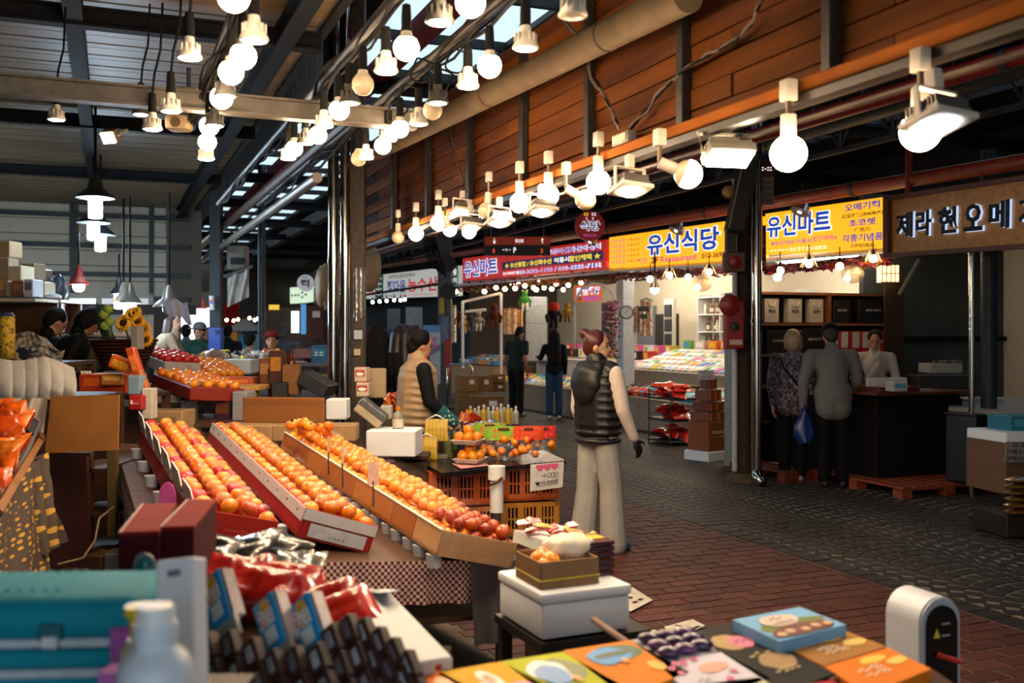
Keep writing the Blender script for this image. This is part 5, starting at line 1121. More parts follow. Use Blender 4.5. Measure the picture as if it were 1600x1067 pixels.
B=[('carton','beige printed carton behind the left red row','carton',187,286,690,642,6.95,.25,'a8865c','8f7048',None),
('carton','long beige carton behind the middle red row','carton',340,425,690,664,6.75,.2,'a98a62',None,None),
('carton','long beige carton behind the far end of the tangerine row','carton',425,556,690,664,6.75,.2,'a08058',None,None),
('timber_board','orange-brown timber board standing behind the rows','board',376,508,662,621,6.9,.03,mat('8a5626',.5,var=.25,scale=10,wood=2),None,None),
('foam_box','small white foam box by the polished downpipes','foam box',509,541,656,624,7.3,.2,styro,None,None),
('gift_box','pale blue box standing left of the display','box',199,219,617,587,6.6,.1,'7d95ab',None,None),
('gift_box','small red box with white letters under the pale blue one','box',200,222,641,618,6.55,.12,'a81c1c','c03030','L'),
('white_carton','tall narrow white carton between the red box and the rows','carton',221,238,655,607,6.6,.1,'c8c0b2',None,None),
('gift_box','large orange gift carton lying left of the pale blue box','box',120,200,615,585,7.0,.3,'b03a1a','d85a20',None),
('gift_box','amber juice carton with printed oranges on the orange gift carton','box',157,192,602,584,6.95,.12,'b0702c','e0982c','~5'),
('gift_box','grey carton edge standing among the sunflowers','box',204,216,546,510,7.6,.1,'8b8480',None,None),
('gift_box','stacked yellow wooden gift tray, upper','box',343,405,610,602,7.8,.25,'c89a52',None,'~4'),
('gift_box','stacked yellow wooden gift tray, lower','box',330,392,621,613,7.7,.25,'b88a48',None,None),
('gift_box','red topped tray with wrapped goods on the yellow trays','box',320,395,604,590,7.95,.25,'b04a20','d87a34',None),
('gift_box','dark purple packs stacked under the yellow trays','box',334,360,662,622,7.5,.25,'33203a','6a3a20',None),
('gift_box','clear wrapped white pack beside the dark purple packs','box',362,385,662,612,7.45,.22,'9a9aa0',None,None),
('gift_box','dark chocolate packs piled below the far wrapped tray','box',238,288,640,612,7.6,.25,'2c211c','8a8078',None),
('gift_box','silver wrapped packs at the end of the dark chocolate pile','box',282,308,662,625,7.5,.25,mat('8f8f94',.25,.6,var=.4,scale=25),None,None),
('foam_box','stack of white foam trays near the blue-wrapped post','foam box',345,392,584,562,9.7,.35,styro,None,None),
('liquor_box','tall brown liquor box with gold cap','box',420,441,600,548,8.0,.12,'4a2414','b87a28',None),
('liquor_box','dark brown liquor box in front of the tall one','box',424,450,622,597,7.9,.12,'1f1512',None,None),
('liquor_box','dark liquor box left of the paper bag','box',418,430,620,575,8.1,.12,'2a1a14','6a3a20',None),
('liquor_box','golden liquor box at the back of the liquor group','box',405,422,600,560,8.4,.12,'8a4a1c','c88a40',None),
('paper_bag','brown paper bag standing beside the liquor boxes','bag',440,466,617,570,7.95,.1,'8a5a30',None,None),
('grey_crate','dark open crate tilted by the downpipes','crate',464,512,612,590,7.9,.3,'2a2c30',None,None),
('gift_box','white box with red seal, upper of two by the steel post','box',553,572,597,574,7.6,.14,'c8b49a','b03a2c','●'),
('gift_box','white box with red seal, lower of two by the steel post','box',556,576,620,598,7.55,.14,'c8b49a','b03a2c','●'),
('tote_bag','beige cloth tote bag leaning on the white boxes','bag',576,603,622,576,7.8,.12,'a08a68',None,None),
('foam_box','large white foam box behind the tangerine heap','foam box',571,649,714,673,6.9,.3,styro,None,None),
('gift_box','red flat box lying behind the yellow packs','box',620,650,655,645,8.2,.2,'a02018',None,None),
('gift_box','pale yellow flat boxes behind the foam box','box',626,650,672,650,7.9,.2,'c8bc90','a89a60',None),
('gift_box','light blue flat box slanting beside the yellow packs','box',700,742,690,672,8.3,.1,'6aa0b8',None,None),
('white_jar','grey-white tin behind the bottle','tin',594,612,655,634,7.7,.1,'b8b4a8',None,None)]
for (nm,lab,cat,x0,x1,yb,yt,d,dep,h,bd_,tx) in B: slab(nm,lab,cat,x0,x1,yb,yt,d,dep,h,R(rnd.uniform(-8,8)),bd_,tx,tilt=R(28) if 'slanting' in lab or 'tilted' in lab else 0)
# tilted grey wrapped block
c=W(580,645,7.1); X=Matrix.Translation(c)@Matrix.Rotation(R(38),4,'Y'); t=thing('wrapped_block','grey film-wrapped slab leaning on the foam box','package',c); MB(X).rbox((0,0,0),(.22,.14,.11),.012).build('slab_body',mat('a89a7c',.6),t); MB(X).rbox((0,0,.03),(.225,.145,.06),.012).build('grey_wrap',mat('5a5e60',.3,.3,var=.4,scale=30),t)
def bottle(px,py,d,h,r,lab,body,cap,lbl=None,grp=None):
    c=W(px,py,d); t=thing('bottle',lab,'bottle',c,0,grp); X=Matrix.Translation(c)
    MB(X).lathe([(.001,0),(r,0),(r,h*.6),(r*.85,h*.7),(r*.38,h*.8),(r*.36,h*.88)],14).build('bottle_body',body,t,.9)
    MB(X).lathe([(r*.46,h*.86),(r*.46,h),(.001,h)],14).build('cap',mat(cap,.4),t,.6)
    if lbl: MB(X).lathe([(r*1.02,h*.15),(r*1.02,h*.5)],14).build('bottle_label',mat(lbl,.5),t,1)
clearb=mat('c8c4b4',.08,var=0,clear=.6)
bottle(622,673,7.05,.17,.04,'clear bottle with cream label beside the wrapped slab',clearb,'c87a28','cfc6b0')
for i,(px,h) in enumerate(((735,.16),(742,.14),(748,.16),(756,.17),(763,.15),(771,.16),(777,.15),(783,.18),(788,.15),(794,.17),(799,.14),(806,.16))):
    bottle(px,662,8.9+.05*(i%3),h,.028,'small white-capped drink bottle at the lane edge of the middle stall',mat('b8b098',.15,var=.05) if i%3 else mat('c8a020',.2),'dcd8d0',grp='drink bottles at the lane edge')
for i,(px,py,c_) in enumerate(((710,702,'3a4a20'),(720,698,'1c1c20'),(700,714,'7a7a40'))): bottle(px,py,7.9,.2,.04,['green tumbler with black lid among the snacks','black tumbler among the snacks','plastic bottle of greenish drink beside the yellow packs'][i],mat(c_,.3),['111111','222222','3a5aa0'][i])
# yellow snack pouches in clear carrier bags
yb=bag_mesh(.035,.17,.025,'d8b020','b89018',seed=3)
for row,(x0,x1,y,n,d) in enumerate(((664,699,672,6,7.6),(652,682,701,6,7.5))):
    t=thing('clear_bag','clear carrier bag of yellow snack sticks, %s'%('upper' if row==0 else 'lower'),'bag',W((x0+x1)/2,y+15,d)); 
    a,c=W(x0-4,y+17,d-.05),W(x1+4,y-17,d-.05); MB().rbox((a+c)/2+Vector((0,.06,0)),(abs(c.x-a.x),.16,abs(c.z-a.z)),.02).build('film_bag',film('ffffff',.10,.08,0,.8,20),t)
    MB().tube([W(x0+4,y-17,d),W((x0+x1)/2,y-24,d),W(x1-4,y-17,d)],.006,6).build('bag_handle',white,t,3)
    for k in range(n):
        for q in range(2): 
            o=link(bpy.data.objects.new('snack_stick',yb)); o.matrix_basis=Matrix.Translation(W(x0+(x1-x0)*(k+.5)/n,y,d+.05*q))@Matrix.Rotation(R(90),4,'X')@Matrix.Rotation(rnd.uniform(-.1,.1),4,'Z')
            tag(o,'yellow snack stick in the %s clear carrier bag'%('upper' if row==0 else 'lower'),'snack','yellow snack sticks in clear bags')
# blue candies heap, orange bags behind
cand=[fruit_mesh(.022,c,'candy',.8,8) for c in ('3a56b0','6a86d0','c8d0e0')]
for k in range(60):
    a=rnd.uniform(-1,1); put(cand[k%3],'wrapped_candy',W(762+34*a,668+rnd.uniform(-2,7)-9*(1-abs(a)),8.5+rnd.uniform(-.2,.2)),'blue and white wrapped candy in a heap beside the drink bottles','candy','blue candies heaped at the middle stall')
ob=[bag_mesh(.14,.12,.06,c,'b03010',seed=20+i) for i,c in enumerate(('e06a1c','d04a18','e88a30'))]
for k in range(10):
    o=link(bpy.data.objects.new('snack_bag',ob[k%3])); o.location=W(600+rnd.uniform(0,36),628+rnd.uniform(-8,14),8.2); o.rotation_euler=(rnd.uniform(.3,1.4),rnd.uniform(-.6,.6),rnd.uniform(0,3)); tag(o,'orange snack bag piled behind the clear bottle','snack bag','orange snack bags behind the foam box')
for k in range(5):
    o=link(bpy.data.objects.new('snack_bag',ob[k%3])); o.location=W(730+rnd.uniform(-6,10),656+rnd.uniform(-4,4),8.9); o.rotation_euler=(rnd.uniform(.3,1.4),rnd.uniform(-.6,.6),rnd.uniform(0,3)); tag(o,'small orange bag beside the drink bottles at the lane edge','snack bag','orange bags at the lane edge')
# crates with black board
def crate(lab,x0,x1,yb,yt,d,dep,rz,h):
    wd=(x1-x0)*d/F; ht=(yb-yt)*d/F; c=W((x0+x1)/2,yb,d); t=thing('plastic_crate',lab,'crate',c,rz); X=Matrix.Translation(c)@Matrix.Rotation(rz,4,'Z'); m=mat(h,.5,var=.12)
    MB(X).box((0,dep/2,.01),(wd,dep,.02)).build('crate_floor',m,t)
    for sx in (-1,1): MB(X).box((sx*(wd/2-.012),dep/2,ht/2),(.024,dep,ht)).build('end_wall',m,t)
    for y in (.008,dep-.008):
        MB(X).box((0,y,ht*.93),(wd,.016,ht*.14)).build('top_rail',m,t); MB(X).box((0,y,ht*.1),(wd,.016,ht*.2)).build('bottom_rail',m,t)
        MB(X).box((0,y,ht*.5),(wd,.013,ht*.05)).build('middle_rail',m,t)
        for f in (-.47,-.16,.16,.47): MB(X).box((wd*f,y,ht/2),(wd*.1,.015,ht)).build('rib',m,t)
        b=MB(X)
        for k in range(int(wd/.028)): b.box((-wd/2+.014+k*.028,y,ht/2),(.011,.011,ht*.98))
        b.build('slats',m,t)
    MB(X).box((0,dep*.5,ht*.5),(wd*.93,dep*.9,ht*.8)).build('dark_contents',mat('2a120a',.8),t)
    return t,X
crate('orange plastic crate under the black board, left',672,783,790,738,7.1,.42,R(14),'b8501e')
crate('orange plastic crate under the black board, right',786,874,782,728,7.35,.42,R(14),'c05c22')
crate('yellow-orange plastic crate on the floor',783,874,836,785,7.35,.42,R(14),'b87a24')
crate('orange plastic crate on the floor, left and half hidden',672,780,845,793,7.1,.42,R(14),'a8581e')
zb=.62
pts=[G(655,719,zb),G(690,739,zb),G(884,719,zb),G(850,703,zb)]
single('black_board',MB().poly(pts,.03),mat('14100e',.25,var=.2),'black glossy board lying on the plastic crates','board')
# fruit plates on the board
for i,(px,py,n,lab,s) in enumerate(((735,722,5,'lower',1.2),(732,693,4,'upper',1.15))):
    c=G(px,py,zb+.02) if i==0 else W(px,py,G(735,722,zb+.02).y); t=thing('foam_plate','white foam plate of oranges on the black board, '+lab,'plate',c)
    MB(Matrix.Translation(c)).lathe([(.001,.0),(.11,.0),(.145,.03),(.14,.032),(.105,.006),(.001,.006)],4).build('plate_body',mat('d8c8bc',.6),t,0); t.rotation_euler=(0,0,R(25))
    for k in range(n): 
        a=k*2*math.pi/n; put(ORG[k%3],'orange_fruit',c+Vector((.065*math.cos(a),.05*math.sin(a),.05)),'large orange on the %s foam plate'%lab,'orange','oranges on the foam plates',.8,1.25)
    put(ORG[0],'orange_fruit',c+Vector((0,0,.10)),'topmost large orange on the %s foam plate'%lab,'orange','oranges on the foam plates',.8,1.25)
single('price_slip',MB().poly([G(706,724,zb+.01),G(720,732,zb+.01),G(764,727,zb+.01),G(755,720,zb+.01)],.002),mat('d89a90',.6),'pink paper slip under the lower foam plate','paper')
single('flat_box',MB().rbox(G(682,716,zb)+Vector((0,0,.015)),(.18,.12,.03),.004),mat('6a6050',.5),'small flat grey box on the black board','box')
# green-topped gift bags of oranges
def fruit_bag(px,py,d,wd,ht,h,lab,n):
    c=W(px,py,d); t=thing('fruit_bag',lab,'bag',c)
    for k in range(n): put(ORG[k%3] if rnd.random()<.85 else RED[0],'orange_fruit',c+Vector((rnd.uniform(-.4,.4)*wd,rnd.uniform(-.03,.08),.04+rnd.uniform(0,.5)*ht)),'orange inside the '+lab.split(' bag')[0]+' bag','orange','oranges inside the '+lab.split(' bag')[0]+' bag',.8,.95)
    def f(s): return lambda a,b_:c+Vector(((a-.5)*wd*(1-.1*b_),s*.075*math.sin(math.pi*a)**.5*(1-b_)**.6+.02,b_*ht))
    MB().grid(lambda a,b_:f(-1)(a,b_*.62),10,8).build('clear_front',film('ffffff',.12,.08,0,.8,24),t,3); MB().grid(f(1),8,8).build('bag_back',film('ffffff',.12,.08,0,.8,24),t,3)
    MB().grid(lambda a,b_:f(-1)(a,.62+b_*.38),10,5).build('printed_top',pattern_mat('blotch',h,{'6ab82c':'d05a18','d84a14':'c03010','b81c18':'d83a30'}[h],30),t,3)
    MB().rbox(c+Vector((0,-.01,ht*.93)),(wd*.28,.006,.02),.003).build('hand_hole',mat('5a2a10',.6),t)
fruit_bag(787,722,7.55,.3,.27,'6ab82c','green-topped clear fruit bag on the black board',14)
fruit_bag(765,716,7.9,.28,.28,'6ab82c','second green-topped fruit bag half hidden behind',8)
fruit_bag(826,722,7.5,.25,.27,'d84a14','orange-topped clear fruit bag on the black board',10)
fruit_bag(852,715,7.55,.18,.24,'b81c18','red-topped snack bag at the edge of the black board',6)
# paper roll holder and price poster
c=W(776,800,6.7); t=thing('paper_roll','tall white kitchen roll on a holder with leather strap','paper roll',c); X=Matrix.Translation(c)
MB(X).lathe([(.045,0),(.045,.22),(.058,.22),(.058,.31),(.02,.31),(.02,.25)],20).build('roll',white,t,.6); MB(X).tube([(-.06,-.05,.18),(0,-.065,.21),(.04,-.055,.24)],.009,6).build('leather_strap',mat('5a2418',.6),t,3); MB().cyl((c.x,c.y,0),(c.x,c.y,c.z),.03).build('stand_pole',steel,t)
pp=Panel(W(828,768,7.25),W(879,761,7.32),W(881,721,7.32),W(829,726,7.25)); t=thing('price_poster','white price poster reading ten thousand won with pink hearts on the crate','poster',pp.P(.5,0))
MB().poly([pp.P(0,0),pp.P(1,0),pp.P(1,1),pp.P(0,1)],.004).build('paper',mat('d4cfc8',.6),t)
pp.txt(t,'₩10.000원',.5,.28,.7,.16,blk,.012,.004); pp.txt(t,'1팩',.4,.53,.14,.14,blk,.0,.004); 
for a in (.28,.5,.72): pp.txt(t,'♥',a,.84,.24,.26,mat('e05a86',.6),.03,.004)
for a in (.58,.68,.78): pp.txt(t,'○',a,.53,.13,.2,mat('5a5a5a',.6),.0,.004)
b=MB(); pp.rect(b,.2,.85,.16,.175,.003); b.build('underline',blk,t)

# ---- styrofoam box, carton and nut bars at the near right of the rows
c=W(900,1000,3.45); X=Matrix.Translation(Vector((c.x,c.y,W(850,1003,3.3).z)))@Matrix.Rotation(R(24),4,'Z'); z0=X.translation.z
t=thing('foam_box','large white foam box with lid on a dark stand at the corner','foam box',X.translation,R(24)); MB(X).rbox((0,.1,.06),(.34,.36,.12),.012).build('box_body',styro,t,.5); MB(X).rbox((0,.1,.138),(.35,.37,.036),.01).build('lid',styro,t,.5)
t=thing('black_stand','dark metal stand under the large foam box','stand',(X.translation.x,X.translation.y,0),R(24)); MB(X).box((.03,.1,-.02),(.42,.40,.03)).build('stand_top',black,t)
for a in (-.15,.2):
    for b_ in (-.06,.27): MB(X).box((a,b_,-.02-z0/2),(.04,.04,z0-.03)).build('leg',black,t)
MB(X).box((.02,-.05,-.02-z0*.4),(.34,.02,z0*.7)).build('front_panel',mat('2c2414',.7),t)
X2=X@Matrix.Translation((-.04,.07,.158)); t=thing('open_carton','small brown open carton with a yellow rubber band','carton',X2.translation,R(24))
cbm=mat('8c6a48',.7,var=.1)
for nm,cc,s in (('side_panel',(0,-.10,.045),(.22,.006,.09)),('side_panel',(0,.10,.045),(.22,.006,.09)),('end_panel',(-.11,0,.045),(.006,.2,.09)),('end_panel',(.11,0,.045),(.006,.2,.09)),('base',(0,0,.004),(.22,.2,.006))): MB(X2).box(cc,s).build(nm,cbm,t)
b=MB(X2); b.tube([(-.114,-.104,.028),(.114,-.104,.03),(.114,.104,.03),(-.114,.104,.03),(-.114,-.104,.028)],.0035,6); b.build('rubber_band',mat('c8a830',.5),t)
for k in range(6): put(ORG[k%3],'orange_fruit',X2@Vector((-.07+.02*(k%3),-.06+.05*(k//2),.07+.012*(k%2))),'tangerine in the small open carton','tangerine','tangerines in the small open carton',.8,1)
def lump(name,lab,cat,M,s,h,seed=1,amp=.35,m=None,parts=None):
    b=MB(M); n,mm=18,12
    def f(a,b_):
        th=a*2*math.pi; ph=b_*math.pi; p=Vector((math.sin(ph)*math.cos(th),math.sin(ph)*math.sin(th),-math.cos(ph)))
        q=Vector((math.sin(ph)*math.cos(th),math.sin(ph)*math.sin(th),-math.cos(ph)))
        r=1+amp*mnoise.noise(q*2.2+Vector((seed,0,0)))+.12*mnoise.noise(q*6+Vector((0,seed,0))); return (p.x*s[0]*r,p.y*s[1]*r,p.z*s[2]*r)
    b.grid(f,n,mm); return single(name,b,m or mat(h,.5,var=.08,bump=.2,scale=20),lab,cat,smooth=3)
lump('paper_parcel','crumpled cream paper parcel with a sticker in the small carton','parcel',X2@Matrix.Translation((.06,.03,.1)),(.10,.07,.05),'d8cdb4',3)
for k in range(6):
    t=thing('nut_bar_pack','pack of dark nut bars, %s from the bottom of the pile'%ORD[k],'snack pack',X@Vector((.12,.12,.158+k*.021)),R(24)); MB(X).rbox((.125,.12,.168+k*.021),(.12,.14,.019),.006).build('pack_body',mat('5a2a18',.3,var=.5,scale=60,coat=.5),t)
    MB(X).box((.125,.05,.168+k*.021),(.1,.003,.008)).build('pack_print',mat('2a1a3a',.4),t)
    if k==5: MB(X).box((.125,.12,.179+k*.021),(.08,.06,.003)).build('yellow_label',mat('e0a818',.5),t)
# pink-white tray of strawberry sweets beyond
t=thing('snack_tray','white tray of pink wrapped sweets behind the open carton','tray',W(855,860,4.2)); Xs=frame(W(812,832,4.35),W(905,866,4.0),R(8)); MB(Xs).box((.15,.1,-.02),(.36,.22,.05)).build('tray_body',white,t)
sw=[bag_mesh(.07,.05,.03,c,'c8404a',seed=50+i) for i,c in enumerate(('e0a0a0','d04848','e8c060','f0e8e0'))]
for k in range(24):
    o=link(bpy.data.objects.new('wrapped_sweet',sw[k%4])); o.matrix_basis=Xs@Matrix.Translation((rnd.uniform(0,.32),rnd.uniform(0,.2),.02+rnd.uniform(0,.05)))@Matrix.Rotation(rnd.uniform(0,6),4,'Z')@Matrix.Rotation(rnd.uniform(-.6,.6),4,'X'); tag(o,'pink and yellow wrapped sweet in the white tray','sweet','wrapped sweets in the white tray')
# paper notices taped to the bricks
for i,(q,s) in enumerate([(((962,942),(988,918),(1020,938),(985,956)),'~2'),(((1038,980),(1082,968),(1102,978),(1055,998)),'ㅜ'),(((984,1000),(1022,984),(1040,994),(1000,1014)),'~3')]):
    t=thing('floor_notice','white paper notice taped to the bricks, %s'%['left one by the foam box','right one','front one half hidden by the boxes'][i],'paper',G(*q[0],.016)); P_=[G(x,y,.018) for x,y in q]; MB().poly(P_,.003).build('paper',mat('c9beb0',.7),t)
    cen=sum(P_,Vector())/4; text(t,s,axes(P_[2]-P_[3],Vector((P_[1]-P_[0])),cen+Vector((0,0,.004))),.14,.12,blk,.01)

# ================================================================ LEFT SIDE OF THE STALL
for (x0,x1,y,d,lab) in ((-40,57,466,8.8,'near white shelf plank with cartons at far left'),(56,97,468,9.4,'farther white shelf plank beside the cartons')):
    t=thing('wall_shelf',lab,'shelf',W((x0+x1)/2,y,d)); MB().rbox(W((x0+x1)/2,y,d)+Vector((0,.2,-.015)),((x1-x0)*d/F,.45,.03),.004,seg=1).build('shelf_board',mat('b8ac98',.6),t)
    MB().box(W((x0+x1)/2,y,d)+Vector((0,.42,-.9)),((x1-x0)*d/F,.04,1.75)).build('back_panel',mat('4a3020',.7,var=.3,scale=4),t)
for i,(x0,x1,yb,yt,d,h,bd_,lab) in enumerate(((-12,12,463,436,8.9,'a07a44','c8a060','ochre carton at the left end of the near shelf plank'),(-14,14,436,402,8.9,'8a7a64',None,'tall tan carton stacked on the ochre one'),(-6,16,402,376,8.95,'a08a6c',None,'cream carton topmost at the far left'),
  (8,18,463,440,8.8,'b09a80',None,'small beige carton on the near shelf plank'),(18,36,463,438,8.75,'6a4224','8a5a34','dark brown carton on the near shelf plank'),(12,34,438,415,8.9,'b8aa90',None,'pale carton stacked above the dark brown one'),(37,51,464,436,8.7,'a8acb4','5a6070','white carton with vertical print on the near shelf plank'),
  (34,54,436,411,9.1,'5f5038',None,'dark olive carton at the back of the shelf'),(52,70,466,440,9.3,'8a7a5a',None,'olive-beige carton on the farther plank'),(53,70,440,420,9.4,'5a5040',None,'dark carton stacked on the farther plank'))):
    slab('carton',lab,'carton',x0,x1,yb,yt,d,.2,h,R(rnd.uniform(-10,10)),bd_)
lump('dark_bundle','dark blue bundle beside the shelf cartons','bundle',Matrix.Translation(W(74,452,9.5)),(.06,.08,.12),'1c2430',4); lump('dark_bundle','dark blue hanging bundle farther right of the shelf','bundle',Matrix.Translation(W(92,452,9.6)),(.07,.08,.13),'232c3a',5); lump('white_bundle','crumpled white plastic on the farther shelf plank','bundle',Matrix.Translation(W(83,464,9.3)),(.08,.06,.03),'a8a8ac',6)
# low beige counter behind, yellow roll, jacket heap
slab('beige_counter','beige counter front in front of the glazed door','counter',97,170,575,524,8.6,.5,'8f7a50',0); slab('white_ledge','white ledge on the beige counter','ledge',95,178,526,521,8.55,.5,'c0b8a8',0)
slab('red_shelf','dark red cabinet behind the two seated sellers','cabinet',36,95,520,470,9.6,.4,'4a1a12',0,'6a2a18')
slab('orange_lamp_box','glowing amber box behind the sellers','box',78,92,500,488,9.3,.1,'b86a18',0)
def sheet(name,lab,cat,fn,m,nx=24,ny=18,par=None): return single(name,MB().grid(fn,nx,ny),m,lab,cat,smooth=3)
b=MB(); t=thing('rolled_bag','tall yellow floral plastic bag at far left','bag',W(11,560,6.6)); b.lathe([(.001,0),(.045,.01),(.05,.15),(.048,.27),(.04,.30),(.001,.305)],14,Matrix.Translation(W(11,562,6.6))); b.build('bag_body',pattern_mat('blotch','a88a18','5a4a14',30),t,3); MB().cyl(W(11,494,6.6),W(11,488,6.6),.05,.03).build('bag_top',mat('1a2440',.6),t)
sheet('jacket_heap','heap of grey-beige coats thrown over the counter','coats',lambda a,b_:W(22+80*a-6*b_,(532-14*math.sin(a*4.2+.5)+8*mnoise.noise(Vector((a*4,0,2))))*(1-b_)+(566+10*mnoise.noise(Vector((a*5,1,7))))*b_,7.15-.3*b_+.16*mnoise.noise(Vector((a*5+b_*2,b_*3,3)))+.06*mnoise.noise(Vector((a*14,b_*8,1)))),mat('7d7468',.85,var=.2,scale=8),44,30)
lump('dark_cloth','dark blue cloth bundle under the coats','cloth',Matrix.Translation(W(45,556,7.0)),(.16,.1,.06),'191b26',8)
# quilted white cover: separate quilted strips
t=thing('quilted_cover','white quilted cover bulging over the left counter','cover',W(55,620,5.6)); nq=7; qm=mat('8d8986',.8,var=.06,bump=.2,scale=30)
for k in range(nq):
    def f(a,b_,k=k):
        x=-20+(136+4*math.sin(b_*3))*(k+a)/nq; top=560+3*math.sin(x*.06)+max(0,(x-70))*.28
        return W(x,top+(624-top)*b_,5.75-.28*math.sin(min(1,b_*1.2)*1.5)-.010*math.sin(math.pi*a)**.5-.01*mnoise.noise(Vector((x*.05,b_*6,0))))
    MB().grid(f,6,12).build('quilt_strip',qm,t,3)
sheet('plastic_drape','milky plastic sheet draped below the quilted cover','plastic sheet',lambda a,b_:W(-5+80*a-10*b_,622+75*b_,5.4-.1*b_+.03*math.sin(a*16+b_*3)),mat('9a8f86',.35,var=.2,scale=6))
# cardboard sheet, dark red panel, dark rack
t=thing('cardboard_sheet','large brown cardboard sheet leaning between the stalls','cardboard',W(128,706,5.1)); MB().poly([W(70,708,5.1),W(184,703,5.1),W(186,617,5.15),W(80,619,5.15)],.012).build('sheet',mat('8a5a28',.75,var=.18,scale=5),t); MB().poly([W(76,660,5.08),W(80,660,5.08),W(82,620,5.13),W(79,620,5.13)],.004).build('crease',mat('6a4420',.8),t)
t=thing('side_panel_board','dark red-brown wooden panel under the cardboard sheet','panel',W(105,870,5.2)); MB().poly([W(82,900,5.3),W(140,900,5.3),W(135,706,5.3),W(66,706,5.3)],.03).build('board',mat('3c140c',.55,var=.3,scale=5,wood=3),t); MB().box(W(105,710,5.26),(.25,.02,.02)).build('edge_strip',wood_dark,t)
t=thing('open_rack','dark open rack with pale upright between the stalls','rack',W(160,900,5.5))
for y in (727,795,850,905): MB().box(W(160,y,5.6),(.2,.4,.02)).build('rack_shelf',wood_dark,t)
MB().poly([W(168,840,5.4),W(180,840,5.4),W(182,703,5.4),W(167,703,5.4)],.04).build('upright',mat('5c4a2c',.7,wood=3,var=.2),t); MB().poly([W(138,900,5.4),W(142,900,5.4),W(142,706,5.4),W(138,706,5.4)],.04).build('upright',wood_dark,t)
single('loose_cable',MB().tube([W(90,882,4.6),W(130,872,4.8),W(148,845,5.0),W(155,810,5.1),W(178,792,5.2)],.006,6),mat('6a5a40',.6),'thin pale cable sagging between the stalls','cable',smooth=3)
slab('floor_box','small pale box on the floor between the stalls','box',163,190,905,865,5.2,.15,'5c564c',R(10)); slab('floor_box','brown carton scrap on the floor between the stalls','box',130,160,902,868,5.2,.15,'4a3018',R(-15))
# slanted snack shelf with stripes, orange bags, polka cloth
t=thing('snack_shelf','slanted shelf with black and white stripes holding orange snack bags','shelf',W(10,800,4.2))
MB().poly([W(-60,800,3.9),W(-20,850,3.7),W(64,655,5.2),W(40,650,5.3),W(-60,760,4.2)],.03).build('shelf_board',mat('6b6a70',.6),t)
for k in range(4):
    f=lambda s,e:(W(62-70*s,658+175*s,5.18-1.4*s)+Vector((0,0,.012+e)))
    a=f(.05+k*.24,0); c=f(.17+k*.24,0); off=Vector((-.16,.02,.10)); MB().poly([a,c,c+off,a+off],.02).build('dark_strip',mat('101216',.5),t)
t=thing('edge_timber','worn timber edging strip along the polka-dot cloth','timber',W(30,740,4.5)); MB().cyl(W(62,688,5.1),W(-5,800,3.8),.022,n=4).build('strip',mat('7a4a1c',.6,var=.3,wood=1),t); MB().cyl(W(60,680,5.12),W(62,690,5.08),.03,n=4).build('corner_piece',mat('5a3414',.7),t)
ob2=[bag_mesh(.11,.14,.07,c,'a03410',seed=70+i) for i,c in enumerate(('c85410','b84210','cc6a20'))]
for i,(px,py,d) in enumerate(((26,652,4.95),(12,648,4.95),(34,662,4.9),(18,690,4.65),(5,680,4.65),(26,700,4.6),(8,732,4.4),(-4,755,4.2),(12,715,4.45),(2,645,5.0),(16,668,4.8),(-2,705,4.5))):
    o=link(bpy.data.objects.new('snack_bag',ob2[i%3])); o.location=W(px,py,d)+Vector((0,0,.01)); o.rotation_euler=(R(60)+rnd.uniform(-.4,.4),rnd.uniform(-.4,.4),rnd.uniform(-.6,.6)); tag(o,'orange film-wrapped snack bag on the slanted striped shelf','snack bag','orange snack bags at far left')
def cloth_at(name,lab,q,m,nu,nv,wave=.03,uvs=(10,10),bulge=0):
    P_=[W(*p) for p in q]; nrm=(P_[1]-P_[0]).cross(P_[3]-P_[0]).normalized()
    def f(a,b_): return P_[0].lerp(P_[1],a).lerp(P_[3].lerp(P_[2],a),b_)+nrm*(wave*math.sin(a*14+b_*3)+bulge*math.sin(math.pi*a))
    o=single(name,MB().grid(f,nu,nv),m,lab,'cloth',smooth=3); uv=o.data.uv_layers.new(name='uv')
    for p in o.data.polygons:
        for li in p.loop_indices: vi=o.data.loops[li].vertex_index; uv.data[li].uv=((vi%(nu+1))/nu*uvs[0],(vi//(nu+1))/nv*uvs[1])
    return o
dots=pattern_mat('dots','41342c','b88a2c',1.0)
cloth_at('polka_cloth','brown cloth with yellow dots hanging under the slanted shelf',((-30,800,3.75),(60,702,4.95),(78,925,4.6),(-30,960,3.6)),dots,24,20,.015,(11,22))
cloth_at('polka_cloth','gathered corner of dotted cloth falling beside the dark red panel',((36,730,4.7),(66,705,4.95),(92,850,4.85),(58,870,4.6)),dots,14,16,.05,(4,10))
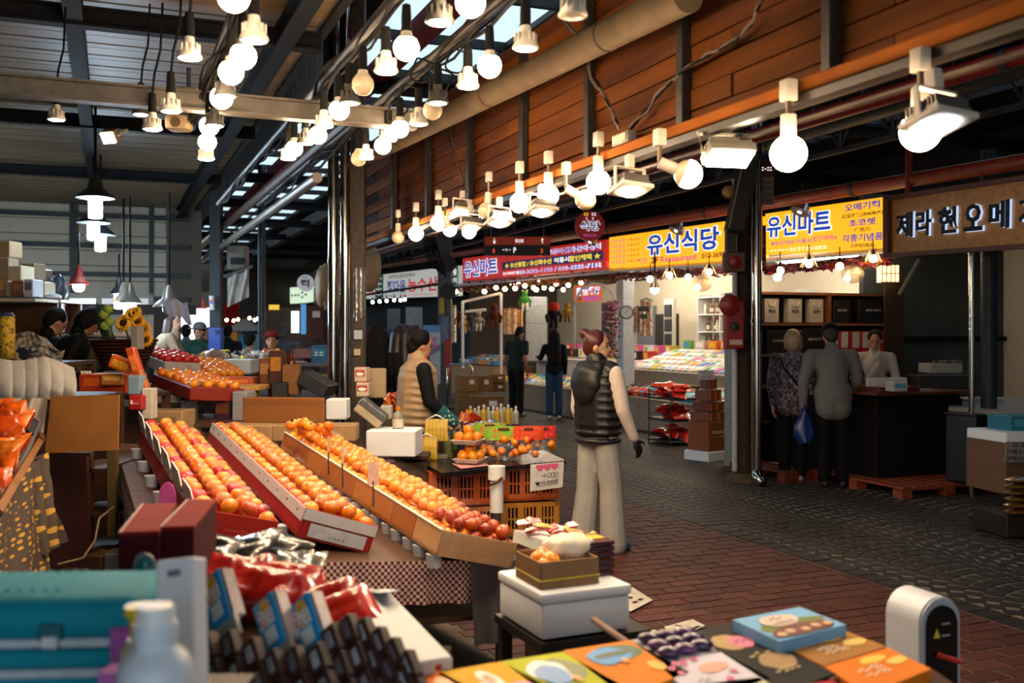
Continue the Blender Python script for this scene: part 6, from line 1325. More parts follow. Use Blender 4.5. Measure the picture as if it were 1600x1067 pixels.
# wicker basket with sunflowers
c=W(193,578,8.0); t=thing('flower_basket','dark wicker basket behind the juice cartons','basket',c); X=Matrix.Translation(c)
for k in range(9): MB(X).lathe([(.16+.012*k,.028*k),(.172+.012*k,.028*k+.014),(.16+.012*k,.028*k+.028)],24).build('wicker_ring',mat('3a1c10',.7,var=.3,scale=40),t,1)
MB(X).lathe([(.001,.01),(.15,.01),(.24,.24),(.001,.2)],20).build('inner_lining',mat('1c0e08',.8),t)
def petals(c,r,n,h,par,nm,aim):
    q=aim.to_track_quat('Z','Y').to_matrix().to_4x4()
    b=MB(Matrix.Translation(c)@q)
    for ring in range(2):
        for k in range(n):
            a=2*math.pi*(k+.5*ring)/n; X=Matrix.Rotation(a,4,'Z'); rr_=r*(1-.15*ring); b.add([(r*.25,-r*.09,.0),(rr_*.7,-r*.13,.02+ring*.01),(rr_*1.05,0,.0),(rr_*.7,r*.13,.02+ring*.01),(r*.25,r*.09,0)],[(0,1,2,3,4)],X)
    b.build(nm,mat(h,.6,var=.15),par)
for i,(px,py,r,lab) in enumerate(((194,505,.085,'large sunflower facing left in the basket'),(206,492,.07,'sunflower at the top of the bouquet'),(222,515,.08,'sunflower at the right side of the bouquet'),(226,530,.07,'drooping sunflower low at the right'),(212,488,.055,'small golden flower at the tip of the bouquet'),(215,503,.07,'sunflower in the middle of the bouquet'))):
    c=W(px,py,7.9); t=thing('sunflower',lab,'flower',c); aim=Vector(((px-210)*.02,-1,.25)).normalized(); petals(c,r,16,('e0a01c','e8b024','d89418')[i%3],t,'petals',aim); MB().ball(c+aim*.012,r*.33,12,8,(1,.5,1)).build('seed_head',mat('3a2010',.8,bump=.5,scale=60),t,3); MB().tube([c,c-aim*.05-Vector((0,0,.1)),W(195,560,8.0)],.008,6).build('stem',mat('3a5a22',.7),t,3)
for i,(px,py) in enumerate(((162,492),(169,483),(171,503),(164,509))):
    c=W(px,py,7.9); t=thing('green_bloom','pale green ball flower, %s'%['upper left','topmost','lower right','lowest'][i]+' in the basket','flower',c); MB().ball(c,.038,14,10).build('bloom',mat('8a9a4a',.7,var=.3,scale=60,bump=.6),t,3); MB().tube([c,W(180,550,8.0)],.006,5).build('stem',mat('3a5a22',.7),t)
for i,(x0,y0,ang) in enumerate(((150,470,-.35),(156,480,-.2),(176,520,.1),(160,525,-.4),(185,530,.2),(190,545,.3))):
    base=W(170+i*3,552,8.0); tip=W(x0,y0,7.95); wv_=Vector((.035,0,.012)); mid=base.lerp(tip,.55)
    single('leaf_blade',MB().poly([base,mid+wv_,tip,mid-wv_],.003),mat('1f3a1c',.5,var=.2),'dark green leaf blade, %s from the left of the bouquet'%ORD[i],'leaf')
# plastic basket, tilted juice cartons, clear bottles
t,X=crate('beige plastic basket behind the quilted cover',96,140,583,564,8.0,.3,0,'6a5c40')
for (px,py,d,w_,h_,ang,hh,bnd,lab) in ((191,569,6.9,.16,.09,R(22),'d8641c','e8a024','orange juice carton lying tilted on the gift cartons'),(212,567,6.8,.06,.22,R(-18),'c84a18','e07830','tall orange juice pouch leaning to the right'),(224,592,6.7,.035,.14,R(-22),'c06a28','d89850','narrow orange stick pack leaning by the white carton')):
    c=W(px,py,d); X=Matrix.Translation(c)@Matrix.Rotation(ang,4,'Y'); t=thing('juice_carton',lab,'carton',c); MB(X).rbox((0,0,0),(w_,.07,h_),.01).build('carton_body',mat(hh,.35,var=.1,coat=.3),t); MB(X).box((0,-.037,0),(w_*.7,.003,h_*.5)).build('printed_panel',mat(bnd,.4,var=.3,scale=40),t)
for k in range(4): bottle(128+k*4,606,7.1,.12,.02,'small white bottle in the group behind the orange gift carton',mat('c8c4bc',.4),'e0dcd4',grp='white bottles behind the orange gift carton')
# far wrapped fruit trays
for i,(a,c,lab,wd,hh) in enumerate((((236,598,8.0),(296,622,7.3),'film-wrapped tray of large oranges on a red base at the back',.42,.10),((218,565,8.6),(256,580,8.2),'film-wrapped white tray of red citrus behind it',.32,.10),((290,575,9.0),(330,600,8.4),'film-wrapped tray of small citrus further right',.3,.08))):
    Xf=frame(W(*a),W(*c),R(4)); ln=(W(*c)-W(*a)).length; t=thing('wrapped_tray',lab,'tray',W(*a)); MB(Xf).rbox((ln/2,wd/2,.03),(ln,wd,hh),.01,seg=1).build('tray_body',mat(('8a2418','a8a0a0','9a4a30')[i],.5,var=.1),t)
    for k in range(5):
        for j in range(4): put((ORG if i!=1 else RED)[k%3],'orange_fruit',Xf@Vector((ln*(k+.5)/5,wd*(j+.5)/4,.03+hh/2+.02)),'orange in the '+lab.split(' on ')[0].split(' behind')[0].split(' further')[0],'orange','oranges in the back trays',.8,1.25)
    wrap(Xf,t,ln,wd,.03+hh/2,.085,80+i,m=film('ffffff',.03,.015,0,1.0,28))
slab('pale_box','pale grey box in front of the wrapped tray','box',302,324,612,596,7.5,.1,'8c867e',R(20))
# goods on the far table (px 290-450): tubes, heaps, cups
for i,(px,py,h) in enumerate(((292,560,'a8442a'),(297,558,'b85a30'),(302,558,'a03820'),(307,560,'c07a40'),(312,557,'c8a030'),(318,556,'d0a838'))): bottle(px,py+22,9.8,.17,.03,'upright orange snack tube on the far table',mat(h,.5),'c8a060',grp='snack tubes on the far table')
hp=[bag_mesh(.12,.1,.06,c,'b0a090',seed=90+i) for i,c in enumerate(('c8b8b0','e0d8d0','d86a50','1c1c22','d8c030','303a48'))]
for k in range(40):
    x=rnd.uniform(318,430); o=link(bpy.data.objects.new('small_packet',hp[(0 if x<340 else 3 if x<385 else 1) + k%3])); o.location=W(x,556+rnd.uniform(-4,12),10.4+rnd.uniform(-.4,.6)); o.rotation_euler=(rnd.uniform(0,1.4),rnd.uniform(-.5,.5),rnd.uniform(0,3)); tag(o,'small mixed packet heaped on the far table','packet','packets heaped on the far table')
stand('far table with heaped packets behind the blue-wrapped post',310,500,572,10.3,1.2,wood_dark)
for i,(px,py,hh) in enumerate(((426,572,'8a3a14'),(433,568,'b89a50'),(446,575,'6a2a12'),(455,572,'5a2410'))): bottle(px,py+20,8.6,.24,.045,['amber bottle with gold cap left of the liquor boxes','pale gold bottle beside the amber one','dark amber jar bottle behind the paper bag','deep brown bottle behind the paper bag'][i],mat(hh,.15,var=.05),('c8a040','d8b060','3a2010','3a2010')[i])
for k in range(7): bottle(484+k*5.2,608,9.4,.14,.035,'clear syrup bottle in the row behind the downpipes',mat('b8ae90',.15),'c8b040',grp='syrup bottles behind the downpipes')
slab('blue_cooler_box','blue printed box with white letters behind the polished downpipes','box',486,511,568,540,13,.4,'2a5a7a',0,'3a7a8a','~2'); slab('vegetable_crate','low crate of orange goods far behind the downpipes','crate',457,487,560,545,14,.4,'7a3a20',0)

# ================================================================ FOREGROUND
fg=thing('front_table','dark cloth-covered table in the left foreground','table',(-.65,1.9,0)); MB().box((-.93,1.53,.915),(.88,.74,.03)).build('table_top',wood_dark,fg); MB().box((-.93,1.53,.45),(.84,.70,.9)).build('table_body',mat('15100e',.8),fg)
# cool box
teal=mat('0a8aa0',.7,var=.05); c=Vector((-.88,1.84,1.045)); X=Matrix.Translation(c)@Matrix.Rotation(R(4),4,'Z')
t=thing('cool_box','teal plastic cool box with a ribbed lid and white clips','cool box',(c.x,c.y,.95),R(4))
MB(X).rbox((0,0,.034),(.46,.25,.075),.034,seg=4).build('lid',teal,t,1)
MB(X).rbox((0,0,-.004),(.45,.245,.016),.006).build('white_seal',mat('b8c4cc',.4),t)
MB(X).rbox((0,0,-.03),(.47,.26,.034),.012,seg=3).build('body_rim',teal,t,1); MB(X).rbox((0,0,-.055),(.465,.255,.016),.006).build('white_band',mat('b8c4cc',.4),t)
MB(X).rbox((0,0,-.02-.06),(.42,.22,.06),.02,seg=3).build('body',teal,t,1)
for k in range(14): MB(X).rbox((.06-k*.022,.02,.0715),(.010,.15,.006),.003,seg=1).build('lid_rib',teal,t)
MB(X).rbox((.075,-.124,.018),(.04,.02,.03),.005).build('clip_recess',mat('075c6a',.4),t); MB(X).rbox((.075,-.131,.002),(.028,.012,.022),.004).build('clip',mat('c8d2d8',.4),t)
MB(X).tube([(.235,-.1,-.02),(.25,-.04,.0),(.25,.06,.0),(.235,.1,-.02)],.008,8).build('carry_handle',mat('b8c4cc',.4),t,3)
# white bottle, yellow-capped bottle, white upright box
c=W(243,1090,1.38); t=thing('white_bottle','white plastic bottle with a ridged round cap in the blurred foreground','bottle',c); X=Matrix.Translation(c); wp=mat('d8e4f0',.35,var=.02)
MB(X).lathe([(.001,-.14),(.052,-.14),(.053,.02),(.05,.045),(.040,.062),(.029,.07),(.028,.078)],24).build('bottle_body',wp,t,1)
MB(X).lathe([(.029,.078),(.030,.082),(.030,.096),(.028,.104)],24).build('neck_ring',wp,t,.6); MB(X).lathe([(.0255,.1),(.0255,.124),(.023,.128),(.001,.129)],24).build('cap',mat('eef2f6',.4,var=.01),t,.6); MB(X).lathe([(.054,-.03),(.054,-.005)],24).build('yellow_label',mat('e8d040',.5),t,1)
c=W(222,1046,1.6); t=thing('yellow_cap_bottle','bottle with a bright yellow lid behind the white bottle','bottle',c); X=Matrix.Translation(c); MB(X).lathe([(.001,-.1),(.034,-.1),(.034,.03),(.022,.05)],20).build('bottle_body',mat('b8b89a',.3),t,1); MB(X).lathe([(.018,.045),(.020,.085),(.027,.089),(.027,.103),(.001,.105)],20).build('lid',mat('e8c80c',.4),t,.6)
c=W(285,985,1.78); X=Matrix.Translation(c)@Matrix.Rotation(R(-12),4,'Z')@Matrix.Rotation(R(-14),4,'X')@Matrix.Rotation(R(-9),4,'Y'); t=thing('white_carton','bright white upright carton with a hanging slot','carton',c); MB(X).rbox((0,0,0),(.075,.05,.25),.005).build('carton_body',mat('dde4ee',.5,var=.02),t); MB(X).rbox((0,-.026,.1),(.026,.002,.012),.001).build('hang_slot',mat('6a7078',.5),t); MB(X).box((-.012,-.026,.02),(.008,.002,.03)).build('blue_mark',mat('6ab0d0',.5),t)
for (x0,x1,yb,yt,d,h,lab) in ((168,212,1100,982,1.72,'a85ab0','violet card box in the left foreground'),(150,182,1110,1052,1.6,'c070c8','lilac card corner beside the cool box'),(178,192,1000,905,2.1,'b8a050','narrow yellow card behind the violet box')): slab('card_box',lab,'box',x0,x1,yb,yt,d,.05,h,R(-8))
t=thing('foil_pouch','shiny teal and clear pouch behind the white carton','pouch',W(226,965,2.0)); MB().grid(lambda a,b_:W(206+40*a,968-98*b_*(1-.25*(2*a-1)**2),2.0-.03*math.sin(math.pi*a)+.01*mnoise.noise(Vector((a*8,b_*8,2)))),10,12).build('pouch_front',mat('1c6a74',.25,var=.5,scale=12,coat=.6),t,3); MB().ball(W(226,885,2.02),.02,10,8,(1.2,.5,1.4)).build('pouch_top',mat('8a8a94',.2,.3,var=.3),t,3)
# dark red gift boxes
for i,(x0,x1,yt,yb,d) in enumerate(((187,247,834,1000,2.35),(250,302,826,960,2.4))):
    c=W((x0+x1)/2,yb,d); wd=(x1-x0)*d/F; ht=(yb-yt)*d/F; t=thing('gift_box','tall dark red gift box, %s of the pair'%('left' if i==0 else 'right'),'box',c); X=Matrix.Translation(c)@Matrix.Rotation(R(13 if i==0 else 9),4,'Z')
    MB(X).rbox((0,.2,ht/2),(wd,.4,ht),.004).build('box_body',mat('430a16',.85,var=.05),t); MB(X).rbox((0,.2,ht),(wd+.002,.402,.012),.004).build('box_lid',mat('7c1a0a',.85,var=.05),t)
    MB(X).box((-wd/2+.003,.2,ht+.004),(.006,.4,.006)).build('pale_edge',mat('b89898',.7),t)
# black shiny packs and red bags and blue-labelled chocolate packs
fm=thing('front_rack','dark slanted rack under the chocolate packs','rack',(-.45,2.2,0)); fm['keep']=1; MB().box((-.42,2.5,.35),(.5,.6,.7)).build('rack_body',mat('12100e',.8),fm)
kb=[bag_mesh(.2,.16,.07,'101418','0c0c0e',seed=110+i) for i in range(3)]
for i,(px,py,d) in enumerate(((340,872,2.9),(385,862,2.9),(435,885,2.85),(455,905,2.8),(365,888,2.8),(410,900,2.8),(320,885,2.8),(430,868,2.95))):
    o=link(bpy.data.objects.new('foil_pack',kb[i%3])); o.location=W(px,py,d); o.rotation_euler=(R(35)+rnd.uniform(-.3,.3),rnd.uniform(-.4,.4),rnd.uniform(-.8,.8)); tag(o,'glossy black foil pack behind the chocolate packs','foil pack','black foil packs')
rb2=[bag_mesh(.2,.17,.1,c,'8a1010',seed=130+i) for i,c in enumerate(('b81814','a81412','c42018'))]
for i,(px,py,d) in enumerate(((352,910,2.5),(378,920,2.5),(428,925,2.5),(455,935,2.48),(500,960,2.45),(530,975,2.4),(400,930,2.45))):
    o=link(bpy.data.objects.new('candy_bag',rb2[i%3])); o.location=W(px+4,py-6,d+.16); o.rotation_euler=(R(40)+rnd.uniform(-.2,.2),rnd.uniform(-.3,.3),rnd.uniform(-.5,.5)); tag(o,'shiny red candy bag tied behind the blue labels, %s from left'%ORD[sorted((352,378,428,455,500,530,400)).index(px)],'candy bag','red candy bags in the foreground')
skyb=mat('1a9ae0',.5,var=.04); brn=mat('3c2420',.5,var=.15); wind=mat('8a8e98',.3,var=.3,scale=30)
f1=Vector((.4,-.59,-.70)).normalized(); f2=Vector((.66,-.336,.66)); f2=(f2-f1*f2.dot(f1)).normalized(); f3=f2.cross(f1); f3=f3 if f3.y<0 else -f3
def RXat(px,py,d): m=Matrix((f2,f1,f3)).transposed().to_4x4(); m.translation=W(px,py,d); return m
for i,(px,py,d) in enumerate(((337,938,2.25),(421,975,2.2),(478,976,2.18))):
    Q=RXat(px,py,d); t=thing('chocolate_pack','pack with a sky-blue printed header card, %s of three'%('leftmost','middle','rightmost')[i],'chocolate pack',Q.translation)
    MB(Q).rbox((0,0,0),(.072,.125,.006),.003).build('header_card',skyb,t); MB(Q).rbox((0,.028,.0045),(.036,.036,.003),.008).build('white_badge',mat('dce4ec',.5,var=.15,scale=90),t)
    MB(Q).rbox((0,-.018,.0045),(.048,.045,.003),.01).build('picture_patch',pattern_mat('blotch','e0e0dc','c03a50',60),t); MB(Q).ball((.004,-.043,.005),1,14,6,(.018,.013,.002)).build('yellow_fruit_print',mat('e0a818',.5),t)
    MB(Q).box((0,.085,-.006),(.09,.05,.012)).build('clear_window',mat('a8a8a4',.3,var=.2,scale=30),t); MB(Q).box((0,.0,-.02),(.085,.12,.03)).build('pack_body',mat('b8a8a8',.3,var=.3,scale=20),t)
wnd=[wind,mat('6a6470',.3,var=.3,scale=30),mat('a8acb4',.3,var=.3,scale=30)]
cols_=((322,1012,2.12),(356,1010,2.12),(392,1022,2.1),(424,1040,2.08),(458,1035,2.08),(494,1030,2.08),(516,1000,2.12),(542,985,2.14),(566,990,2.14),(590,1005,2.12),(612,1022,2.1),(634,1042,2.08))
for i,(px,py,d) in enumerate(cols_):
    for j in range(4 if i<10 else 2):
        Q=RXat(px,py,d); c_=Q@Vector((0,j*.064,-.01)); t=thing('chocolate_box','brown chocolate box with clear window, %s down in the %s column from left'%(ORD[j],ORD[i]),'chocolate box',c_,0,'chocolate boxes in the foreground')
        MB(Q).rbox((0,j*.064,-.01),(.044,.060,.028),.003,seg=1).build('box_body',brn,t); MB(Q).rbox((0,j*.064,.0045),(.022,.036,.003),.003,seg=1).build('window',wnd[(i+j)%3],t)
Q=RXat(450,1030,2.14); MB(Q).box((0,.08,-.07),(.2,.22,.02)).build('rack_board',mat('12100e',.8),fm); del fm['keep']
# long white cartons with a heart
for i,(a,c_) in enumerate((((536,924,2.75),(640,1040,2.25)),((570,925,2.8),(668,1035,2.3)))):
    Xl=frame(W(*a),W(*c_)); ln=(W(*c_)-W(*a)).length; t=thing('white_carton','long white carton slanting towards us, %s'%('left one' if i==0 else 'right one with a red heart'),'carton',W(*a)); MB(Xl).rbox((ln/2,.03,-.02),(ln,.065,.05),.004,seg=1).build('carton_body',mat('c8ccd2',.5,var=.03),t); MB(Xl).poly([(ln*.02,.0,.006),(ln*.25,.0,.04),(ln*.25,.06,.04),(ln*.02,.06,.006)],.003).build('open_flap',mat('d4d8dc',.5),t)
    if i: Pe=Panel(*[Xl@Vector(q) for q in ((ln+.001,.0,-.045),(ln+.001,.062,-.045),(ln+.001,.062,.005),(ln+.001,.0,.005))]); Pe.txt(t,'♥',.4,.55,.35,.4,mat('c04030',.6),.02,.001)
# flat gift boxes on the near table
ft=thing('gift_table','low table carrying flat gift boxes along the front edge','table',(.55,2.6,0)); MB().poly([G(x,y,.74) for x,y in ((640,1110),(1470,1110),(1440,1060),(1318,1003),(1250,985),(1150,985),(985,1012),(880,1030),(690,1062))],.03).build('table_top',wood_dark,ft); MB().box((.45,2.35,.36),(.8,.35,.7)).build('table_body',mat('15100e',.8),ft)
ZB=.80
def giftbox(q,h,lab,th=.035,z=ZB,side=None):
    P_=[G(x,y,z) for x,y in q]   # far-left, far-right, near-right, near-left
    t=thing('gift_box',lab,'gift box',sum(P_,Vector())/4-Vector((0,0,th))); pan_=Panel(P_[3],P_[2],P_[1],P_[0])
    MB().poly([P_[3],P_[2],P_[1],P_[0]],th).build('box_body',mat(h,.7,var=.05),t)
    return t,pan_
def blob(t,p,a,b_,ra,rb,h,nm,off=.0015,seed=0,n=20,amp=.2):
    pts=[]
    for k in range(n):
        an=2*math.pi*k/n; r=1+amp*mnoise.noise(Vector((math.cos(an)*1.3+seed,math.sin(an)*1.3,seed))); pts.append(p.P(min(.97,max(.03,a+ra*r*math.cos(an))),min(.97,max(.03,b_+rb*r*math.sin(an))),off))
    b=MB().poly(pts); b.build(nm,mat(h,.4,var=.06),t)
t,p=giftbox(((640,1042),(668,1038),(735,1075),(690,1085)),'e87a2c','plain orange gift box at the left end of the front boxes')
blob(t,p,.5,.3,.3,.2,'f09a4a','print_patch')
t,p=giftbox(((683,1051),(783,1033),(872,1082),(765,1110)),'f0b414','yellow gift box with a white swirl')
blob(t,p,.3,.35,.22,.2,'f4ecd8','white_print',seed=1); blob(t,p,.5,.6,.12,.25,'e8e0d8','white_print',seed=2); blob(t,p,.75,.3,.15,.12,'e08ab0','pink_print',seed=3); blob(t,p,.5,.62,.07,.1,'e8862a','orange_print',.003,4)
t,p=giftbox(((785,1033),(880,1018),(985,1078),(880,1105)),'c8d022','lime green gift box with a mountain lake picture')
blob(t,p,.6,.62,.3,.24,'5a6a14','hill_print',seed=5); blob(t,p,.4,.62,.28,.25,'e4e8ec','cloud_print',.0025,6); blob(t,p,.38,.55,.22,.2,'1a8ad8','lake_print',.0035,7); blob(t,p,.6,.38,.05,.07,'f0a030','sun_print',.0045,8,amp=.02)
t,p=giftbox(((881,1016),(985,1000),(1078,1050),(975,1088)),'f08a18','orange gift box with a blue lake picture')
blob(t,p,.6,.75,.33,.2,'2a5a24','forest_print',seed=9); blob(t,p,.42,.70,.3,.18,'1a96e0','lake_print',.0025,10); blob(t,p,.5,.72,.26,.05,'1c4a2c','ridge_print',.0035,11); blob(t,p,.52,.53,.05,.05,'f0a020','sun_print',.0045,12,amp=.02); blob(t,p,.78,.3,.1,.12,'f8c02a','yellow_print',.0025,13)
t,p=giftbox(((985,1000),(1080,985),(1122,1018),(1040,1038)),'b8b4c0','pale tray of purple wrapped rice cakes',.03)
for i in range(3):
    for j in range(3):
        cc=p.P(.2+.3*i,.2+.3*j,.012); tt=MB().ball(cc,.022,10,6,(1.4,1,.6)); single('rice_cake',tt,mat(('4a2a58','6a3a70','3a2048')[(i+j)%3],.3,var=.5,scale=60,coat=.5),'purple film-wrapped rice cake in the pale tray','rice cake','purple rice cakes in the pale tray',3)
t,p=giftbox(((1028,1037),(1128,1018),(1205,1060),(1090,1095)),'e0dcec','white gift box with pink blossoms')
blob(t,p,.6,.62,.22,.14,'e8a890','peach_print',seed=14)
for a,b_ in ((.1,.8),(.2,.9),(.3,.85),(.15,.65),(.35,.95),(.5,.92),(.75,.4),(.6,.25)): blob(t,p,a,b_,.05,.06,'d85a90','blossom_print',.0025,a*9)
p.txt(t,'~3',.3,.35,.2,.12,mat('4a5a4a',.6),0,.003)
t,p=giftbox(((1078,988),(1140,972),(1305,1052),(1225,1082)),'16120f','black gift box with gold pattern and pink badge')
blob(t,p,.35,.72,.28,.13,'b8935a','gold_print',seed=15); blob(t,p,.6,.33,.3,.12,'a8854e','gold_print',seed=16); blob(t,p,.55,.68,.22,.10,'e07a9a','pink_badge',.0025,17,amp=.08); p.txt(t,'~3',.55,.68,.3,.06,mat('5a1a30',.6),0,.004); p.txt(t,'~4',.5,.2,.5,.06,mat('d8c08a',.6),0,.004); p.txt(t,'~3',.5,.45,.5,.08,mat('c8a868',.6),.01,.004)
t,p=giftbox(((1120,985),(1148,975),(1320,1055),(1300,1062)),'7a4a2a','narrow brown patterned box beside the black gift box',.03,ZB-.004); blob(t,p,.5,.7,.3,.1,'4a7a2a','leaf_print',seed=18); blob(t,p,.5,.4,.3,.1,'a03a1c','fruit_print',seed=19)
t,p=giftbox(((1145,968),(1250,948),(1322,976),(1218,1002)),'7ab0d8','sky-blue almond gift box with a cream cloud badge',.045,ZB+.03)
blob(t,p,.5,.42,.46,.2,'6a7a28','meadow_print',seed=20); blob(t,p,.5,.2,.46,.2,'6a2414','nut_bed_print',.0025,21)
for a,b_ in ((.15,.15),(.3,.2),(.5,.16),(.68,.2),(.85,.18)): blob(t,p,a,b_,.06,.07,'d8b48a','almond_print',.0035,a*7)
blob(t,p,.42,.62,.26,.22,'dcc8b8','cloud_badge',.0035,22,amp=.12); p.txt(t,'~3',.42,.68,.2,.14,mat('4a3020',.6),.01,.005); p.txt(t,'~4',.42,.5,.3,.1,mat('4a3020',.6),.0,.005)
t,p=giftbox(((1216,1005),(1318,984),(1385,1010),(1286,1040)),'a87434','tan gift box with printed mango slices'); blob(t,p,.62,.75,.2,.12,'f0b83a','mango_print',seed=23); blob(t,p,.8,.45,.16,.14,'f4d070','mango_print',seed=24); p.txt(t,'~4',.38,.45,.3,.14,mat('f0ead8',.6),.02,.003); p.txt(t,'~5',.42,.3,.36,.12,mat('f0ead8',.6),.02,.003)
t,p=giftbox(((1288,1041),(1388,1012),(1455,1045),(1355,1085)),'e87f14','orange gift box with printed tangerine slices'); blob(t,p,.6,.78,.2,.12,'f4cc48','slice_print',seed=25); blob(t,p,.85,.55,.16,.12,'f4d468','slice_print',seed=26); p.txt(t,'~5',.4,.55,.36,.13,mat('f4ecd8',.6),.02,.003); p.txt(t,'~5',.42,.38,.36,.12,mat('f4ecd8',.6),.02,.003)
giftbox(((1100,1068),(1185,1058),(1240,1090),(1150,1100)),'e4dcb0','cream gift box at the bottom edge'); giftbox(((1250,1070),(1300,1062),(1340,1090),(1290,1100)),'b01830','crimson gift box at the bottom edge'); giftbox(((1385,1062),(1458,1046),(1500,1075),(1430,1100)),'4a2c1c','dark brown printed box under the orange one',.03,ZB-.03)
c=W(962,990,2.9); single('wooden_stick',MB().cyl(W(928,968,3.05),W(1005,1022,2.55),.010,n=8),mat('8a7060',.7,var=.2),'plain wooden stick lying across the front boxes','stick')
# white arched device
cD=W(1448,1067,3.05); zD=cD.z; prof=[]
t=thing('arched_device','white arched plastic device with black front and yellow warning mark','appliance',(cD.x,cD.y,0),R(-28))
Xd=Matrix.Translation((cD.x,cD.y,0))@Matrix.Rotation(R(20),4,'Z')
def arch(w_,z0,z1,y0,y1,mm,nm,inset=0):
    r=w_/2; pts=[(-r,z0)]+[(-r*math.cos(a),z1-r+r*math.sin(a)*1.0) for a in [R(x) for x in range(0,181,15)]]+[(r,z0)]
    b=MB(Xd); n_=len(pts); b.add([(x,y0,z) for x,z in pts]+[(x,y1,z) for x,z in pts],[tuple(range(n_)),tuple(range(2*n_-1,n_-1,-1))]+[(i,i+n_,(i+1)%n_+n_,(i+1)%n_) for i in range(n_)]); return b.build(nm,mm,t,.6)
zt=W(1448,925,3.05).z
arch(.155,.1,zt,-.05,.09,mat('c4c6ca',.35,var=.03),'shell'); arch(.145,.1,zt-.004,-.058,-.05,mat('b0b2b6',.3,var=.03),'bezel'); arch(.118,.12,zt-.025,-.064,-.057,mat('0c0c0e',.25),'black_front')
MB(Xd).poly([(-.035,-.066,zt-.12),(-.01,-.066,zt-.12),(-.022,-.066,zt-.09)]).build('warning_mark',mat('d8c030',.5),t); MB(Xd).cyl((-.02,-.066,zt-.17),(.02,-.12,zt-.18),.008,n=8).build('red_lever',mat('b02018',.4),t); MB(Xd).box((.012,-.0655,zt-.08),(.03,.002,.004)).box((.012,-.0655,zt-.115),(.03,.002,.004)).build('caption',mat('a8a8a8',.5),t); MB(Xd).box((0,.02,.05),(.25,.25,.1)).build('foot',black,t)

# ================================================================ RIGHT COUNTER
dk=mat('0f0a08',.8,var=.2); redwd=mat('5a2012',.45,var=.25,scale=10,wood=1)
t=thing('shop_counter','black-fronted counter with red wooden top on a pallet','counter',L(7.5,8.3,.12),R(22))
MB(LM).rbox((7.70,8.25,.53),(1.1,.7,.84),.01).build('counter_body',dk,t); MB(LM).rbox((7.66,8.2,.97),(1.30,.9,.03),.006).build('counter_top',redwd,t); MB(LM).box((8.2,7.88,.5),(.06,.05,.8)).build('corner_leg',dk,t); MB(LM).box((8.18,8.25,.53),(.12,.68,.8)).build('end_panel',mat('2a0d08',.5,var=.2),t)
t=thing('shop_counter','dark side counter with pale ledge beside the glossy downpipe','counter',L(7.2,9.1,.12),R(22)); MB(LM).box((7.32,9.15,.5),(.5,.85,.8)).build('counter_body',dk,t); MB(LM).rbox((7.32,9.15,.93),(.55,.9,.05),.008).build('counter_top',mat('8a8078',.5),t)
for i,(u,z) in enumerate(((8.85,.97),(9.3,.97))):
    X=Matrix.Translation(L(7.22,u,z+.12))@LM@Matrix.Rotation(R(-35),4,'Y'); t=thing('sample_case','slanted glass case of dark sweets, %s one'%('nearer' if i==0 else 'farther'),'display case',L(7.22,u,z)); MB(X).rbox((0,0,0),(.40,.38,.06),.01).build('case_body',mat('8a8a8a',.4),t); MB(X).box((0,0,.032),(.34,.33,.004)).build('sweets_tray',mat('1c2426',.3,var=.6,scale=60),t)
# pallets: plastic, built of deck slats and blocks
def pallet(lab,v0,v1,u0,u1,h='8a3c1a'):
    t=thing('pallet',lab,'pallet',L((v0+v1)/2,(u0+u1)/2,0),R(22)); m=mat(h,.55,var=.25)
    n=int((v1-v0)/.14)
    for k in range(n): MB(LM).rbox((v0+(v1-v0)*(k+.5)/n,(u0+u1)/2,.105),((v1-v0)/n-.03,u1-u0,.025),.004,seg=1).build('deck_slat',m,t)
    for a in (0,.5,1):
        for b_ in (0,.5,1): MB(LM).box((v0+.06+(v1-v0-.12)*a,u0+.06+(u1-u0-.12)*b_,.046),(.12,.12,.092)).build('block',m,t)
    for b_ in (0,.5,1): MB(LM).box(((v0+v1)/2,u0+.05+(u1-u0-.1)*b_,.088),(v1-v0,.09,.02)).build('stringer',m,t)
pallet('orange plastic pallet under the black counter',6.95,8.15,7.35,8.7); pallet('orange plastic pallet in front of the stove',8.2,9.4,7.6,8.8); pallet('orange plastic pallet under the customers at left',6.55,6.95,8.6,9.6,'6a2c14')
# goods on the counter
c=L(7.35,7.95,.985); t=thing('wooden_tray','red wooden tray of colourful sweets on the counter','tray',c,R(22)); X=Matrix.Translation(c)@LM
MB(X).box((0,0,.01),(.5,.3,.02)).build('tray_base',redwd,t)
for cc,s in (((0,-.15,.03),(.5,.015,.05)),((0,.15,.03),(.5,.015,.05)),((-.25,0,.03),(.015,.3,.05)),((.25,0,.03),(.015,.3,.05))): MB(X).box(cc,s).build('tray_side',redwd,t)
for k in range(18):
    o=link(bpy.data.objects.new('wrapped_sweet',hp[k%6])); o.matrix_basis=X@Matrix.Translation((rnd.uniform(-.2,.2),rnd.uniform(-.1,.1),.04))@Matrix.Rotation(rnd.uniform(0,6),4,'Z')@Matrix.Scale(.6,4); tag(o,'colourful wrapped sweet in the red wooden tray','sweet','sweets in the red wooden tray')
slab('white_sign_bar','long white card standing behind the sweets tray','card',1353,1420,604,590,9.9,.03,'b8b4ac',R(8)); slab('tissue_box','white box with blue mark at the counter edge','box',1395,1420,612,597,9.7,.15,'a8a49c',R(12),'4a8aa0'); 
single('paper_sheet',MB(LM).box((7.75,8.05,.99),(.4,.3,.006)),mat('8f8a84',.7),'white paper lying on the red counter top','paper')
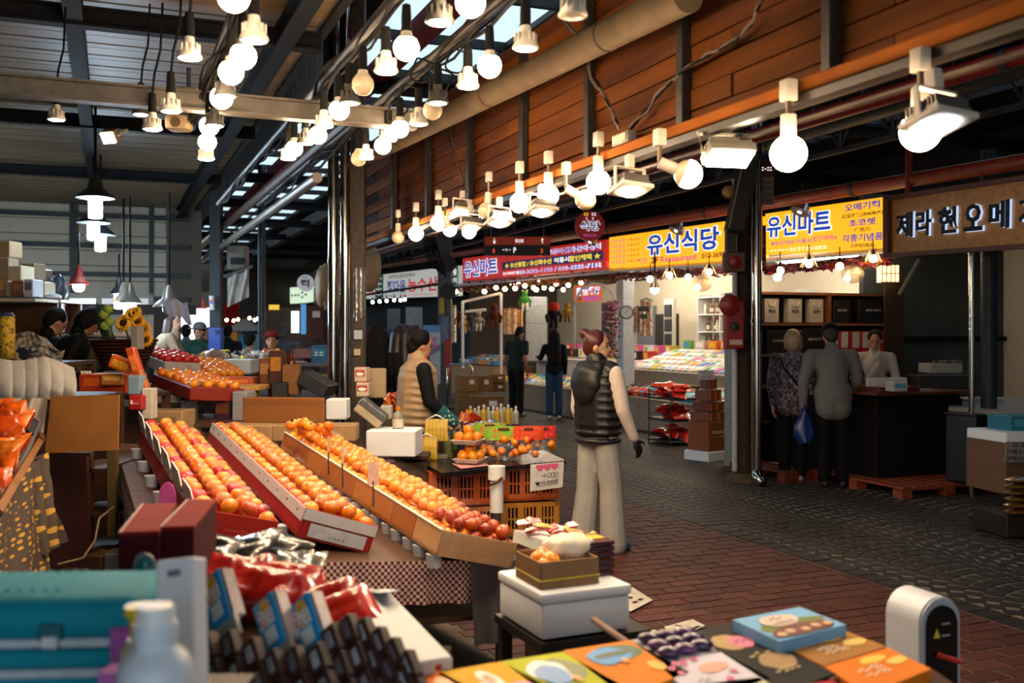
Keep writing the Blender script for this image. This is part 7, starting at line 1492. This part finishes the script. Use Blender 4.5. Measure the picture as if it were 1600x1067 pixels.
# shelf unit with bags and boxes
wd_=mat('6a4020',.55,var=.25,scale=8,wood=3)
US=9.75; t=thing('shelf_unit','wooden shelf unit with paper bags and gift boxes','shelf',L(7.95,US,0),R(22))
for v in (6.92,7.93,9.0): MB(LM).box((v,US,1.03),(.04,.4,2.0)).build('upright',wd_,t)
for z in (.55,.95,1.32,1.68,2.04): MB(LM).box((7.96,US,z),(2.1,.4,.03)).build('shelf_board',wd_,t)
MB(LM).box((7.96,US+.19,1.03),(2.1,.02,2.0)).build('back_panel',mat('33200f',.6),t); MB(LM).box((6.86,US,1.03),(.08,.42,2.04)).build('side_panel',mat('8a5a2c',.5,var=.2,scale=8,wood=3),t); MB(LM).box((6.78,US+.05,1.03),(.05,.4,2.04)).build('side_trim',mat('8a867c',.5),t)
cream_t=mat('c8c4bc',.6)
for i,v in enumerate((7.14,7.47,7.78)):
    c=L(v,US-.1,1.70); t=thing('paper_bag','white paper carrier bag with black script on the top shelf, %s'%['left','middle','right'][i],'bag',c,R(22)); X=Matrix.Translation(c)@LM; MB(X).rbox((0,0,.14),(.2,.09,.28),.004,seg=1).build('bag_body',mat('a8a4a0',.7,var=.05),t); MB(X).tube([(-.05,-.047,.25),(-.03,-.055,.19),(.03,-.055,.19),(.05,-.047,.25)],.006,6).build('bag_handle',cream_t,t,3)
    text(t,'제라헌',X@axes((1,0,0),(0,0,1),(0,-.048,.13)),.1,.05,blk,.02)
for i,(v,z,w_,h_,nm) in enumerate(((8.13,1.70,.26,.27,'left black gift box on the top shelf'),(8.6,1.70,.45,.28,'wide black gift box on the top shelf'),(7.72,1.34,.36,.30,'black gift box in the middle of the second shelf'),(8.5,.97,.5,.3,'wide black gift box on the third shelf'),(8.1,.97,.2,.27,'small black gift box on the third shelf'),(7.2,1.34,.3,.27,'black box with a picture behind the blonde customer'))):
    c=L(v,US-.08,z); t=thing('gift_box',nm,'gift box',c,R(22)); X=Matrix.Translation(c)@LM; MB(X).rbox((0,0,h_/2),(w_,.2,h_),.004,seg=1).build('box_body',mat('0e0d0c',.5),t); text(t,'제라헌 오메기떡',X@axes((1,0,0),(0,0,1),(0,-.102,h_*.55)),w_*.5,.03,cream_t,.01)
for i,(v) in enumerate((7.40,7.54,8.02,8.17,8.34,8.49,8.66,8.82)):
    c=L(v,US-.1,1.34); t=thing('gift_box','red and white gift box on the second shelf, %s from left'%ORD[i],'gift box',c,R(22),'red and white boxes on the second shelf'); X=Matrix.Translation(c)@LM; MB(X).rbox((0,0,.13),(.135,.12,.26),.004,seg=1).build('box_body',mat('a81c20',.5),t); MB(X).box((.012,-.062,.155),(.10,.004,.19)).build('white_label',mat('b8b4b0',.6),t); text(t,'~3',X@axes((1,0,0),(0,0,1),(.02,-.066,.2)),.05,.03,blk,0)
# grey wall, table, stove at far right
struct('wall_partition',MB(LM).box((11.1,10.35,1.7),(4.0,.08,3.4)),mat('4a4f4c',.7,var=.15,scale=3)); struct('trim_60',MB(LM).box((11.1,10.28,1.5),(4.0,.05,.06)),dk); struct('trim_61',MB().box(W(1418,530,11.2)+Vector((0,.4,0)),(.22,.05,1.3)),mat('2c2018',.7))
post('chrome_pipe','slim polished pipe below the timber sign',1518,9.6,.028,chrome,2.6); post('dark_pipe','thick dark bluish pipe right of the slim polished one',1545,9.9,.075,mat('2c3238',.5,.4,var=.3),3.4)
single('slanted_conduit',MB().cyl(W(1405,460,10.6),W(1436,405,10.6),.02,n=8),mat('9a948a',.5),'pale slanted conduit under the timber sign','pipe')
t=thing('work_table','white-topped work table at the right edge','table',G(1560,700)); zt_=.83
MB().poly([G(1482,636,zt_),G(1620,650,zt_),G(1640,622,zt_),G(1490,618,zt_)],.04).build('table_top',mat('9a9690',.5),t); MB().poly([W(1545,695,9.9),W(1640,700,9.9),W(1640,640,9.9),W(1545,640,9.9)],.03).build('front_board',mat('7a6a50',.6),t)
for px in (1550,1590): p_=W(px,HY,10.2); MB().box((p_.x,p_.y,.4),(.06,.06,.8)).build('leg',dk,t)
slab('white_tub','white tub of food on the grey ledge','tub',1452,1506,583,568,10.6,.25,'9a9890',R(6)); slab('grey_ledge','grey ledge behind the counter','ledge',1435,1530,620,586,10.9,.4,'2c2e2c',R(6))
for k in range(5): lump('food_lump','dark snack lump in the white tub, %s from left'%ORD[k],'food',Matrix.Translation(W(1462+k*9,567,10.7)),(.04,.04,.03),('4a3018','7a5a20','3a3030','8a5a20','2a3038')[k],k+30)
t=thing('plastic_cups','group of clear plastic lids on the work table','cups',G(1545,627,zt_));
for k in range(4): MB(Matrix.Translation(G(1535+k*8,628,zt_))).lathe([(.06,0),(.05,.03),(.001,.035)],14).build('lid',mat('8a8a90',.3),t,1)
c=G(1518,740,.10); c=W(1518,738,9.75); t=thing('heating_stove','black cabinet stove with a glowing red window','stove',(c.x,c.y,.12),R(8)); X=Matrix.Translation((c.x,c.y,.125))@Matrix.Rotation(R(30),4,'Z')
MB(X).rbox((0,0,.33),(.34,.34,.66),.015).build('cabinet',mat('101010',.4),t); MB(X).rbox((0,0,.665),(.37,.37,.02),.006).build('top_plate',mat('2a2a28',.4,.4),t); MB(X).rbox((-.03,-.172,.42),(.2,.012,.3),.008).build('window_frame',mat('1a1a1a',.4),t)
MB(X).box((-.03,-.180,.42),(.15,.004,.22)).build('fire_window',mat('ff2a12',.4,emit=1.6,var=.7,scale=14),t); MB(X).cyl((-.03,-.184,.42),(-.03,-.186,.42),.045,n=20).build('burner_disc',mat('120404',.6),t); MB(X).box((.176,0,.36),(.006,.24,.36)).build('side_grille',mat('3a3834',.3,.6,var=.4,scale=20),t); MB(X).box((.178,-.02,.3),(.006,.1,.12)).build('side_door',mat('6a6660',.25,.7),t)
# wooden crate with price card, blue box, wrapped stack at the right edge
slab('wooden_crate','plain plywood crate at the right edge','crate',1566,1640,772,680,8.3,.5,'6a4c30',R(12)); slab('foam_block','white foam block on the plywood crate','foam block',1568,1640,692,676,8.25,.5,styro,R(12)); slab('blue_gift_box','teal box with a white picture on the crate','box',1576,1630,677,650,8.4,.3,'1c6a80',R(12),'3a90a0')
P_=Panel(W(1570,722,8.18),W(1625,722,8.3),W(1625,690,8.3),W(1572,690,8.18)); t=thing('price_card','white price card with handwritten prices on the plywood crate','price card',P_.P(.5,0)); MB().poly([P_.P(0,0),P_.P(1,0),P_.P(1,1),P_.P(0,1)],.004).build('card',mat('9a9088',.6),t); P_.txt(t,'~2',.4,.85,.5,.22,blk,.0,.004); P_.txt(t,'1매7,000',.45,.5,.8,.26,blk,.01,.004); P_.txt(t,'3매20,000',.45,.18,.85,.26,blk,.01,.004)
for k in range(6):
    o=link(bpy.data.objects.new('wrapped_pastry',bag_mesh(.2,.16,.05,'6a4a24','4a3418',seed=200+k))); o.location=W(1594,800-k*10,7.6); tag(o,'film-wrapped brown pastry in the pile at the right edge, %s from the bottom'%ORD[k],'pastry','wrapped pastries at the right edge')
slab('low_crate','low dark crate under the wrapped pastries','crate',1570,1630,840,805,7.6,.4,'1c140e',R(10))

lump('cloth_bundle','beige cloth bundle hanging left of the polished downpipes','bundle',Matrix.Translation(W(508,448,10.6)),(.10,.14,.24),'8a7358',14)
stand('low dark counter under the quilted cover',-40,112,624,5.78,.8,wood_dark)
stand('dark counter under the thrown coats',-40,96,566,7.0,.6,wood_dark)
stand('small dark stand under the white sweets tray',828,896,866,4.15,.24,wood_dark)
stand('dark stand under the juice cartons',122,226,617,6.75,.5,wood_dark)

# ================================================================ PEOPLE
def remeshed(prims,vox,smooth=4):
    b=MB()
    for p in prims:
        if p[0]=='c':
            _,a,c,r1,r2=p; a,c=Vector(a),Vector(c); h=max((c-a).length,1e-4); X=(c-a).to_track_quat('Z','Y').to_matrix().to_4x4(); X.translation=a
            pr=[(max(1e-4,r1*math.cos(x)),r1*math.sin(x)) for x in [R(q) for q in (-90,-60,-30,0)]]+[(max(1e-4,r2*math.cos(x)),h+r2*math.sin(x)) for x in [R(q) for q in (0,30,60,90)]]; b.lathe(pr,12,X)
        else:
            _,c,r,*X=p; T=Matrix.Translation(c)@(X[0] if X else Matrix())@Matrix.Diagonal((*r,1)); b.ball((0,0,0),1,14,10,(1,1,1),T)
    me=bpy.data.meshes.new('m'); me.from_pydata(b.v,[],b.f); me.update(); o=bpy.data.objects.new('m',me); SCR.collection.objects.link(o)
    m=o.modifiers.new('r','REMESH'); m.mode='VOXEL'; m.voxel_size=vox; m.use_smooth_shade=True
    s_=o.modifiers.new('s','SMOOTH'); s_.iterations=smooth; s_.factor=.5
    vl=SCR.view_layers[0]; vl.update(); out=bpy.data.meshes.new_from_object(o.evaluated_get(vl.depsgraph)); bpy.data.objects.remove(o); bpy.data.meshes.remove(me)
    out.polygons.foreach_set('use_smooth',[True]*len(out.polygons)); return out
skin=mat('b98262',.5,var=.06); skin2=mat('a06a4a',.5,var=.06); skin3=mat('c89a7c',.5,var=.06)
hairk=mat('0c0a0a',.8,var=.3,scale=60)
def person(label,pos,rz,h=1.65,top=None,legs=None,hair=('short',None),skinm=None,lean=0,yaw=0,pitch=0,arms=None,feet=((-.09,0),(.09,0)),vest=None,vox=.014,sleeve='full',hem=.86,wide=(.075,.07),shoe='1a1a1c',glove=None,cuff=None,cat='person',name='person',bulk=1.0,extra=None,legs_hidden=False):
    sk=skinm or skin; s=h/1.7; t=thing(name,label,cat,pos,rz)
    hip=Vector((0,0,.9)); TR=Matrix.Translation(hip)@Matrix.Rotation(-lean,4,'X')@Matrix.Translation(-hip)     # torso lean forward (+y)
    def U(p): return TR@Vector(p)
    neck=U((0,-.01,1.44)); HM=Matrix.Translation(neck)@Matrix.Rotation(-lean*.5,4,'X')@Matrix.Rotation(yaw,4,'Z')@Matrix.Rotation(-pitch,4,'X')
    def H(p): return HM@Vector(p)
    HR=HM.to_3x3().to_4x4()
    B=[('e',H((0,.0,.15)),(.073,.093,.105),HR),('e',H((0,.035,.085)),(.052,.058,.065),HR),('c',neck-Vector((0,0,.06)),H((0,0,.07)),.055,.05),('e',H((0,.095,.115)),(.013,.018,.022),HR),('e',H((.073,.0,.125)),(.012,.02,.03),HR),('e',H((-.073,0,.125)),(.012,.02,.03),HR),
       ('c',U((0,0,1.0)),U((0,0,1.32)),.11,.12),('c',U((-.14,0,1.37)),U((.14,0,1.37)),.05,.05),('e',(0,0,.93),(.14,.10,.11))]
    TOP=[]; Vt=[]; g=.016*bulk
    TOP+=[('e',U((0,0,1.27)),(.165*bulk,.115*bulk,.16),TR.to_3x3().to_4x4()),('c',U((-.135*bulk,0,1.375)),U((.135*bulk,0,1.375)),.062,.062),('c',U((0,0,1.30)),U((0,0,1.02)),.135*bulk,.135*bulk),('c',U((-.05,0,1.02)),U((-.05,0,hem+.06)),.11*bulk,.115*bulk),('c',U((.05,0,1.02)),U((.05,0,hem+.06)),.11*bulk,.115*bulk),('c',neck+Vector((0,0,-.05)),neck+Vector((0,0,.02)),.075,.066),('e',U((0,0,1.0)),(.17*bulk,.137*bulk,.12))]
    if hem<.9: TOP.append(('e',(0,0,.935),(.168*bulk,.132*bulk,.125)))
    if vest: TOP=TOP[:3]+TOP[5:6]
    GL=[]; CF=[]
    for si,sx in enumerate((-1,1)):
        S_=U((sx*.175*bulk,0,1.37)); a=(arms or {}).get('l' if sx<0 else 'r',((sx*.035,-.03,-.28),(sx*.03,.05,-.52)))
        E_=S_+TR.to_3x3()@Vector(a[0]) if not (arms and arms.get('abs')) else S_+Vector(a[0]); Wr=S_+Vector(a[1]) if (arms and arms.get('abs')) else S_+TR.to_3x3()@Vector(a[1])
        B+=[('c',S_,E_,.045,.038),('c',E_,Wr,.036,.026)]
        r1=.058*bulk
        if sleeve=='full': TOP+=[('c',S_,E_,r1+.004,r1-.006),('c',E_,Wr-(Wr-E_).normalized()*.02,r1-.006,.040)]
        elif sleeve=='short': TOP+=[('c',S_,S_.lerp(E_,.62),r1,r1)]
        if cuff: CF+=[('c',E_.lerp(Wr,.45),Wr,.058,.05)]
        d=(Wr-E_).normalized(); side=d.cross(Vector((0,1,0))); side=side.normalized() if side.length>.1 else Vector((1,0,0)); fw=side.cross(d).normalized()
        palm=Wr+d*.05; tgt=GL if glove else B
        ax=Matrix((side,fw,d)).transposed().to_4x4(); tgt+=[('e',palm,(.02,.042,.052),ax)]
        for k in range(4):
            b0=palm+d*.035+fw*(-.030+k*.020); ln=(.062,.072,.068,.055)[k]; cur=side*(-sx*.012); kn=b0+d*ln*.55+cur*.6; tp=kn+d*ln*.42+cur*1.4
            tgt+=[('c',b0,kn,.0105,.0095),('c',kn,tp,.0095,.008)]
        tb=palm-d*.015+fw*.035; tgt+=[('c',tb,tb+fw*.028+d*.025,.012,.010),('c',tb+fw*.028+d*.025,tb+fw*.036+d*.055,.010,.008)]
    LG=[('e',(0,0,.92),(.15*bulk,.112*bulk,.10))]; SH=[]
    for si,sx in enumerate((-1,1)):
        fx,fy=feet[si]; K=Vector((sx*.088+(fx-sx*.09)*.5,.02+fy*.5,.47)); A=Vector((fx,fy,.09))
        B+=[('c',(sx*.085,0,.88),K,.075,.05),('c',K,A,.05,.036),('c',A-Vector((0,.02,.04)),A+Vector((0,.13,-.055)),.034,.028)]
        LG+=[('c',(sx*.082,0,.88),K,.095,wide[0]),('c',K,A+Vector((0,0,-.02 if wide[1]>.085 else .02)),wide[0],wide[1])]
        SH.append([('c',A+Vector((0,-.035,-.045)),A+Vector((0,.14,-.052)),.042,.036),('e',A+Vector((0,.05,-.055)),(.045,.125,.033))])
    def part(nm,prims,m,v=vox,sm=4,par=t):
        me=remeshed([tuple([p[0]]+list(p[1:])) for p in prims],v,sm); me.transform(Matrix.Scale(s,4)); me.materials.append(m); o=link(bpy.data.objects.new(nm,me)); o.parent=par; return o
    body=part('body',B,sk,min(vox,.011 if vox<.016 else .016),2)
    if top: part('top',TOP,top,vox)
    if legs and not legs_hidden:
        part('trousers',LG,legs,vox)
        for q in SH: part('shoe',q,mat(shoe,.5),.01,2)
    if vest:
        z=hem+.02; k=0
        Vt=[('c',U((-.125*bulk,0,1.385)),U((.125*bulk,0,1.385)),.085,.085)]
        while z<1.36:
            f=(z-hem)/(1.38-hem); rx=.188+.02*math.sin(f*3.0); Vt.append(('e',U((0,0,z)),(rx*bulk,(.158-.012*f)*bulk,.046),TR.to_3x3().to_4x4())); z+=.062
        Vt+=[('c',U((q,0,hem+.14)),U((q,0,1.3)),.150*bulk,.150*bulk) for q in (-.035,.035)]; Vt.append(('c',neck+Vector((0,-.005,-.03)),neck+Vector((0,-.005,.035)),.09,.085))
        part('puffer_vest',Vt,vest,vox*.9,2)
    if GL: part('glove',GL,glove,.010,1)
    if CF: part('oversleeve',CF,cuff,vox)
    st,hm=hair[:2]; hm=hm or hairk; HP=[('e',H((0,-.016,.170)),(.086,.096,.098),HR)]
    if st=='long': HP+=[('c',H((q,-.05,.15)),H((q*1.3,-.09,-.14)),.075,.08) for q in (-.035,.035)]+[('c',H((q,-.09,-.14)),H((q*1.2,-.10,-.36)),.08,.06) for q in (-.05,0,.05)]+[('c',H((.06,-.0,.15)),H((.08,-.03,-.08)),.035,.03),('c',H((-.06,-.0,.15)),H((-.08,-.03,-.08)),.035,.03)]
    elif st=='bun': HP+=[('e',H((0,-.095,.235)),(.045,.042,.042),HR),('e',H((0,-.045,.14)),(.076,.07,.095),HR)]
    elif st=='tied': HP+=[('e',H((0,-.11,.12)),(.035,.035,.035),HR),('e',H((0,-.05,.12)),(.075,.06,.08),HR)]
    elif st=='bob': HP+=[('e',H((0,-.04,.13)),(.098,.092,.13),HR),('c',H((.075,-.0,.16)),H((.078,-.005,.05)),.028,.025),('c',H((-.075,-.0,.16)),H((-.078,-.005,.05)),.028,.025)]
    elif st=='curly': HP+=[('e',H((.05*math.cos(a),-.03+.05*math.sin(a),.17+.05*math.sin(a*2.3))),(.055,.055,.055),HR) for a in [k*.7 for k in range(9)]]+[('e',H((0,-.07,.1)),(.075,.05,.06),HR)]
    else: HP+=[('e',H((0,-.055,.12)),(.07,.055,.07),HR)]
    part('hair',HP,hm,min(vox,.012),3)
    if st in('cap','hat'):
        cm=hair[2] if len(hair)>2 else black
        part('cap_crown',[('e',H((0,-.015,.21)),(.092,.105,.07),HR)],cm,.01,3)
        o=MB(); X=Matrix.Scale(s,4)@HM
        if st=='cap': o.add([],[]); o.ball((0,.10,.195),1,14,6,(.075,.075,.012),X)
        else: o.ball((0,-.01,.185),1,20,6,(.16,.17,.014),X)
        ob=o.build('cap_brim',cm,None,3,loc=(0,0,0)); ob.parent=t
    # face
    def fp(nm,p,r,m):
        b=MB(Matrix.Scale(s,4)@HM); b.ball(p,1,10,8,r); o=b.build(nm,m,None,3,loc=(0,0,0)); o.parent=body
    for sx in (-1,1):
        fp('eye',(sx*.031,.082,.135),(.013,.008,.007),mat('1a1210',.3)); fp('eyebrow',(sx*.032,.082,.158),(.018,.008,.004),mat('1c1410',.7))
    fp('mouth',(0,.088,.072),(.022,.009,.007),mat('9a4a42',.5))
    if extra: extra(t,s,H,U,part)
    return t
def PG(px,py): return G(px,py)
def PD(px,d): p=W(px,HY,d); return Vector((p.x,p.y,0))
# woman in the black vest
def ex1(t,s,H,U,part):
    part('hood',[('e',U((0,-.11,1.37)),(.15,.085,.075)),('e',U((0,-.13,1.30)),(.155,.075,.12)),('e',U((0,-.145,1.24)),(.12,.06,.12)),('c',U((-.09,-.08,1.42)),U((.09,-.08,1.42)),.05,.05),('c',U((-.1,-.06,1.41)),U((-.09,.05,1.41)),.045,.04),('c',U((.1,-.06,1.41)),U((.09,.05,1.41)),.045,.04)],mat('0f0b0a',.5,var=.3,scale=12,coat=.05),.012,9)
    b=MB(Matrix.Scale(s,4)); b.ball(H((.08,.01,.088)),.009,8,6); o=b.build('earring',mat('c8a040',.3,.9),None,3,loc=(0,0,0)); o.parent=t
person('woman in a black puffer vest and pale grey trousers standing in the lane',PG(934,862),R(-50),1.60,mat('d2c2b4',.8,var=.06,bump=.15,scale=25),mat('a5a19a',.8,var=.07,bump=.2,scale=14),('bun',mat('4a1810',.4,var=.3,scale=60)),skin3,yaw=R(-52),vest=mat('0f0b0a',.45,var=.3,scale=12,coat=.08),vox=.0105,hem=.84,wide=(.090,.106),shoe='1c5aa0',glove=mat('101012',.6),
       arms={'r':((.05,.03,-.27),(.06,.15,-.50)),'l':((-.04,.0,-.28),(-.02,.08,-.5))},feet=((-.12,-.05),(.11,.06)),bulk=1.06,extra=ex1)
# stall keeper in beige vest
def ex2(t,s,H,U,part):
    for sx in (-1,1):
        b=MB(Matrix.Scale(s,4)); c=[H((sx*.032+.022*math.cos(a),.098,.132+.018*math.sin(a))) for a in [k*math.pi/6 for k in range(13)]]; b.tube(c,.003,5); o=b.build('spectacles_rim',steel,None,3,loc=(0,0,0)); o.parent=t
    part('red_collar',[('c',H((-.03,.02,-.01)),H((.03,.02,-.01)),.07,.07)],mat('b02a20',.8),.012)
person('stall keeper in a beige puffer vest with teal dotted oversleeves',PD(648,8.0),R(-72),1.60,mat('0f0f12',.8),mat('1c1c22',.8),('curly',None),skin,vest=mat('a88b68',.6,var=.12,scale=10),vox=.013,hem=.84,lean=R(4),pitch=R(8),cuff=pattern_mat('spots3d','0f5a58','c8dcd0',28),arms={'r':((.04,.06,-.26),(.03,.28,-.42)),'l':((-.04,.06,-.26),(-.03,.28,-.42))},bulk=1.12,extra=ex2)
# shoppers behind the steel post
blackc=mat('0d0d10',.75,var=.2); greyc=mat('6a6870',.8,var=.1)
person('long-haired woman in black carrying a beige tote behind the steel post',PD(590,9.2),R(-5),1.66,blackc,mat('8a7a64',.8),('long',None),vox=.016,bulk=1.05)
person('shopper in a grey coat half hidden behind the long-haired woman',PD(607,9.8),R(-20),1.60,greyc,mat('1c1c22',.8),('cap',None,mat('1c3a6a',.7)),vox=.018)
person('shopper in a long black coat behind the stall keeper',PD(630,9.4),R(-10),1.66,blackc,mat('111114',.8),('long',mat('1c0e0a',.5,var=.3)),vox=.016,hem=.6)
person('person with short brown hair farther behind the stall keeper',PD(640,11.0),R(160),1.66,mat('3a2420',.8),mat('111114',.8),('curly',mat('3a2014',.6)),vox=.02)
person('vendor in a bright orange jacket deep in the dark shop',PD(664,17),R(180),1.62,mat('c8501c',.7),mat('1a2a4a',.8),('short',None),vox=.022)
# couple at the mart
person('man in a dark green T-shirt looking at the mart counter',PG(806,652),R(-38),1.72,mat('1c2a22',.8,var=.1),mat('0d0d10',.8),('short',None),skin2,vox=.016,sleeve='short',pitch=R(30),lean=R(6),shoe='20242c',bulk=1.1)
person('woman with very long black hair, black top and blue jeans',PG(866,655),R(0),1.64,mat('0b0b0e',.8),mat('28405c',.8,var=.15),('long',None),vox=.016,shoe='b8b8b8',arms={'l':((-.08,.12,-.22),(-.12,.32,-.2))})
# customers at the right counter
def ex3(t,s,H,U,part):
    b=MB(Matrix.Scale(s,4)); b.tube([U((-.16,-.02,1.42)),U((-.06,-.14,1.25)),U((.08,-.15,1.08)),U((.17,-.06,.98))],.014,6); o=b.build('bag_strap',blackc,None,3,loc=(0,0,0)); o.parent=t
    b=MB(Matrix.Scale(s,4)); b.tube([H((-.09,.0,.2)),H((-.06,.06,.25)),H((.06,.06,.25)),H((.09,.0,.2))],.011,6); o=b.build('sunglasses',black,None,3,loc=(0,0,0)); o.parent=t
person('blonde woman in a purple and white patterned blouse with black trousers',PG(1238,752),R(-28),1.62,pattern_mat('blotch','2a2030','8a7c84',26),mat('08080a',.8),('bob',mat('a08868',.5,var=.25,scale=50)),skin,vox=.014,hem=.78,lean=R(5),bulk=1.12,extra=ex3,shoe='888890',arms={'r':((.05,.06,-.26),(.02,.24,-.4))})
def ex4(t,s,H,U,part): pass
mg=person('man in a grey fleece and black cap holding a blue bag',PG(1302,762),R(-6),1.68,mat('6f6a66',.9,var=.1,scale=60,bump=.3),mat('08080a',.8),('cap',mat('2a2420',.6),blackc),skin,vox=.014,hem=.76,lean=R(10),pitch=R(18),bulk=1.18,arms={'l':((-.09,-.02,-.27),(-.10,.02,-.56)),'r':((.06,.06,-.26),(.03,.26,-.38))})
c=mg.location+Vector((-.30,-.02,.52)); t=thing('shopping_bag','blue plastic carrier bag hanging from the hand of the man in grey','bag',c); MB().grid(lambda a,b_:c+Vector((.11*math.cos(a*6.2832)*(.55+.6*math.sin(math.pi*min(1,b_*1.05))*1)*(1-.75*b_*b_),.07*math.sin(a*6.2832)*(1-.7*b_),-.06+.34*b_+.01*math.sin(a*19))),20,10).build('bag_body',mat('0f2a6a',.3,var=.4,scale=14),t,3); MB().tube([c+Vector((-.03,0,.26)),c+Vector((0,0,.33)),c+Vector((.03,0,.26))],.01,6).build('bag_handle',mat('0f2a6a',.3),t,3)
def ex5(t,s,H,U,part):
    part('apron_bib',[('c',U((-.03,.10,1.28)),U((.03,.10,1.12)),.05,.07)],mat('b0a498',.8),.014); part('collar',[('c',U((-.05,.06,1.43)),U((-.02,.10,1.34)),.02,.016),('c',U((.05,.06,1.43)),U((.02,.10,1.34)),.02,.016)],mat('c8beb4',.8),.01)
person('shop assistant in a white shirt behind the black counter',PD(1367,11.25),R(160),1.62,mat('a89c90',.8,var=.06),mat('111114',.8),('tied',None),skin,pitch=R(16),vox=.013,arms={'l':((-.06,.08,-.24),(-.02,.30,-.34)),'r':((.06,.08,-.24),(.02,.30,-.34))},extra=ex5)
# far-left people
person('young woman in a cream sweater bending over the goods',PD(228,12.5)+Vector((0,0,.33)),R(-78),1.62,mat('a8977c',.85,var=.08,bump=.2),mat('1a1a1c',.8),('long',mat('3a1a10',.5,var=.3)),skin3,lean=R(42),yaw=R(-35),pitch=R(-28),vox=.015,arms={'abs':1,'r':((.04,.12,-.24),(.03,.36,-.40)),'l':((-.04,.12,-.24),(-.03,.36,-.40))})
person('man in a green jacket and grey hat walking towards us',PD(311,14),R(176),1.72,mat('1c3a30',.8),mat('20242a',.8),('hat',None,mat('6a6a64',.7)),vox=.018,bulk=1.1)
person('man in a grey-blue jacket far down the lane',PD(291,16.5),R(10),1.72,mat('5a6470',.8),mat('20242a',.8),('short',None),vox=.02)
person('dark-haired walker behind the man in green',PD(325,17.5),R(170),1.68,mat('3a2a24',.8),mat('20242a',.8),('long',mat('2a140c',.6)),vox=.022)
person('figure in black right of the blue-wrapped post',PD(356,16.5),R(0),1.72,blackc,mat('0d0d10',.8),('short',None),vox=.02)
person('person in black farther beyond the tent kiosk',PD(371,23),R(0),1.75,blackc,mat('0d0d10',.8),('short',None),vox=.024)
person('woman in a beige hooded jacket reaching to the right',PD(391,13),R(-8),1.60,mat('8f7460',.8,var=.1),mat('2a2420',.8),('short',None),vox=.017,bulk=1.12,arms={'abs':1,'r':((.22,.05,-.12),(.46,.08,-.10)),'l':((-.05,.02,-.27),(-.03,.1,-.5))})
person('woman in a red jacket and red hat among the far stalls',PD(425,12.2),R(185),1.60,mat('6a1814',.8),mat('1a1a1c',.8),('hat',None,mat('6a1414',.7)),vox=.017,bulk=1.05)
person('seated seller in black, left of the two at far left',PD(56,8.3)+Vector((0,0,.2)),R(-40),1.62,blackc,mat('0d0d10',.8),('short',None),skin,pitch=R(25),lean=R(12),vox=.015)
person('seated seller in black bending forward, right of the two at far left',PD(92,8.2)+Vector((0,0,.24)),R(-62),1.62,blackc,mat('0d0d10',.8),('bob',None),skin2,pitch=R(40),lean=R(18),vox=.015)
# stone statue among the far stalls
st_=mat('4c4e52',.8,var=.3,scale=10,bump=.3)
person('grey stone statue of a robed figure in the far lane',PD(446,15.5),R(165),1.72,st_,st_,('short',st_),st_,vox=.022,hem=.5,bulk=1.25,cat='statue',name='stone_statue',lean=R(8),shoe='4c4e52')
